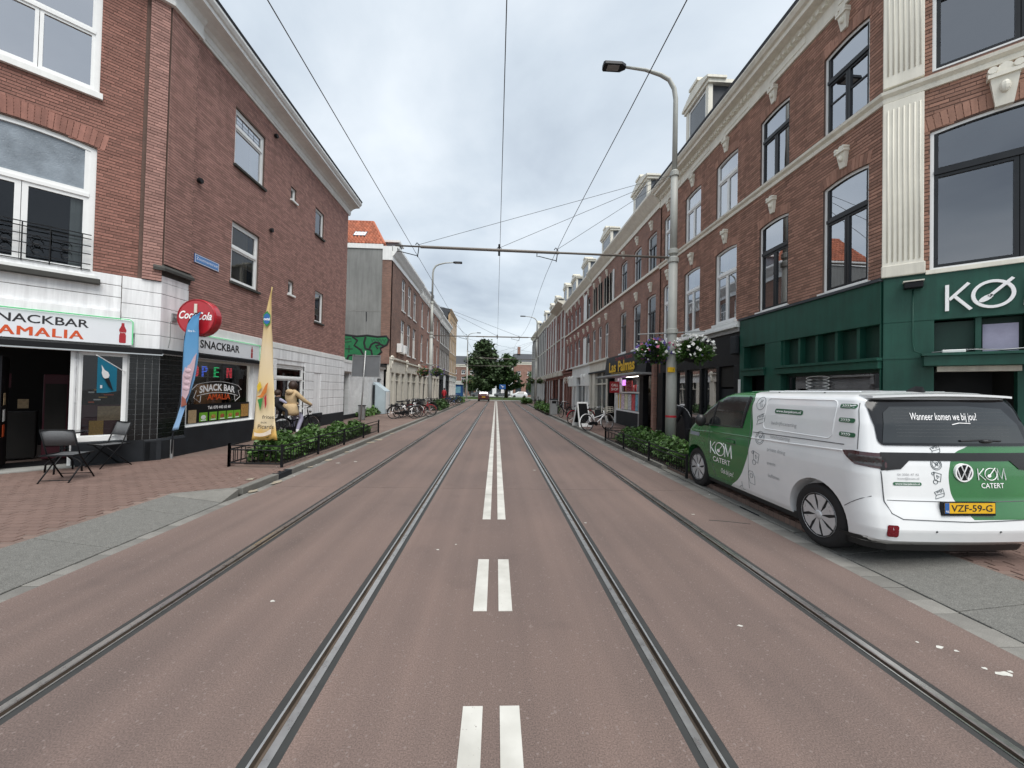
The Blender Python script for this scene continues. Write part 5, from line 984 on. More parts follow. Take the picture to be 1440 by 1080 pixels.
# ---- left row (local x = world y)
LV2 = [(4.45, 6.95), (7.75, 10.15)]
g1 = house('gable_house', 'brown brick house with bare grey side wall and orange tiled roof', fS, 26.75, 36.4, 10.55, 'brick_far_a', [30.3, 32.4, 34.5], LV2, ww=1.15, rise=.05, corn='white', ch=1.0, out_=.45, rh=.02, z0=3.9, band=False, fc='frame_white', sc_='frame_white', roofm='slate')
fG = FR(0, 26.71, 0)
MB(fG).box(-14, XL - .62, .0, .3, 3.0, 11.5).build('side_wall', 'grey_render', g1)
m1 = MB(fG); m1.box(XL - .62, XL, -.02, .3, 3.4, 10.55); m1.build('corner_pier', 'brick_far_a', g1); MB(fG).box(XL - .62, XL + .02, -.05, .3, 10.55, 11.5).build('corner_block', 'white', g1)
MB(fG).box(-14, XL - .6, -.06, .1, 11.3, 11.62).build('barge_board', 'white', g1); MB(fG).box(-14, XL - .62, -.008, .0, 6.96, 7.0).build('render_joint', 'concrete', g1)
m1 = MB(fG); m1.add([(-9.05, -.006, 6.9), (-8.98, -.006, 6.95), (-8.97, -.006, 6.3), (-9.02, -.006, 6.2)], [(0, 1, 2, 3)]); m1.build('crack', 'anthracite', g1)
MB().box(-13.9, XL - .7, 27.1, 36.3, 10.5, 11.5).build('attic', 'slate', g1)
for u in (28.4, 29.6): MB(fS).box(u, u + .6, -.4, -.05, 4.35, 5.0).build('air_conditioner', 'frame_white', g1, bevel=.03)
m1 = MB(fG); m1.box(-12, -10.6, .5, 1.3, 11.6, 14.2); m1 = MB().box(-8.6, -7.7, 29.5, 30.6, 11.5, 12.8); m1.build('roof_box', 'lead', g1); MB().box(-8.75, -7.55, 29.35, 30.75, 12.8, 12.95).build('roof_box_top', 'white', g1)
# pantile roof, each tile a raised wave
V = []; Fc = []; ru, rv = .24, .33; n_r = 11; sl_ = math.sqrt(.5)
for r_ in range(n_r):
    for c_ in range(26):
        x0 = -13.6 + c_ * ru; z0_ = 11.6 + r_ * rv * sl_; y0_ = 26.7 + r_ * rv * sl_
        if x0 + ru > XL - .55 - (z0_ - 11.6) * .62: continue
        b = len(V)
        for k in range(4):
            xx = x0 + ru * k / 3; w_ = (.0, .1, .08, .0)[k]
            for q in (0, 1): yy = y0_ + q * rv * 1.12 * sl_; zz = z0_ + q * rv * 1.12 * sl_; l_ = (.03 if q == 0 else 0) + w_; V.append((xx, yy - l_ * sl_, zz + l_ * sl_))
        V += [(x0, y0_, z0_), (x0 + ru, y0_, z0_)]
        Fc += [(b, b + 2, b + 3, b + 1), (b + 2, b + 4, b + 5, b + 3), (b + 4, b + 6, b + 7, b + 5), (b + 8, b + 9, b + 4, b + 2)]
rf = npobj('roof_tiles', np.array(V), np.array(Fc), 'pantile', g1, kind='stuff')
m1 = MB(); xr0 = XL - .55; zt = 11.6 + n_r * rv * sl_; yt = 26.7 + n_r * rv * sl_; xr1 = xr0 - (zt - 11.6) * .62
m1.add([(-13.6, 26.75, 11.55), (xr0, 26.75, 11.55), (xr1, yt + .02, zt - .04), (-13.6, yt + .02, zt - .04), (xr0, 30.5, 11.55), (-13.6, 33, 11.55)], [(0, 1, 2, 3), (1, 4, 2), (3, 2, 4, 5)]); m1.build('roof_slope', 'pantile', g1)
m1 = MB(); m1.tube([(xr0 + .05, 26.7, 11.62), (xr1, yt, zt + .05)], .09, 6); m1.build('hip_ridge', 'pantile', g1); m1 = MB(); m1.tube([(-13.6, yt, zt + .04), (xr1, yt, zt + .05)], .09, 6); m1.build('ridge', 'pantile', g1)
m1 = MB(); a = sl_; c0 = np.array([-9.9, 27.7, 12.62]); du = np.array([.5, 0, 0]); dv = np.array([0, a, a]) * .38; nn = np.array([0, -a, a])
o = [c0 + du * p + dv * q + nn * .09 for p, q in ((-1, -1), (1, -1), (1, 1), (-1, 1))]; i_ = [c0 + du * p * .8 + dv * q * .72 + nn * .10 for p, q in ((-1, -1), (1, -1), (1, 1), (-1, 1))]; l_ = [q - nn * .2 for q in o]
m1.add([tuple(q) for q in o + l_], [(0, 1, 2, 3)] + [(k, k + 4, (k + 1) % 4 + 4, (k + 1) % 4) for k in range(4)]); sk = m1.build('skylight', 'slate', g1); MB().add([tuple(q) for q in i_], [(0, 1, 2, 3)]).build('pane', 'sign_white', sk)
shopfront(g1, fS, 26.75, 31.5, 3.75, 'cream', [(27.2, 27.9), (28.3, 29.6), (30.1, 31.1)], door=set(), fasc=.9); shopfront(g1, fS, 31.5, 36.4, 3.7, 'cream', [(32.0, 33.4), (33.8, 35.8)], fasc=.7)
for u in (26.95, 31.4, 36.2): keystone(g1, fS, u, 3.1, 4.0, .5, y=-.1)
for u0, u1, lab, mt, us, zc, cr, nm in [(36.42, 43.2, 'red brown brick house next to the grey gable', 'brick_far_b', [38, 41.2], 10.45, 'white', 0), (43.22, 49.6, 'reddish house with white cornice behind the left lamp mast', 'brick_far_b', [44.9, 47.8], 10.45, 'white', 1), (49.62, 60, 'dark grey brick house with a white bracketed cornice', 'brick_far_c', [50.7, 52.5, 54.3, 56.1, 57.9, 59.3], 10.3, 'white', 2)]:
    q = house('row_house', lab, fS, u0, u1, zc, mt, us, LV2, ww=1.0, rise=.05, corn=cr, ch=1.0, out_=.45, rh=1.2, band=False)
    n = int((u1 - u0) / 2.1); st = (u1 - u0) / n; shopfront(q, fS, u0, u1, 3.7, ('cream', 'cream', 'anthracite')[nm], [(u0 + k * st + .3, u0 + (k + 1) * st - .3) for k in range(n)], door={1}, fm=('white', 'cream', 'anthracite')[nm])
    for k in range(int((u1 - u0) / .8)): MB(fS).box(u0 + .3 + k * .8, u0 + .42 + k * .8, -.3, 0, zc + .1, zc + .75).build('bracket', 'white', q)
    if nm == 1: MB(fS).box(u1 + 4, u1 + 6, -.1, -.05, 1.6, 3.7).build('white_board', 'sign_white', q)
    MB().box(-8.7, -8.0, u0 + 2.2, u0 + 3.2, 11.4, 13.0).build('chimney', 'lead' if nm != 0 else 'white', q)
q = house('ochre_house', 'tall ochre brick house at the end of the left row', fS, 60.02, 70, 13.6, 'brick_far_d', [61.4, 63.6, 65.8, 68], [(4.4, 6.6), (7.6, 9.8), (10.8, 12.8)], ww=1.1, rise=0, corn='brick_far_d', ch=.6, out_=.2, rh=.3, band=False)
n = 4; shopfront(q, fS, 60.02, 70, 3.8, 'white', [(60.4, 62.2), (62.8, 64.6), (65.2, 67), (67.6, 69.5)], gl='brick_far_b', fasc=.8)
MB().box(-9.4, -7.6, 44, 46, 11.3, 12.8).build('dormer', 'lead', q)
# ---- low white annex between the corner building and the grey gable
an = thing('annex', 'low white painted brick annex under the graffitied grey wall', 'building', (-9, 22.5, 0)); fA = FR(-7.72, 0, R(90))
opa = [(19.5, 20.5, .1, 2.5), (25.3, 26.2, .1, 2.35)]
wall(an, fA, 18.95, 26.74, .05, 3.0, opa, 'brick_white', depth=.25); MB(fA).box(18.95, 26.74, -.12, .3, 3.0, 3.14).build('coping', 'white', an); MB(fA).box(18.95, 20.9, -.1, .1, 2.55, 3.0).build('door_hood', 'white_wall', an)
for a, b, c, d in opa: MB(fA).box(a, b, .22, .26, c, d).build('door', 'anthracite', an); MB(fA).box(a + .12, b - .12, .19, .22, c + 1.3, d - .2).build('door_light', 'glass_far', an)
MB(fA).box(18.95, 26.74, -.03, .0, .05, .32).build('plinth', 'anthracite', an); MB().box(-13, -7.75, 19.0, 26.7, 2.7, 2.98).build('flat_roof', 'slate', an)
MB(fA).box(24.0, 26.74, -.2, .1, 3.14, 3.3).build('eaves_board', 'anthracite', an); MB(fA).box(19.05, 19.4, -.04, .0, 1.5, 2.3).build('letter_box', 'galv', an)
# graffiti painted on the grey wall
pm('spray_green', (.022, .17, .065), .6, .2, 2); gr = thing('graffiti', 'green and black bubble letter graffiti on the grey gable wall', 'graffiti', (-9, 26.7, 3.7)); yg = -.032
m1 = MB(fG); out = [(-13.5, 5.2), (-10.9, 5.25), (-10.4, 5.3), (-9.6, 5.22), (-8.9, 5.3), (-8.2, 5.22), (-7.6, 5.28), (-7.42, 5.05), (-7.55, 4.7), (-8.0, 4.45), (-7.9, 4.2), (-8.15, 3.95), (-8.4, 3.7), (-9.3, 3.35), (-13.5, 3.3)]; m1.add([(x, yg, z) for x, z in out], [tuple(range(len(out)))]); m1.build('paint_fill', 'spray_green', gr)
def stroke(P, r=.07, z=0): m1 = MB(fG); m1.tube([(x, yg - .004, z_) for x, z_ in P], r, 6); yw = 26.71 + yg - .004; m1.v = [(a, yw + (b - yw) * .15, c) for a, b, c in m1.v]; m1.build('paint_line', 'ink', gr)
stroke(out[:-1] + [(-9.3, 3.35)]); stroke([(-9.9, 5.2), (-9.55, 4.95), (-9.75, 4.6), (-9.3, 4.3), (-9.1, 3.9), (-9.3, 3.4)]); stroke([(-9.0, 5.2), (-9.1, 4.8), (-9.0, 4.4), (-8.6, 4.3), (-8.5, 3.8)]); stroke([(-8.75, 4.35), (-8.6, 4.7), (-8.35, 4.85), (-8.0, 4.8)]); stroke([(-8.15, 4.4), (-8.3, 4.6), (-8.0, 4.72), (-7.7, 4.6)])
stroke([(-10.35, 4.35), (-9.85, 4.35)], .03); stroke([(-10.1, 4.1), (-10.1, 4.6)], .03); stroke([(-10.3, 3.4), (-10.1, 3.9), (-9.7, 3.95), (-9.5, 3.6)])
for k in range(5): stroke([(-8.6 + k * .2, 5.05), (-8.55 + k * .2, 4.85), (-8.45 + k * .2, 5.08)], .02)
stroke([(-10.4, 5.0), (-10.0, 5.05), (-9.95, 4.85), (-10.4, 4.8)], .025)
# ---- houses across the roundabout
for k, (x0, x1, zc, mt, lab) in enumerate([(-26, -15, 7.6, 'cream', 'pale plastered house far across the roundabout, dark hipped roof'), (-14.8, -5.5, 7.8, 'brick_far_a', 'brown brick house with white trim far across the roundabout'), (-5.3, 4.5, 7.0, 'brick_white', 'white house behind the roundabout trees'), (4.7, 10.4, 8.8, 'brick_far_b', 'reddish gabled house with dark slate roof past the roundabout'), (10.6, 24, 7.6, 'brick_white', 'long white house at the right past the roundabout')]):
    f = FR(0, 104 + k % 2, 0); n = int((x1 - x0) / 2.2); st = (x1 - x0) / n
    q = house('far_house', lab, f, x0, x1, zc, mt, [x0 + st * (i + .5) for i in range(n)], [(3.4, 5.1), (5.9, 7.0)], ww=1.0, rise=0, ch=.7, out_=.3, rh=2.4, band=False, z0=0)
    for i in range(n): MB(f).box(x0 + st * (i + .2), x0 + st * (i + .75), -.05, .1, .5, 2.7).build('ground_window', 'glass_far', q)
    MB(f).box(x0 + 1, x0 + 1.8, 1.2, 2, zc + 3, zc + 5).build('chimney', 'brick_far_b', q)
# ================= the caterer's van
van = thing('delivery_van', 'white and green electric delivery van with KOM CATERT lettering parked at the kerb', 'van')
VZ = np.array([(.27, .93, -.66, 3.48), (.33, .955, -.74, 3.57), (.45, .966, -.765, 3.62), (.58, .972, -.745, 3.63), (.75, .976, -.71, 3.63), (.98, .976, -.69, 3.60), (1.08, .966, -.68, 3.56), (1.20, .946, -.66, 3.42), (1.30, .93, -.64, 3.27), (1.5, .90, -.60, 2.96), (1.66, .865, -.55, 2.70), (1.75, .83, -.515, 2.50), (1.80, .77, -.47, 2.34), (1.83, .66, -.40, 2.13), (1.848, .45, -.25, 1.8)])
def outline(z):
    a, yr, yf = [float(np.interp(z, VZ[:, 0], VZ[:, k])) for k in (1, 2, 3)]; rr = .2 if z < 1.15 else .10; fx, fy = a * .62, .52; P = []
    for k in range(13): x = (a - rr) * (k / 12); P.append((x, yr + .05 * (x / a) ** 2))
    for k in range(1, 9): t = PI / 2 * k / 8; P.append((a - rr + rr * math.sin(t), yr + .05 + rr * (1 - math.cos(t)) * 1.25))
    y0 = yr + .05 + rr * 1.25; y1 = yf - fy
    for k in range(1, 40): P.append((a, y0 + (y1 - y0) * k / 40))
    for k in range(0, 12): t = PI / 2 * k / 11; P.append((a - fx + fx * math.cos(t), y1 + (fy - .05) * math.sin(t)))
    for k in range(1, 8): x = (a - fx) * (1 - k / 7); P.append((x, yf - .05 * (x / max(.01, a - fx)) ** 2))
    return P + [(-x, y) for x, y in P[-2:0:-1]]
zl = sorted(set(list(np.linspace(.27, 1.848, 44)) + list(VZ[:, 0])))
m1 = MB(); m1.loft([[(x, y, z) for x, y in outline(z)] for z in zl])
def van_paint():
    m, n, L = new_mat('van_paint'); o = n('ShaderNodeOutputMaterial'); b = n('ShaderNodeBsdfPrincipled', i_Roughness=.22); b.inputs['Coat Weight'].default_value = .7; b.inputs['Coat Roughness'].default_value = .05; L(b.outputs[0], o.inputs[0])
    t = n('ShaderNodeTexCoord'); s = n('ShaderNodeSeparateXYZ'); L(t.outputs['Object'], s.inputs[0])
    def curve(pts, lo, hi):
        d = n('ShaderNodeMath', operation='DIVIDE'); L(s.outputs['Z'], d.inputs[0]); d.inputs[1].default_value = 2.; f = n('ShaderNodeFloatCurve'); L(d.outputs[0], f.inputs['Value']); c = f.mapping.curves[0]
        P = [(z / 2, (v - lo) / (hi - lo)) for z, v in pts]
        while len(c.points) < len(P): c.points.new(.5, .5)
        for q, (x, y) in zip(c.points, P): q.location = (x, y)
        f.mapping.update(); k = n('ShaderNodeMath', operation='MULTIPLY_ADD'); L(f.outputs[0], k.inputs[0]); k.inputs[1].default_value = hi - lo; k.inputs[2].default_value = lo; return k.outputs[0]
    def math2(op, a, c):
        k = n('ShaderNodeMath', operation=op)
        for i, q in enumerate((a, c)):
            if isinstance(q, (int, float)): k.inputs[i].default_value = q
            else: L(q, k.inputs[i])
        return k.outputs[0]
    g1 = math2('GREATER_THAN', s.outputs['Y'], curve([(0, 2.1), (.26, 1.8), (.45, 1.53), (.68, 1.37), (.98, 1.25), (1.26, 1.22), (1.47, 1.27), (1.6, 1.31), (1.75, 1.32), (1.83, 1.45), (2, 1.6)], 0, 4))
    g2 = math2('MULTIPLY', math2('GREATER_THAN', s.outputs['X'], curve([(0, .3), (.5, .1), (.56, .04), (.68, -.06), (.75, -.12), (.9, -.15), (1.06, -.13), (1.2, -.06), (1.28, .1), (1.34, .2), (2, .4)], -1, 1)), math2('LESS_THAN', s.outputs['Y'], -.42))
    zt = math2('MULTIPLY', math2('GREATER_THAN', s.outputs['Z'], .555), math2('LESS_THAN', s.outputs['Z'], 1.30)); g2 = math2('MULTIPLY', g2, zt)
    f = math2('MAXIMUM', g1, g2); a = n('ShaderNodeTexNoise', i_Scale=2.5, i_Detail=4.); L(t.outputs['Object'], a.inputs['Vector'])
    wr = ramp(n, [(.3, (.73, .75, .755)), (.7, (.80, .81, .81))]); gr = ramp(n, [(.3, (.014, .135, .032)), (.7, (.02, .165, .04))]); L(a.outputs['Fac'], wr.inputs[0]); L(a.outputs['Fac'], gr.inputs[0])
    k = n('ShaderNodeMix', data_type='RGBA'); L(f, k.inputs[0]); L(wr.outputs[0], k.inputs[6]); L(gr.outputs[0], k.inputs[7]); L(k.outputs[2], b.inputs['Base Color'])
van_paint(); pm('van_glass', (.018, .021, .022), .04, .15, 2, spec=.8); pm('trim', (.016, .016, .017), .35, .15, 8); pm('lamp_dark', (.05, .012, .014), .08, .3, 12, spec=.8); pm('lamp_lens', (.055, .05, .052), .08, .3, 30, spec=.8); pm('reflector_red', (.16, .01, .016), .25, .2, 60); pm('hubcap', (.62, .63, .64), .3, .06, 6, metal=.35); pm('plate_yellow', (.78, .45, .02), .4, .05, 9); pm('grey_print', (.36, .37, .38), .6, .04, 6); pm('line_print', (.12, .14, .15), .6, .05, 6); pm('seam', (.10, .105, .11), .6, .1, 5); pm('dark_green_print', (.03, .12, .06), .5, .05, 6)
body = m1.build('body', 'van_paint', van, smooth=True)
cut = MB()
WY = (0., 2.9)
for s in (-1, 1):
    for yy in WY: cut.lathe([(.43, 0), (.43, .3)], (s * .78 - (0 if s > 0 else .3), yy, .37), 40, 'x')
co = cut.build('cutter', 'trim', van); bo = body.modifiers.new('b', 'BOOLEAN'); bo.object = co; bo.operation = 'DIFFERENCE'; bo.solver = 'EXACT'; bo.use_self = False
dg = bpy.context.evaluated_depsgraph_get(); me2 = bpy.data.meshes.new_from_object(body.evaluated_get(dg)); body.modifiers.clear(); old = body.data; 
full = BVHTree.FromPolygons([v.co for v in old.vertices], [tuple(p.vertices) for p in old.polygons])
body.data = me2; bpy.data.objects.remove(co)
for p in me2.polygons: p.use_smooth = True
try: me2.set_sharp_from_angle(angle=R(38))
except Exception: pass
def cast(o, d, eps):
    h, nrm, _, _ = full.ray_cast(Vector(o), Vector(d))
    if h is None: return None
    if nrm.dot(Vector(d)) > 0: nrm = -nrm
    return h + nrm * eps
def on_side(y, z, eps=.003, s=-1): return cast((s * 3, y, z), (-s, 0, 0), eps) or Vector((s * .9, y, z))
def on_rear(x, z, eps=.003): return cast((x, -4, z), (0, 1, 0), eps) or Vector((x, -.4, z))
def on_front(x, z, eps=.003): return cast((x, 9, z), (0, -1, 0), eps) or Vector((x, 3.2, z))
def on_top(x, y, eps=.003): return cast((x, y, 4), (0, 0, -1), eps) or Vector((x, y, 1.85))
def densify(V, Fs, mx=.12):
    bm = bmesh.new(); vs = [bm.verts.new((a, b, 0)) for a, b in V]
    for f in Fs:
        try: bm.faces.new([vs[i] for i in f])
        except ValueError: pass
    for _ in range(5):
        es = [e for e in bm.edges if e.calc_length() > mx]
        if not es: break
        bmesh.ops.subdivide_edges(bm, edges=es, cuts=1, use_grid_fill=False); bmesh.ops.triangulate(bm, faces=bm.faces[:])
    bm.verts.index_update(); r = ([(v.co.x, v.co.y) for v in bm.verts], [tuple(q.index for q in f.verts) for f in bm.faces]); bm.free(); return r
def decal(name, V, Fs, fn, mat, eps=.003, par=None, mx=.12, smooth=True, **k):
    V, Fs = densify(V, Fs, mx); m1 = MB(); m1.add([tuple(fn(a, b, eps, **k)) for a, b in V], Fs); return m1.build(name, mat, par or van, smooth=smooth)
def poly(name, P, fn, mat, eps=.003, mx=.1, **k):
    c = (sum(p[0] for p in P) / len(P), sum(p[1] for p in P) / len(P)); n = len(P); return decal(name, list(P) + [c], [(i, (i + 1) % n, n) for i in range(n)], fn, mat, eps, mx=mx, **k)
def rbox(a, b, c, d, r=.03, n=5):
    P = []
    for cx, cy, t0 in ((b - r, d - r, 0), (a + r, d - r, 90), (a + r, c + r, 180), (b - r, c + r, 270)): P += [(cx + r * math.cos(R(t0 + 90 * k / n)), cy + r * math.sin(R(t0 + 90 * k / n))) for k in range(n + 1)]
    return P
def line(name, P, fn, r, mat, eps=.0, closed=False, par=None, **k):
    Q = []
    L_ = list(P) + ([P[0]] if closed else [])
    for a, b in zip(L_, L_[1:]):
        n = max(1, int(math.hypot(b[0] - a[0], b[1] - a[1]) / .06)); Q += [(a[0] + (b[0] - a[0]) * i / n, a[1] + (b[1] - a[1]) * i / n) for i in range(n)]
    Q.append(L_[-1]); m1 = MB(); m1.tube([tuple(fn(a, b, eps, **k)) for a, b in Q], r, 5); return m1.build(name, mat, par or van)
def vtext(s, a, z, h, fn, mat, w=None, bold=0., shear=0., flip=False, eps=.005, name='lettering', align='l'):
    V, Fs, W = text(s, h, bold, shear); k = (w / W) if w else 1
    V = [((a - q * k) if flip else (a + q * k), z + r_) for q, r_ in V]; return decal(name, V, Fs, fn, mat, eps, mx=.25, smooth=False)
# glazing
for s in (-1, 1):
    poly('side_window', [(2.93, 1.21), (2.62, 1.44), (2.3, 1.64), (2.02, 1.745), (1.37, 1.75), (1.36, 1.7), (1.46, 1.28), (2.4, 1.235)], on_side, 'van_glass', .003, .07, s=s)
    line('window_post', [(2.36, 1.24), (2.28, 1.66)], on_side, .016, 'trim', .004, s=s); line('window_post', [(1.50, 1.26), (1.42, 1.755)], on_side, .02, 'trim', .004, s=s); line('waist_trim', [(2.95, 1.205), (2.4, 1.222), (1.46, 1.265)], on_side, .009, 'trim', .004, s=s)
    m1 = MB(); m1.ball((s * 1.07, 2.52, 1.30), (.10, .07, .115), 12, 8); m1.tube([(s * .93, 2.5, 1.22), (s * 1.04, 2.52, 1.24)], .025, 6); m1.build('wing_mirror', 'trim', van, smooth=True)
    poly('headlight', rbox(2.75, 3.12, .98, 1.05, .02), on_side, 'glass_frost', .004, s=s)
poly('windscreen', [(-.68, 1.22), (.68, 1.22), (.6, 1.72), (-.6, 1.72)], on_front, 'van_glass', .004)
poly('rear_window', rbox(-.80, .80, 1.285, 1.755, .07), on_rear, 'black_gloss', .010, .05)
poly('rear_pane', [(-.76, 1.31), (.76, 1.31), (.72, 1.5), (.6, 1.66), (.2, 1.69), (-.6, 1.68), (-.68, 1.62)], on_rear, 'van_glass', .014, .05)
for k in range(9): line('heating_wire', [(-.6, 1.38 + k * .035), (.6, 1.38 + k * .035)], on_rear, .0012, 'seam', .0145)
m1 = MB(); m1.loft([[(x, -.50 - .08 * (1 - (abs(x) / .8) ** 4) + d[0], 1.775 + .025 * (1 - (x / .8) ** 2) + d[1]) for d in ((0, 0), (0, .022), (.16, .035), (.16, -.01))] for x in np.linspace(-.76, .76, 15)]); m1.build('roof_spoiler', 'van_paint', van, smooth=False)
m1 = MB(); m1.loft([[(x, y, z) for x, z in ((-.02 * k, 1.84), (.02 * k, 1.84), (0, 1.84 + .07 * k))] for y, k in ((-.18, .3), (-.28, 1), (-.36, .9), (-.38, .3))]); m1.v = [(a - .02, b + .02, c) for a, b, c in m1.v]; m1.build('shark_fin_antenna', 'trim', van)
for x in (-.5, -.25, .25, .5): m1 = MB(); m1.tube([tuple(on_top(x, y, .001)) for y in np.linspace(-.1, 1.9, 16)], .007, 5); m1.build('roof_rib', 'van_paint', van)
for x, y in ((-.68, 1.0), (-.68, .2)): m1 = MB(); m1.ball(tuple(on_top(x, y, .0)), .012, 8, 5); m1.build('roof_plug', 'trim', van)
# light bar and lamps
poly('light_bar', rbox(-.80, .80, 1.135, 1.215, .01), on_rear, 'trim', .006, .06)
for s in (-1, 1):
    poly('light_bar_wing', [(s * .80, 1.03), (s * .80, 1.2), (s * .5, 1.16), (s * .62, 1.05)] if s > 0 else [(-.80, 1.03), (-.62, 1.05), (-.5, 1.16), (-.80, 1.2)], on_rear, 'trim', .0065, .06)
    def corner(u, z, eps, s=s):   # wraps round the rear corner: u runs along the side, then on to the back
        c = Vector((s * .60, -.28, z)); d = Vector((s * math.cos(u), -math.sin(u), 0)); h, nrm, _, _ = full.ray_cast(c, d); return (h + d * eps) if h else c + d * .3
    P = [(R(12), 1.20), (R(16), 1.16), (R(32), 1.07), (R(68), 1.04), (R(68), 1.205), (R(30), 1.215)]; n = len(P); q = poly('tail_lamp', P, corner, 'lamp_dark', .006, .05); poly('tail_lamp_lens', [(R(22), 1.13), (R(34), 1.09), (R(62), 1.07), (R(62), 1.17), (R(24), 1.18)], corner, 'lamp_lens', .009, .05)
    poly('reflector', rbox(.76 * s - .045, .76 * s + .045, .375, .495, .02), on_rear, 'reflector_red', .006)
line('tailgate_seam', [(-.80, 1.02), (-.80, .72), (-.76, .61), (-.66, .555), (0, .535), (.66, .555), (.76, .61), (.80, .72), (.80, 1.02)], on_rear, .0055, 'seam', 0)
line('tailgate_crease', [(-.78, .735), (0, .725), (.78, .735)], on_rear, .005, 'seam', -.001)
for s in (-1, 1):
    line('panel_seam', [(-.62 + .0, .76), (-.56, .72), (-.40, .60)], on_side, .0045, 'seam', 0, s=s); line('panel_seam', [(-.52, 1.23), (-.49, 1.5), (-.43, 1.72)], on_side, .005, 'seam', 0, s=s)
    line('side_panel_edge', rbox(-.19, 1.0, 1.30, 1.74, .07), on_side, .007, 'van_paint', 0, closed=True, s=s); line('door_seam', [(1.27, .36), (1.27, 1.2), (1.33, 1.74)], on_side, .005, 'seam', -.001, s=s); line('door_seam', [(2.42, 1.2), (2.40, .75), (2.3, .5), (2.2, .34)], on_side, .005, 'seam', -.001, s=s)
    line('shoulder_crease', [(2.95, 1.07), (2.0, 1.12), (.5, 1.155), (-.36, 1.19)], on_side, .011, 'van_paint', 0, s=s); line('slide_rail', [(1.2, 1.225), (-.36, 1.26)], on_side, .006, 'seam', 0, s=s)
    poly('door_handle', rbox(1.62, 1.84, .985, 1.035, .02), on_side, 'van_paint', .018, s=s); line('handle_gap', rbox(1.60, 1.86, .97, 1.05, .03), on_side, .004, 'seam', 0, closed=True, s=s)
    poly('sill_strip', [(-.28, .27), (-.3, .31), (-.6, .34), (-.66, .28)], on_side, 'trim', .004, s=s)
m1 = MB(); m1.loft([[(x * k, y * k + .03, z) for x, y in outline(.29)] for z, k in ((.19, .94), (.285, .978))]); sk = m1.build('underbody', 'trim', van)
line('wiper', [(.02, 1.335), (.25, 1.345), (.46, 1.335)], on_rear, .011, 'trim', .02); m1 = MB(); m1.ball(tuple(on_rear(.3, 1.33, .02)), (.07, .025, .02), 8, 5); m1.build('wiper_hub', 'trim', van)
# wheels with full-size covers of eight blades
def wheel(x, y, s):
    w0 = MB(); w0.lathe([(.24, -.1), (.30, -.115), (.345, -.11), (.366, -.085), (.37, 0), (.366, .085), (.345, .11), (.30, .115), (.24, .1)], (x, y, .37), 40, 'x'); wo = w0.build('wheel', 'rubber', van, smooth=True)
    m1 = MB(); m1.lathe([(.001, -.03), (.235, -.03), (.25, s * .09 if s > 0 else -.09), (.243, 0)], (x, y, .37), 36, 'x') if 0 else m1.lathe([(.001, s * .06), (.24, s * .06), (.25, s * .1), (.255, s * .112), (.245, s * .108), (.235, s * .07)], (x, y, .37), 36, 'x'); m1.build('rim_well', 'trim', wo)
    for k in range(8):
        t = 2 * PI * k / 8 + .2; m1 = MB(); P = [(.045, -.3), (.15, -.24), (.232, -.36), (.24, -.05), (.236, .30), (.12, .30), (.05, .4)]
        m1.loft([[(x + s * xx, y + r_ * math.cos(t + a), .37 + r_ * math.sin(t + a)) for r_, a in P] for xx in (.085, .104)]); m1.build('cover_blade', 'hubcap', wo)
    m1 = MB(); m1.lathe([(.001, s * .118), (.04, s * .116), (.055, s * .105), (.055, s * .08)], (x, y, .37), 16, 'x'); m1.build('hub_cap', 'hubcap', wo, smooth=True)
    m1 = MB(); m1.lathe([(.238, s * .085), (.252, s * .113), (.256, s * .1)], (x, y, .37), 36, 'x', caps=False); m1.build('rim_edge', 'hubcap', wo)
for s in (-1, 1):
    for yy in WY: wheel(s * .83, yy, s)
MB().box(-.76, .76, -.40, 3.3, .24, .75).build('floor_pan', 'trim', van)
# number plate
F_ = lambda a, b, e: on_rear(a, b, e)
MB().box(-.285, .255, -.755, -.725, .60, .735).build('plate_frame', 'black', van); pf = MB().box(-.27, .245, -.759, -.754, .625, .728).build('number_plate', 'plate_yellow', van); MB().box(-.27, -.225, -.761, -.758, .625, .728).build('plate_band', 'blue', pf)
m1 = MB(); text_on(m1, 'VZF-59-G', -.205, .645, .066, -.7612, w=.42, bold=.01); m1.build('lettering', 'ink', pf); m1 = MB(); text_on(m1, 'NL', -.262, .635, .02, -.7625, bold=.01); m1.build('lettering', 'letter_white', pf)
# badge: ring with V over W
bd = MB(); cx, cz, yb = 0, 1.02, -.697
bd.ring([(cx + .093 * math.cos(t), cz + .093 * math.sin(t)) for t in [2 * PI * k / 32 for k in range(32)]], [(cx + .08 * math.cos(t), cz + .08 * math.sin(t)) for t in [2 * PI * k / 32 for k in range(32)]], yb - .008, yb + .02); bo_ = bd.build('badge', 'letter_white', van)
m1 = MB(); m1.lathe([(.001, 0), (.082, 0), (.082, .03)], (cx, yb - .003, cz), 32, 'y'); m1.build('badge_back', 'black', bo_)
for P in ([(-.032, .074), (0, -.0), (.032, .074)], [(-.072, .035), (-.033, -.072), (0, .0), (.033, -.072), (.072, .035)]):
    m1 = MB(); m1.tube([(cx + a, yb - .006, cz + b) for a, b in P], .0062, 5); m1.build('badge_letter', 'letter_white', bo_)
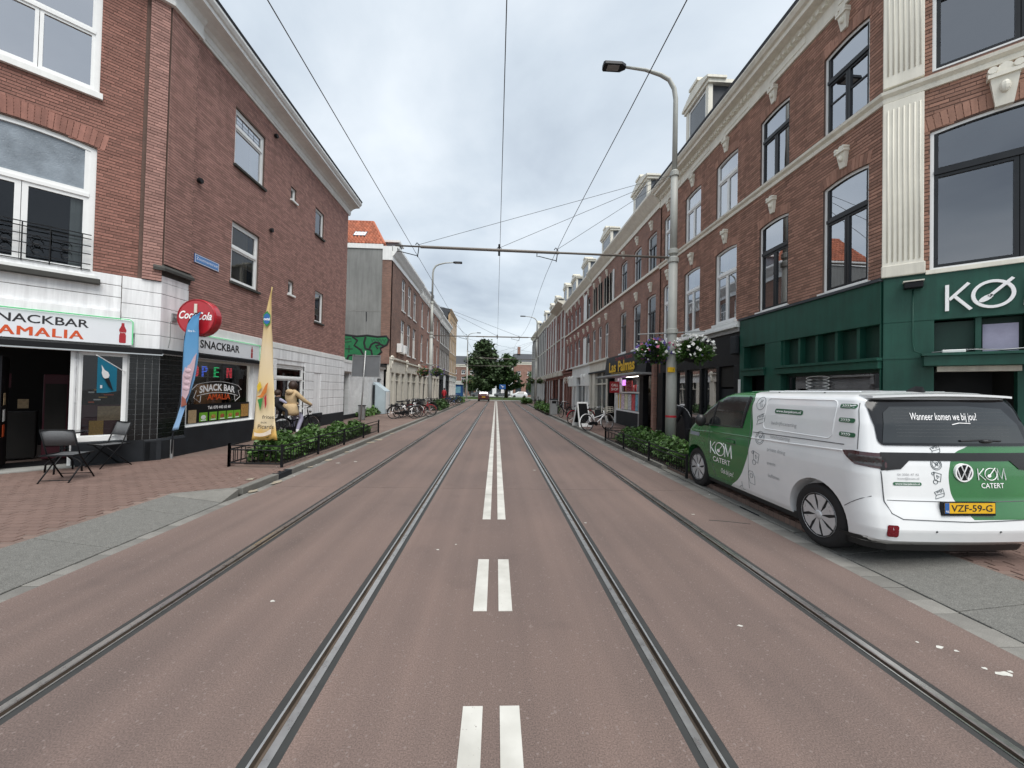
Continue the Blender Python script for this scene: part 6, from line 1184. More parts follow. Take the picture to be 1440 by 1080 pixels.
# wrap printing
def vkom(a, z, h, fn, flip, mat='letter_white', w=.33, eps=.006):
    k = w / 2.26; sg = -1 if flip else 1
    def ln(P, r=.018): line('letter_stroke', [(a + sg * p * k, z + q * h) for p, q in P], fn, r * h * 2.0, mat, eps)
    ln([(.05, 0), (.05, 1)]); ln([(.55, 1), (.12, .5), (.6, 0)]); ln([(1.6, 0), (1.66, 1), (1.93, .1), (2.2, 1), (2.26, 0)])
    ln([(1.08 + .48 * math.cos(t), .5 + .52 * math.sin(t)) for t in [2 * PI * i / 20 for i in range(21)]]); ln([(.98, .4), (1.5, 1.05)]); poly('ladle_print', [(a + sg * (.95 + .16 * math.cos(t)) * k, z + (.36 + .14 * math.sin(t)) * h) for t in [2 * PI * i / 10 for i in range(10)]], fn, mat, eps)
sd = lambda a, b, e: on_side(a, b, e)
vkom(2.36, .73, .21, sd, True, w=.66); vtext('CATERT', 2.27, .60, .085, sd, 'letter_white', w=.53, bold=.005, flip=True); vtext('Ook bij jou!', 2.02, .44, .08, sd, 'letter_white', w=.36, shear=.3, flip=True)
vkom(.15, .945, .115, on_rear, False, w=.30); vtext('CATERT', .18, .865, .05, on_rear, 'letter_white', w=.245, bold=.005)
vtext('Wanneer komen we bij jou?', -.42, 1.545, .075, on_rear, 'letter_white', w=.70, shear=.35, eps=.018); line('underline', [(-.02, 1.50), (.06, 1.515), (.18, 1.51)], on_rear, .005, 'letter_white', .017)
for s_, z in (('06 2006 47 43', .985), ('kom@kom.nl', .945)): vtext(s_, -.66, z, .022, on_rear, 'grey_print', w=.21)
poly('web_pill', rbox(-.71, -.43, .885, .918, .016), on_rear, 'dark_green_print', .004); vtext('www.kanjekom.nl', -.69, .893, .018, on_rear, 'letter_white', w=.24, bold=.01)
poly('web_pill', rbox(.29, .80, 1.535, 1.60, .03), sd, 'dark_green_print', .004); vtext('www.kanjekom.nl', .775, 1.552, .034, sd, 'letter_white', w=.45, bold=.015, flip=True)
for s_, y_, z_, w_ in (('bedrijfscatering', .83, 1.375, .47), ('lunchcatering', .81, 1.185, .37), ('private dining', .84, 1.0, .35), ('events', .84, .81, .17), ('buffetten', .82, .635, .22)): vtext(s_, y_, z_, .05, sd, 'grey_print', w=w_, flip=True)
for y_, z_ in ((-.23, 1.655), (-.25, 1.50), (-.28, 1.345)):
    poly('pill_print', rbox(y_ - .2, y_, z_, z_ + .05, .022), sd, 'dark_green_print', .004)
    for k in range(4): line('arrow_print', [(y_ - .03 - k * .03, z_ + .04), (y_ - .05 - k * .03, z_ + .025), (y_ - .03 - k * .03, z_ + .01)], sd, .0035, 'letter_white', .005)
def icon(a, z, fn, sg, k, kind):
    def T(P): return [(a + sg * p * k, z + q * k) for p, q in P]
    circ = lambda cx, cy, r, n=14: [(cx + r * math.cos(2 * PI * i / n), cy + r * math.sin(2 * PI * i / n)) for i in range(n + 1)]
    S = {0: [circ(0, 0, 1), [(-.3, .6), (.2, -.6)], [(.05, .65), (.5, -.5)], [(-.5, -.1), (.3, .5)]], 1: [[(-.9, .2), (.7, .9), (.9, .1), (-.6, -.3), (-.9, .2)], [(-.6, -.3), (-.8, -1), (.8, -.5), (.9, .1)], circ(.3, .45, .2), circ(-.3, .3, .15)], 2: [circ(0, 0, 1), circ(0, 0, .75), [(-.4, .4), (.4, -.3)], [(-.3, -.4), (.5, .4)], circ(.1, .1, .25)], 3: [[(-.5, 1), (.9, .6), (.6, -.8), (-.4, -.5), (-.5, 1)], [(.0, .4), (.5, .1), (.1, -.2), (0, .4)], circ(-.6, .7, .25), circ(-.3, -.8, .4)], 4: [[(-.4, -.9), (-.8, .3), (-.5, 1), (.3, 1), (.8, .2), (.8, -1), (-.4, -.9)], circ(0, .3, .35)], 5: [[(-1, -.6), (-.3, .0), (.4, -.8), (1, -.7)], [(0, .9), (.1, -.2)]]}[kind]
    for P in S: line('icon_print', T(P), fn, .0034, 'line_print', .0015)
for k, (y_, z_) in enumerate([(1.13, 1.66), (1.07, 1.44), (1.03, 1.16), (1.10, .86), (1.20, .54), (1.45, .36)]): icon(y_, z_, sd, -1, .095 if k < 5 else .07, k)
for k, (x_, z_) in enumerate([(-.24, 1.25), (-.26, 1.10), (-.27, .97), (-.26, .81)]): icon(x_, z_, on_rear, 1, .055, (1, 2, 3, 1)[k])
for x in (-.35, .3): m1 = MB(); m1.ball(tuple(on_rear(x, .44, -.003)), .012, 8, 5); m1.build('parking_sensor', 'seam', van)
van.location = (4.83, 4.45, .015); van.rotation_euler = (0, R(-.9), R(-1.5))
# ================= masts, wires, planting, bicycles, people, cars, trees
pm('petal_white', (.8, .8, .76), .6, .05, 20); pm('petal_purple', (.10, .07, .26), .6, .2, 20); pm('petal_red', (.30, .04, .035), .6, .25, 20); pm('petal_pink', (.45, .12, .20), .6, .2, 20)
pm('cable_grey', (.05, .047, .045), .6, .1, 5)
def rnd_in(n, f, seed):
    g = np.random.default_rng(seed); return f(g, n)
def basket(parent, c, r, seed, cols, n=900, z=.75):
    g = np.random.default_rng(seed); P = g.normal(size=(n, 3)); P /= np.linalg.norm(P, axis=1)[:, None]; P *= (1 + .28 * np.sin(P[:, :1] * 5 + seed) * np.cos(P[:, 1:2] * 4 + P[:, 2:] * 3)) * (g.uniform(.3, 1.05, (n, 1)) ** .5) * np.array([r, r, r * z]) * g.uniform(.8, 1.15, (n, 1)); P[:, 2] -= .25 * r * (np.hypot(P[:, 0], P[:, 1]) / r) ** 2
    V, F_ = leaves(P + np.array(c), .055, seed=seed); o = npobj('foliage', V, F_, 'leaf', parent, kind='stuff')
    m1 = MB(); m1.lathe([(.05, -r * .75), (r * .45, -r * .6), (r * .6, -.0)], c, 14); m1.build('basket_bowl', 'anthracite', parent)
    for k, (mt, m_) in enumerate(cols):
        a = g.normal(size=(m_, 3)); a /= np.linalg.norm(a, axis=1)[:, None]; a[:, 1] = -abs(a[:, 1]) * (g.random(m_) < .75) + a[:, 1] * 0; Q = a * np.array([r, r, r * z]) * 1.2 + np.array(c)
        if mt == 'petal_white': Q[:, 2] += r * .12
        V, F_ = leaves(Q, .075 if mt == 'petal_white' else .075, seed=seed + k, aspect=1.0); npobj('blossom', V, F_, mt, parent, kind='stuff')
def mast(label, x, y, s, zb=.1, near=False, baskets=None):
    """catenary mast with street lamp: s = +1 stands on the right (arms reach to -x)"""
    t = thing('tram_mast', label, 'mast', (x, y, zb)); m1 = MB()
    m1.lathe([(.148, 0), (.146, 2.3), (.125, 3.55), (.12, 5.6)], (x, y, zb), 20); m1.build('shaft', 'mast', t, smooth=True)
    m1 = MB(); m1.lathe([(.10, 5.5), (.095, 8.1)], (x, y, zb), 16); m1.build('shaft', 'mast', t, smooth=True)
    for z, r in ((3.45, .16), (5.75, .135), (5.5, .15), (8.0, .125)): m1 = MB(); m1.lathe([(r * .8, -.08), (r, -.06), (r, .06), (r * .8, .08)], (x, y, zb + z), 16); m1.build('collar', 'mast', t)
    m1 = MB(); m1.tube([(x, y, zb + 8.0), (x, y, zb + 10.2), (x - s * .05, y, zb + 10.5), (x - s * .2, y, zb + 10.75), (x - s * .45, y, zb + 10.88), (x - s * .9, y, zb + 11.0), (x - s * 1.5, y, zb + 11.05)], [.072, .066, .064, .06, .056, .045, .035], 10); m1.build('lamp_arm', 'mast', t, smooth=True)
    F_ = [(x - s * 1.48, .05), (x - s * 1.62, .15), (x - s * 2.1, .15), (x - s * 2.14, .1)]; m1 = MB(); z = zb + 11.06
    m1.loft([[(q, y - w_, z - .05), (q, y + w_, z - .05), (q, y + w_ * .8, z + .05), (q, y - w_ * .8, z + .05)] for q, w_ in F_]); lh = m1.build('lamp_head', 'anthracite', t); MB().box(min(x - s * 1.68, x - s * 2.02), max(x - s * 1.68, x - s * 2.02), y - .1, y + .1, z - .058, z - .051).build('lamp_lens', 'galv', lh)
    za = zb + 5.58; xe = x - s * 7.9
    m1 = MB(); m1.tube([(x, y, za), (x - s * 4.5, y, za + .03), (xe, y, za + .06)], [.034, .03, .024], 8); ca = m1.build('cantilever_tube', 'wire_grey', t, smooth=True); m1 = MB(); m1.tube([(x - s * 3.3, y, za + .02), (x - s * 7.2, y, za + .05)], .043, 8); m1.build('insulated_sleeve', 'wire_grey', ca)
    for wx in (-2.28, .0, 1.62): m1 = MB(); m1.tube([(x, y, zb + 8.0), (wx, y, za + .1)], .006 if near else .01, 5); m1.build('stay_wire', 'cable_grey', t)
    for wx, q in ((-2.28, -.55), (1.62, -.55)):
        m1 = MB(); m1.tube([(wx + q, y, za), (wx + q, y, za - .11), (wx + q + .06, y, za - .1), (wx - .03, y, za - .2), (wx, y, za - .2)], .012, 6); m1.build('registration_arm', 'black', ca)
        m1 = MB(); m1.tube([(wx - .06, y, za + .1), (wx - .02, y, za + .16), (wx + .04, y, za + .1), (wx + .02, y, za - .1), (wx, y, za - .24)], .014, 6); m1.build('wire_clamp', 'black', ca)
    m1 = MB(); m1.tube([(-.12, y, za), (0, y, za + .16), (.12, y, za)], .012, 5); m1.lathe([(.03, -.12), (.03, .2)], (0, y, za), 8); m1.build('wire_clamp', 'black', ca)
    if baskets:
        br = MB(); d = Vector(baskets[0]); br.tube([(x - d.x * .95, y - d.y * .95, zb + 3.42), (x + d.x * .85, y + d.y * .85, zb + 3.42)], .016, 6); br.build('basket_bracket', 'galv', t)
        for k, (q, cols) in enumerate(((.52, baskets[1]), (-.50, baskets[2]))):
            c = (x + d.x * q, y + d.y * q, zb + 2.92); m1 = MB(); m1.tube([(c[0], c[1], zb + 3.42), c], .008, 5); m1.build('chain', 'galv', t); basket(t, c, .48 if near else .5, int(x * 10 + y) + k + 50, cols, 2600 if near else 700, .62)
    MB().box(x - .171, x + .02, y - .172, y - .1, zb + 2.28, zb + 2.42).build('number_label', 'yellow', t) if near else None
    if near:
        m1 = MB(); m1.lathe([(.149, 1.0), (.15, 1.03), (.149, 1.06)], (x, y, zb), 20); m1.build('red_band', 'red', t); F2 = FR(x, y, R(25)); m1 = MB(F2); text_on(m1, 'M123A', -.11, 2.42 + zb - .1, .05, -.152, w=.2); m1.build('lettering', 'ink', t)
    return t
mast('tall grey tram mast with street lamp and white flowering baskets', 5.0, 10.8, 1, near=True, baskets=((.86, -.5, 0), [('petal_white', 170), ('petal_purple', 14), ('petal_pink', 6)], [('petal_purple', 90), ('petal_pink', 24), ('petal_white', 40)]))
mast('tram mast with red flower basket beside the parked bicycles on the left', -4.87, 28.6, -1, baskets=((.95, -.3, 0), [('petal_purple', 40), ('petal_pink', 8)], [('petal_red', 90)]))
mast('distant tram mast with hanging baskets by the grey end house', 5.0, 48.5, 1, baskets=((.95, -.3, 0), [('petal_red', 40)], [('petal_pink', 30)]))
mast('distant tram mast standing before the ochre house', -4.87, 64, -1, baskets=((.95, -.3, 0), [('petal_red', 40)], [('petal_pink', 30)]))
for wx, z, lab in ((-2.28, 5.48, 'contact wire over the left hand tram track'), (0.02, 5.78, 'feeder wire running above the middle of the street'), (1.62, 5.48, 'contact wire over the right hand tram track')):
    m1 = MB(); n = 40; m1.tube([(wx + (.12 * math.sin(k * .55) if wx > 1 else 0), -4 + 72 * k / n, z) for k in range(n + 1)], .0062, 5); m1.build('overhead_wire', 'cable_grey', label=lab, cat='wire')
for k, (a, b, lab) in enumerate([((-4.87, 64, 8.1), (6.6, 62, 7.5), 'thin span wire across the street near the roundabout'), ((-7.3, 55, 9.5), (6.6, 57, 7.2), 'thin sloping guy wire between the far facades')]): m1 = MB(); m1.tube([a, b], .012, 5); m1.build('span_wire', 'black', label=lab, cat='wire')
# ---- planting beds with low fences
def fence(label, P, zb=.1, h=.44, st=.11, ht=None):
    t = thing('low_fence', label, 'fence', (P[0][0], P[0][1], zb)); proto = {}
    for (x0, y0), (x1, y1) in zip(P, P[1:]):
        L_ = math.hypot(x1 - x0, y1 - y0); d = ((x1 - x0) / L_, (y1 - y0) / L_)
        for z in (.07, .34, .43): m1 = MB(); m1.tube([(x0, y0, zb + z), (x1, y1, zb + z)], .015, 5); m1.build('rail', 'black', t)
        n = int(L_ / st)
        for k in range(1, n):
            a = (x0 + d[0] * L_ * k / n, y0 + d[1] * L_ * k / n)
            if 'b' not in proto: m1 = MB(); m1.box(-.006, .006, -.006, .006, .07, .34); m1.v = [tuple(Vector(p) + Vector(t.location)) for p in m1.v]; proto['b'] = m1.build('baluster', 'black', t); o = proto['b']
            else: o = proto['b'].copy(); col.objects.link(o)
            o.location = (a[0] - t.location[0], a[1] - t.location[1], 0)
        for k in range(int(L_ / 1.6) + 1):
            f = k / max(1, int(L_ / 1.6)); MB().box(x0 + (x1 - x0) * f - .022, x0 + (x1 - x0) * f + .022, y0 + (y1 - y0) * f - .022, y0 + (y1 - y0) * f + .022, zb - .02, zb + .47).build('post', 'black', t, bevel=.004)
def hedge(label, x0, x1, y0, y1, h, n, size, seed, zb=.1, soil=True, mat='leaf'):
    g = np.random.default_rng(seed); t = thing('hedge', label, 'hedge', ((x0 + x1) / 2, (y0 + y1) / 2, zb)); P = np.stack([g.uniform(x0, x1, n), g.uniform(y0, y1, n), g.random(n)], 1)
    top = h * (.72 + .28 * np.sin(P[:, 1] * 2.3 + seed) * np.cos(P[:, 0] * 5 + P[:, 1] * 1.7) + .12 * np.sin(P[:, 1] * 9)); e = np.minimum(np.minimum(P[:, 0] - x0, x1 - P[:, 0]) / .25, 1); P[:, 2] = zb + top * (.5 + .5 * e) * P[:, 2] ** .5
    P[:, :2] += g.normal(size=(n, 2)) * .05; V, F_ = leaves(P, size, seed=seed); npobj('foliage', V, F_, mat, t, kind='stuff')
    for k in range(14):
        a = (g.uniform(x0 + .1, x1 - .1), g.uniform(y0 + .1, y1 - .1)); m1 = MB(); m1.tube([(a[0], a[1], zb), (a[0] + g.normal() * .05, a[1] + g.normal() * .05, zb + h * .7)], [.012, .005], 5); m1.build('stem', 'bark', t)
    if soil: MB().box(x0 - .03, x1 + .03, y0 - .03, y1 + .03, .06, zb + .02).build('soil_bed', 'soil', t)
    return t
hedge('leafy green hedge bed in front of the snack bar wall', -5.25, -4.56, 8.4, 14.3, .62, 13000, .055, 3); fence('low black fence round the hedge by the snack bar', [(-5.42, 8.12), (-4.33, 8.05), (-4.33, 14.5)])
fence('short run of black fence at the pavement end of the snack bar hedge', [(-5.42, 8.12), (-5.42, 8.75)])
hedge('leafy green hedge bed in front of the dark pub', 4.14, 5.15, 7.9, 13.05, .58, 13000, .055, 5); fence('low black fence round the hedge before the dark pub', [(3.86, 7.6), (3.86, 13.35), (5.1, 13.35)])
for x0, x1, y0, y1, lab, sd in [(3.8, 4.8, 28, 38, 'long far hedge bed beside the litter bin', 7), (3.4, 4.6, 48.7, 52, 'small far hedge bed by the roundabout on the right', 8), (-5.2, -4.2, 29.2, 34.6, 'dark hedge bed behind the left tram mast', 9), (-5.2, -4.1, 46, 51, 'far hedge bed on the left near the blue kiosk', 10)]:
    hedge(lab, x0, x1, y0, y1, .75, 2200, .13, sd, mat='leaf_dark' if sd == 9 else 'leaf')
hd = hedge('weeds growing along the white annex wall', -7.7, -7.2, 21.5, 24.8, .55, 900, .09, 12, soil=False)
# ---- bicycles
def make_bike(label, frame='black', loc=(0, 0, .1), rz=0, lean=6, crate=None, group='parked bicycles', step=True, parent=None):
    t = thing('bicycle', label, 'bicycle', group=group); wr, wb = .34, 1.12
    for i, y in enumerate((0, wb)):
        w0 = MB(); w0.tube([(0, y + wr * math.cos(q), wr + wr * math.sin(q)) for q in [2 * PI * k / 28 for k in range(29)]], .019, 6, False); wo = w0.build('wheel', 'rubber', t, smooth=True)
        m1 = MB(); m1.tube([(0, y + .315 * math.cos(q), wr + .315 * math.sin(q)) for q in [2 * PI * k / 28 for k in range(29)]], .009, 5, False); m1.build('rim', 'chrome', wo)
        m1 = MB(); m1.lathe([(.02, -.05), (.025, 0), (.02, .05)], (0, y, wr), 10, 'x'); m1.build('hub', 'chrome', wo)
        m1 = MB()
        for k in range(18): q = 2 * PI * k / 18; m1.tube([((.03 if k % 2 else -.03), y, wr), (0, y + .31 * math.cos(q), wr + .31 * math.sin(q))], .0022, 3)
        m1.build('spokes', 'chrome', wo, kind='stuff')
        m1 = MB(); q0, q1 = (R(20), R(175)) if i == 0 else (R(15), R(200)); m1.tube([(0, y + .375 * math.cos(q), wr + .375 * math.sin(q)) for q in np.linspace(q0, q1, 12)], .02, 5); m1.build('mudguard', frame if frame != 'letter_white' else 'letter_white', t)
    bb, st, hd_ = (0, .45, .29), (0, .30, .82), (0, .93, .86); hb = (0, 1.0, .62)
    m1 = MB(); m1.tube([bb, (0, .33, .72)], .017, 7); m1.tube([bb, (0, .98, .66)], .02, 7); m1.tube([(0, .38, .55), (0, .7, .62), (0, .96, .72)] if step else [(0, .33, .74), (0, .95, .8)], .017, 7); m1.tube([(0, 1.0, .6), (0, .94, .86)], .021, 7)
    for s in (-.05, .05): m1.tube([(s, 0, wr), (s * .6, .43, .29)], .011, 5); m1.tube([(s, 0, wr), (s * .4, .34, .72)], .009, 5)
    m1.build('frame', frame, t, smooth=True); m1 = MB()
    for s in (-.055, .055): m1.tube([(s, wb, wr), (s, 1.03, .6), (0, .99, .63)], .012, 5)
    m1.build('fork', frame, t); m1 = MB(); m1.tube([(0, .94, .86), (0, .92, 1.0)], .013, 6); m1.tube([(-.3, .68, .99), (-.29, .8, 1.02), (-.2, .93, 1.03), (0, .95, 1.02), (.2, .93, 1.03), (.29, .8, 1.02), (.3, .68, .99)], .012, 6); m1.build('handlebar', 'chrome', t, smooth=True)
    for s in (-1, 1): m1 = MB(); m1.tube([(s * .3, .66, .988), (s * .292, .78, 1.012)], .018, 6); m1.build('grip', 'black', t)
    m1 = MB(); m1.tube([(0, .33, .7), (0, .28, .92)], .013, 6); m1.build('seat_post', 'chrome', t); m1 = MB(); m1.loft([[(x * w_, y, .94 + dz + (0 if abs(x) < .9 else -.03)) for x in (-1, -.5, 0, .5, 1)] for y, w_, dz in ((.12, .1, .01), (.2, .11, .02), (.3, .07, .02), (.42, .025, .01), (.44, .015, 0))], closed=False, caps=False); o = m1.build('saddle', 'black', t, smooth=True); o.modifiers.new('s', 'SOLIDIFY').thickness = .04
    m1 = MB(); m1.ring([(-.07, -.3), (.07, -.3), (.07, .2), (-.07, .2)], [(-.055, -.28), (.055, -.28), (.055, .18), (-.055, .18)], -.745, -.73); m1.v = [(x, z, -y) for x, y, z in m1.v]
    for s in (-.06, .06): m1.tube([(s, 0, wr), (s, -.05, .74)], .007, 4)
    for y in (-.15, 0, .1): m1.tube([(-.06, y, .738), (.06, y, .738)], .006, 4)
    m1.build('luggage_rack', 'black', t); m1 = MB(); m1.loft([[(.05, .45 + (r_ + .0) * math.cos(q) * 1, .29 + r_ * math.sin(q)) for q in [2 * PI * k / 14 for k in range(14)]] for r_ in (.001, .095)], caps=False); m1.box(.045, .055, .02, .45, .25, .37); m1.build('chain_case', 'black', t)
    for s in (-1, 1): m1 = MB(); m1.tube([(s * .06, .45, .29), (s * .08, .45 + s * .16, .29 - .05)], .01, 5); m1.box(s * .08 - (.0 if s > 0 else .09), s * .08 + (.09 if s > 0 else 0), .41 + s * .16, .49 + s * .16, .225, .25); m1.build('pedal_crank', 'black', t)
    m1 = MB(); m1.ball((0, 1.05, .82), .045, 8, 6); m1.build('head_lamp', 'chrome', t)
    if crate:
        cx = MB(); y0, y1, z0, z1 = (.98, 1.32, .78, 1.02) if crate[1] == 'front' else (-.3, .1, .76, 1.0)
        for k in range(4):
            z = z0 + (z1 - z0) * k / 3
            cx.tube([(-.19, y0, z), (.19, y0, z), (.19, y1, z), (-.19, y1, z), (-.19, y0, z)], .01, 4)
        for xx, yy in ((-.19, y0), (.19, y0), (.19, y1), (-.19, y1), (0, y0), (0, y1), (-.19, (y0 + y1) / 2), (.19, (y0 + y1) / 2)): cx.tube([(xx, yy, z0), (xx, yy, z1)], .01, 4)
        cx.box(-.18, .18, y0 + .01, y1 - .01, z0, z0 + .01); cx.build('crate', crate[0], t)
    m1 = MB(); m1.tube([(-.02, .1, .3), (-.13, .02, .02)], .009, 4); m1.build('kick_stand', 'black', t)
    t.location = loc; t.rotation_euler = (0, R(lean), rz); return t
B = make_bike
B('white bicycle with a pale crate leaning at the kerb by the chalkboard', 'letter_white', (3.98, 16.5, .1), R(-66), -6, ('cream', 'front')); B('red framed bicycle half hidden behind the chalkboard sign', 'red', (3.92, 19.6, .1), R(-62), 6); B('dark bicycle with a black basket standing beyond the chalkboard', 'black', (4.55, 23.3, .1), R(20), -5, ('black', 'front'))
B('black bicycle parked along the far hedge past the litter bin', 'black', (4.6, 40.5, .1), R(15), -5); B('black bicycle nearest the white annex, front wheel to the road', 'black', (-5.45, 20.9, .1), R(-62), 6); B('pale grey bicycle in the row before the cream shop front', 'letter_white', (-5.35, 21.6, .1), R(-55), -5, ('black', 'front')); B('dark bicycle with a basket in the middle of the left hand row', 'anthracite', (-5.3, 22.3, .1), R(-60), 4, ('anthracite', 'front')); B('bright red bicycle in the row before the cream shop front', 'red', (-4.95, 22.7, .1), R(-70), 5)
B('black bicycle with a large crate beside the red bicycle', 'black', (-5.0, 24.2, .1), R(-60), -5, ('black', 'front')); B('black bicycle with rear crate at the end of the left row by the mast', 'black', (-5.1, 25.2, .1), R(-55), 6, ('black', 'back'))
for k in range(4): B(['dark bicycle parked past the dark hedge bed', 'dark bicycle parked near the person in red', 'blue black bicycle with a crate near the person in red', 'dark bicycle at the end of the far left rack'][k], ('black', 'anthracite', 'blue', 'black')[k], (-5.2 + .1 * k, 37 + k * 1.6, .1), R(-60), 5, ('black', 'front') if k == 2 else None)
t = thing('chalkboard_sign', 'white framed A-shaped chalkboard standing behind the white bicycle', 'sign', (4.2, 18.6, .1)); Fb = FR(4.2, 18.6, R(20))
for s, nm in ((-1, 'front_leaf'), (1, 'rear_leaf')):
    def lf(mb_, s=s): mb_.fr = ID; mb_.v = [Fb((x, y + s * .27 * (1.28 - z), z)) for x, y, z in mb_.v]; return mb_
    m1 = MB(); m1.ring([(-.34, .1), (.34, .1), (.30, 1.28), (-.30, 1.28)], [(-.27, .26), (.27, .26), (.24, 1.2), (-.24, 1.2)], -.015, .015); o = lf(m1).build(nm, 'frame_white', t); lf(MB().box(-.28, .28, -.006, .006, .24, 1.22)).build('board', 'black', o)
t = thing('litter_bin', 'square grey litter bin at the end of the far hedge', 'bin', (4.1, 27.2, .1)); MB().box(3.85, 4.35, 26.95, 27.45, .1, 1.15).build('body', 'galv', t, bevel=.02); MB().box(3.82, 4.38, 26.92, 27.48, 1.15, 1.22).build('lid', 'anthracite', t, bevel=.02); MB().box(3.95, 4.25, 26.94, 26.96, .9, 1.08).build('slot', 'dark_in', t)
# ---- grey backed traffic sign, cabinet, kiosk
t = thing('traffic_sign', 'grey back of a rectangular traffic sign on a leaning pole', 'sign', (-6.42, 18.6, .1)); m1 = MB(); m1.tube([(-6.42, 18.62, .05), (-6.27, 18.62, 3.5)], .035, 8); m1.build('pole', 'galv', t, smooth=True); pm('sign_back', (.15, .16, .17), .5, .08, 3)
m1 = MB(FR(0, 18.7, 0)); m1.prism([(-6.93, 2.25), (-5.6, 2.25), (-5.56, 3.3), (-6.89, 3.3)], -.012, .012); m1.build('panel', 'sign_back', t); m1 = MB(FR(0, 18.7, 0)); m1.ring([(-6.93, 2.25), (-5.6, 2.25), (-5.56, 3.3), (-6.89, 3.3)], [(-6.90, 2.28), (-5.63, 2.28), (-5.59, 3.27), (-6.86, 3.27)], -.03, .0); m1.build('edge', 'galv', t)
t = thing('utility_cabinet', 'pale blue grey cabinet with a sloping lid beside the annex door', 'cabinet', (-7.4, 25.4, .1)); m1 = MB(FR(-7.65, 0, R(90))); m1.add([(24.3, -.75, .12), (25.4, -.75, .12), (25.4, .0, .12), (24.3, 0, .12), (24.3, -.75, 1.55), (25.4, -.75, 1.55), (25.4, 0, 2.1), (24.3, 0, 2.1)], [(0, 3, 2, 1), (4, 5, 6, 7), (0, 1, 5, 4), (1, 2, 6, 5), (2, 3, 7, 6), (3, 0, 4, 7)]); pm('cab', (.42, .50, .54), .45, .06, 3); m1.build('body', 'cab', t, bevel=.01); MB(FR(-7.65, 0, R(90))).box(24.5, 25.2, -.77, -.75, .4, 1.5).build('hatch', 'white', t)
MB(FR(-7.65, 0, R(90))).box(24.24, 24.3, -.12, 0, .1, 1.9).build('side_strip', 'anthracite', t)
t = thing('junction_box', 'small grey box at the foot of the traffic sign', 'box', (-6.9, 20, .1)); MB().box(-6.98, -6.7, 19.9, 20.15, .1, .8).build('body', 'galv', t, bevel=.02); MB().box(-7.0, -6.68, 19.88, 20.17, .8, .84).build('lid', 'anthracite', t)
t = thing('kiosk', 'blue and white kiosk near the end of the left row', 'kiosk', (-7.2, 57, .1)); MB().box(-8.2, -6.2, 72, 74, .1, 2.6).build('body', 'blue', t); MB().box(-8.4, -6.0, 71.8, 74.2, 2.6, 3.3).build('roof', 'white', t); MB().box(-7.9, -6.6, 71.96, 72, 1.0, 2.2).build('hatch', 'goods_5', t)
# ---- people
def figure(label, J, E_, rad, colour, loc, rz=0, hair=None, extra=None, head=None):
    """one continuous skinned body; colour(x, y, z) -> material index"""
    t = thing('person', label, 'person'); me = bpy.data.meshes.new('b'); names = list(J); me.from_pydata([J[k] for k in names], [(names.index(a), names.index(b)) for a, b in E_], []); o = bpy.data.objects.new('body', me); col.objects.link(o)
    sk = o.modifiers.new('skin', 'SKIN'); sk.use_smooth_shade = True
    for i, k in enumerate(names): r = rad[k]; me.skin_vertices[0].data[i].radius = (r, r) if not isinstance(r, tuple) else r
    me.skin_vertices[0].data[0].use_root = True; ss = o.modifiers.new('s', 'SUBSURF'); ss.levels = 2; dg = bpy.context.evaluated_depsgraph_get(); m2 = bpy.data.meshes.new_from_object(o.evaluated_get(dg)); bpy.data.objects.remove(o)
    mats, fn = colour
    m2.materials.clear()
    for q in mats: m2.materials.append(MATS[q])
    for p in m2.polygons: p.material_index = fn(*p.center); p.use_smooth = True
    o = bpy.data.objects.new('body', m2); col.objects.link(o); o.parent = t
    if hair:
        m1 = MB(); m1.ball(hair[0], hair[1], 14, 10); m1.build('hair', 'hair', t, smooth=True)
    for nm, mb_, mt in extra or []: mb_.build(nm, mt, t, smooth=True)
    t.location = loc; t.rotation_euler[2] = rz; return t
# rider in a beige coat, seen from behind, sitting on a dark bicycle with a child seat
J = dict(pelvis=(0, .25, 1.0), belly=(0, .29, 1.17), chest=(0, .34, 1.36), neck=(0, .37, 1.53), head=(0, .39, 1.66), crown=(0, .39, 1.75), ls=(-.17, .35, 1.43), le=(-.26, .55, 1.2), lw=(-.29, .76, 1.08), lh=(-.29, .84, 1.06), rs=(.17, .35, 1.43), re=(.28, .55, 1.2), rw=(.30, .76, 1.08), rh=(.29, .84, 1.06), lk=(-.13, .58, .75), la=(-.12, .5, .33), lf=(-.12, .62, .27), rk=(.14, .6, .66), ra=(.13, .44, .22), rf=(.13, .57, .16))
E_ = [('pelvis', 'belly'), ('belly', 'chest'), ('chest', 'neck'), ('neck', 'head'), ('head', 'crown'), ('chest', 'ls'), ('ls', 'le'), ('le', 'lw'), ('lw', 'lh'), ('chest', 'rs'), ('rs', 're'), ('re', 'rw'), ('rw', 'rh'), ('pelvis', 'lk'), ('lk', 'la'), ('la', 'lf'), ('pelvis', 'rk'), ('rk', 'ra'), ('ra', 'rf')]
rad = dict(pelvis=(.17, .15), belly=(.16, .13), chest=(.18, .13), neck=.065, head=.10, crown=.07, ls=.085, le=.065, lw=.05, lh=.045, rs=.085, re=.065, rw=.05, rh=.045, lk=.08, la=.05, lf=.045, rk=.08, ra=.05, rf=.045)
def colr(x, y, z):
    if z > 1.56: return 4 if y < .45 else 1
    if y > .78 and z < 1.15: return 1
    if z < .30: return 3
    return 0 if z > .84 else 2
hood = MB(); hood.ball((0, .25, 1.47), (.15, .09, .09), 12, 8); skirt = MB(); skirt.loft([[(r_ * 1.15 * math.cos(q), .27 + yo + r_ * math.sin(q), z) for q in [2 * PI * k / 16 for k in range(16)]] for r_, z, yo in ((.165, 1.1, .01), (.20, .98, .0), (.225, .84, .03), (.21, .74, .05))])
rl_ = R(-22); rp = (-6.55, 12.1, .1)
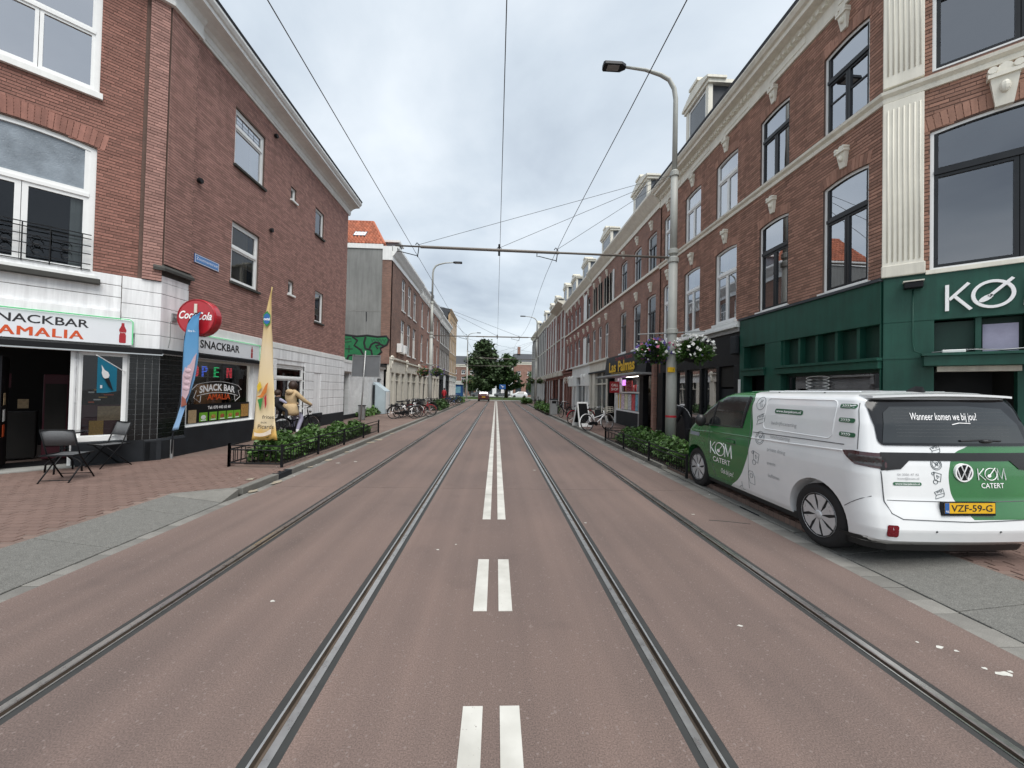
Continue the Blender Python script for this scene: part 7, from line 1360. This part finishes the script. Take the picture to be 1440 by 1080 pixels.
fig = figure('person in a beige hooded coat sitting on a bicycle by the white wall', J, E_, rad, (['coat_beige', 'skin', 'lavender', 'letter_white', 'hair'], colr), rp, rl_, hair=((0, .365, 1.665), (.135, .14, .16)), extra=[('hood', hood, 'coat_beige'), ('coat_skirt', skirt, 'coat_beige')])
bk = B('dark bicycle with a child seat under the rider in the beige coat', 'black', rp, rl_, 0, None, group=None)
m1 = MB(); m1.loft([[(x, y, z) for x, y in ((-.17 * k, -.30), (.17 * k, -.30), (.17 * k, -.02), (-.17 * k, -.02))] for z, k in ((.78, .8), (.86, 1), (.95, 1.05))]); m1.loft([[(x, y, z) for x, y in ((-.17, -.33), (.17, -.33), (.15, -.27), (-.15, -.27))] for z in (.86, 1.15, 1.38)]); m1.build('child_seat', 'black', bk); m1 = MB(); m1.ball((0, 1.02, .9), (.2, .13, .16), 12, 8); m1.build('handlebar_bag', 'cloth_dark', bk, smooth=True)
cj = dict(p=(0, -.14, .98), c=(0, -.16, 1.2), n=(0, -.16, 1.31), h=(0, -.15, 1.4), t=(0, -.15, 1.48), ls=(-.1, -.15, 1.24), lh=(-.17, .02, 1.1), rs=(.1, -.15, 1.24), rh=(.2, .0, 1.12), lk=(-.12, .06, .9), lf=(-.15, .02, .62), rk=(.12, .06, .9), rf=(.15, .02, .62))
figure('small child in dark clothes riding in the bicycle child seat', cj, [('p', 'c'), ('c', 'n'), ('n', 'h'), ('h', 't'), ('c', 'ls'), ('ls', 'lh'), ('c', 'rs'), ('rs', 'rh'), ('p', 'lk'), ('lk', 'lf'), ('p', 'rk'), ('rk', 'rf')], dict(p=.1, c=.1, n=.05, h=.085, t=.06, ls=.06, lh=.035, rs=.06, rh=.035, lk=.055, lf=.04, rk=.055, rf=.04), (['cloth_dark', 'skin', 'lavender'], lambda x, y, z: 1 if z > 1.33 else (2 if x > .12 and z > 1.0 else 0)), rp, rl_, hair=((0, -.165, 1.44), (.095, .1, .1)))
SJ = dict(pelvis=(0, 0, .92), belly=(0, .0, 1.1), chest=(0, .0, 1.32), neck=(0, .01, 1.5), head=(0, .02, 1.62), crown=(0, .02, 1.72), ls=(-.17, 0, 1.4), le=(-.24, -.02, 1.13), lw=(-.25, .06, .9), rs=(.17, 0, 1.4), re=(.24, -.02, 1.13), rw=(.25, .06, .9), lk=(-.1, .06, .5), la=(-.1, -.04, .08), lf=(-.1, .1, .04), rk=(.1, -.02, .5), ra=(.11, -.14, .1), rf=(.11, 0, .04))
SE = [e for e in [('pelvis', 'belly'), ('belly', 'chest'), ('chest', 'neck'), ('neck', 'head'), ('head', 'crown'), ('chest', 'ls'), ('ls', 'le'), ('le', 'lw'), ('chest', 'rs'), ('rs', 're'), ('re', 'rw'), ('pelvis', 'lk'), ('lk', 'la'), ('la', 'lf'), ('pelvis', 'rk'), ('rk', 'ra'), ('ra', 'rf')]]
SR = dict(pelvis=(.16, .13), belly=(.15, .12), chest=(.17, .12), neck=.06, head=.1, crown=.07, ls=.08, le=.06, lw=.045, rs=.08, re=.06, rw=.045, lk=.075, la=.05, lf=.045, rk=.075, ra=.05, rf=.045)
figure('person in a red coat walking by the far left shop fronts', SJ, SE, SR, (['red', 'skin', 'red'], lambda x, y, z: 1 if z > 1.54 else 0), (-6.45, 48.2, .1), R(10), hair=((0, 0, 1.66), (.11, .12, .12)))
CJ = dict(SJ, chest=(0, .22, 1.18), neck=(0, .36, 1.27), head=(0, .46, 1.3), crown=(0, .54, 1.32), ls=(-.17, .24, 1.22), le=(-.2, .32, .95), lw=(-.18, .4, .75), rs=(.17, .24, 1.22), re=(.22, .3, .95), rw=(.2, .4, .75), belly=(0, .08, 1.04))
figure('person in white and dark clothes bending over behind the tram mast', CJ, SE, SR, (['letter_white', 'skin', 'cloth_dark'], lambda x, y, z: 1 if y > .42 and z > 1.2 else (0 if z > .98 and x > -.05 else 2)), (5.95, 11.6, .1), R(60), hair=((0, .46, 1.36), (.1, .11, .1)))
t = thing('bench', 'dark wooden bench standing against the pub front', 'bench', (6.2, 10.4, .1))
for k in range(3): MB().box(5.7 + k * .15, 5.83 + k * .15, 9.9, 11.3, .72, .76).build('slat', 'anthracite', t)
for y in (10.05, 11.15): MB().box(5.75, 6.1, y, y + .06, .1, .72).build('trestle', 'black', t)
# ---- cars
def car(label, x, y, rz, mat, group=None):
    t = thing('car', label, 'car', group=group); L_, Wd = 3.9, .84; S = [(-1.95, .55, .9, .8), (-1.9, .35, 1.02, .82), (-1.5, .2, 1.42, .84), (-.7, .18, 1.47, .84), (.2, .18, 1.44, .84), (.95, .18, 1.0, .84), (1.7, .2, .86, .8), (1.92, .4, .7, .72)]
    m1 = MB(); R_ = []
    for yy, zb_, zt, w_ in S:
        wt = w_ * .74 if zt > 1.1 else w_ * .9; zs = min(.92, zt - .06); R_.append([(-w_ * .92, yy, zb_), (w_ * .92, yy, zb_), (w_, yy, .55), (w_ * .98, yy, zs), (wt, yy, zt - .03), (wt * .6, yy, zt), (-wt * .6, yy, zt), (-wt, yy, zt - .03), (-w_ * .98, yy, zs), (-w_, yy, .55)])
    m1.loft(R_); b = m1.build('body', mat, t, bevel=.03); MB().add([(-.62, -1.83, .98), (.62, -1.83, .98), (.56, -1.57, 1.36), (-.56, -1.57, 1.36)], [(0, 1, 2, 3)]).build('rear_window', 'glass_bright', t)
    o = t.children[-1]; o.location.y = -.035; o.location.z = .02; MB().box(-.57, .57, .35, .36, 1.0, 1.3)
    for s in (-1, 1):
        for yy in (-1.2, 1.2): m1 = MB(); m1.lathe([(.2, -.09), (.3, -.08), (.3, .08), (.2, .09)], (s * .76, yy, .3), 18, 'x'); w0 = m1.build('wheel', 'rubber', t); m1 = MB(); m1.lathe([(.001, s * .07), (.19, s * .085)], (s * .76, yy, .3), 14, 'x'); m1.build('rim', 'hubcap', w0)
        MB().box(s * .62 - .11, s * .62 + .11, -1.965, -1.9, .72, .86).build('tail_light', 'lamp_dark', t); m1 = MB(); m1.add([(s * .86, -1.2, .95), (s * .86, .75, .95), (s * .68, .15, 1.38), (s * .66, -1.2, 1.38)], [(0, 1, 2, 3)]); m1.build('side_window', 'van_glass', t)
    MB().box(-.26, .26, -1.975, -1.955, .6, .7).build('number_plate', 'plate_yellow', t); MB().box(-.78, .78, -2.0, -1.9, .38, .52).build('bumper', mat, t, bevel=.02); t.location = (x, y, 0); t.rotation_euler[2] = rz; return t
pm('car_red', (.06, .006, .008), .25, .08, 3, coat=.6); pm('car_white', (.6, .62, .63), .25, .05, 3, coat=.6); pm('car_grey', (.1, .11, .12), .25, .08, 3, coat=.6)
car('dark red hatchback driving away on the left tram track', -1.85, 59.5, 0, 'car_red')
for x, y, rz, mt, lab in [(-9.5, 90, 80, 'car_white', 'white car parked behind the left roundabout tree'), (5.5, 92, 95, 'car_white', 'white car parked right of the roundabout trees'), (1.5, 93, 85, 'car_grey', 'grey car parked between the roundabout tree trunks'), (-4, 91, 88, 'car_grey', 'dark grey car parked behind the big roundabout tree'), (9.6, 80, 20, 'car_white', 'white van-like car by the right hand end house')]: car(lab, x, y, R(rz), mt)
# ---- roundabout: grass island, sign, trees
m1 = MB(); m1.lathe([(9.5, -.05), (9.5, .14), (9.2, .2), (.01, .35)], (0, 76.5, 0), 40); m1.build('grass_island', 'grass', kind='structure', loc=(0, 0, 0))
t = thing('roundabout_sign', 'blue arrow sign on a post at the grass island', 'sign', (1.1, 66.9, .1)); m1 = MB(); m1.tube([(1.1, 66.95, .0), (1.1, 66.95, 2.6)], .04, 6); m1.build('post', 'galv', t); MB().box(.55, 1.65, 66.88, 66.92, 1.9, 2.7).build('panel', 'blue', t); m1 = MB(); m1.tube([(.8, 66.86, 2.5), (1.3, 66.86, 2.3), (1.05, 66.86, 2.1)], .05, 5); m1.build('arrow', 'letter_white', t); MB().box(.85, 1.35, 66.87, 66.9, 1.2, 1.85).build('lower_panel', 'letter_white', t)
def tree(label, x, y, ht, rad_, n, seed, mat, trunk=.3, cone=.0, size=.3, z0=2.0):
    g = np.random.default_rng(seed); t = thing('tree', label, 'tree', (x, y, .2)); m1 = MB(); m1.tube([(x, y, .1), (x + .1, y, ht * .35), (x - .1, y + .1, ht * .8)], [trunk, trunk * .75, .06], 9); m1.build('trunk', 'bark', t, smooth=True)
    P = []; nb = 34
    for k in range(nb):
        f = (k + .5) / nb; z = z0 + (ht - z0) * f; env = rad_ * (1 - f ** (1.1 if cone else 2.2)) ** (.7 if cone else .6) * (.55 + .45 * min(1, f * 5)); a = g.uniform(0, 2 * PI); L_ = env * g.uniform(.65, 1.12); e = np.array([x + math.cos(a) * L_, y + math.sin(a) * L_, z + .1 * L_]); b0 = np.array([x, y, z - .3 * L_])
        m1 = MB(); m1.tube([tuple(b0), tuple(b0 * .5 + e * .5 + [0, 0, .15]), tuple(e)], [.07 * (1 - f) + .03, .05 * (1 - f) + .02, .012], 5); m1.build('limb', 'bark', t)
        m_ = int(n / nb); s_ = np.clip(g.uniform(.25, 1.08, m_), 0, 1.1)[:, None]; Q = b0 + (e - b0) * s_ + g.normal(size=(m_, 3)) * np.array([.42, .42, .28]) * (rad_ / 4) * (.6 + .6 * s_); P.append(Q)
    V, F_ = leaves(np.concatenate(P), size, seed=seed); npobj('crown', V, F_, mat, t, kind='stuff'); return t
tree('big dark dense tree on the roundabout island', -2.5, 72, 10.6, 4.2, 13000, 21, 'leaf_conifer', .45, 1., .34, 2.0); tree('smaller round dark tree right of the big roundabout tree', 1.9, 73, 8.0, 3.3, 9000, 22, 'leaf_dark', .35, 0., .32, 2.2)
for x, y, h_, lab in [(-12, 96, 6, 'small street tree by the far brown house'), (9.5, 97, 6.5, 'small street tree by the far reddish house'), (-6.5, 98, 5, 'low street tree by the far white house')]: tree(lab, x, y, h_, 2.2, 2500, int(x + 60), 'leaf_dark', .15, 0., .3, 1.6)
# ---- litter and dirt on the ground
for cx, cy, r in [(-4.0, 8.6, .10), (-3.98, 9.4, .16), (-4.0, 10.6, .12), (-3.95, 7.2, .14), (-3.95, 12.5, .2), (-3.9, 13.2, .25), (-4.3, 7.0, .1), (-4.0, 6.6, .12), (-3.95, 15, .2)]: blob('dirt_patch', cx, cy, r, 'sand_dirt', .012 if cx > -4.07 else .109, road, 11, .6)
for k in range(26):
    x = random.choice((-3.98, -4.5, -5.6, -6.8, 3.75, 3.8)); y = random.uniform(5, 13); blob('litter', x + random.uniform(-.08, .08), y, random.uniform(.008, .018), random.choice(['cream', 'sand_dirt', 'letter_white', 'bark']), .006 if abs(x) < 4.1 else .113, road, 6)
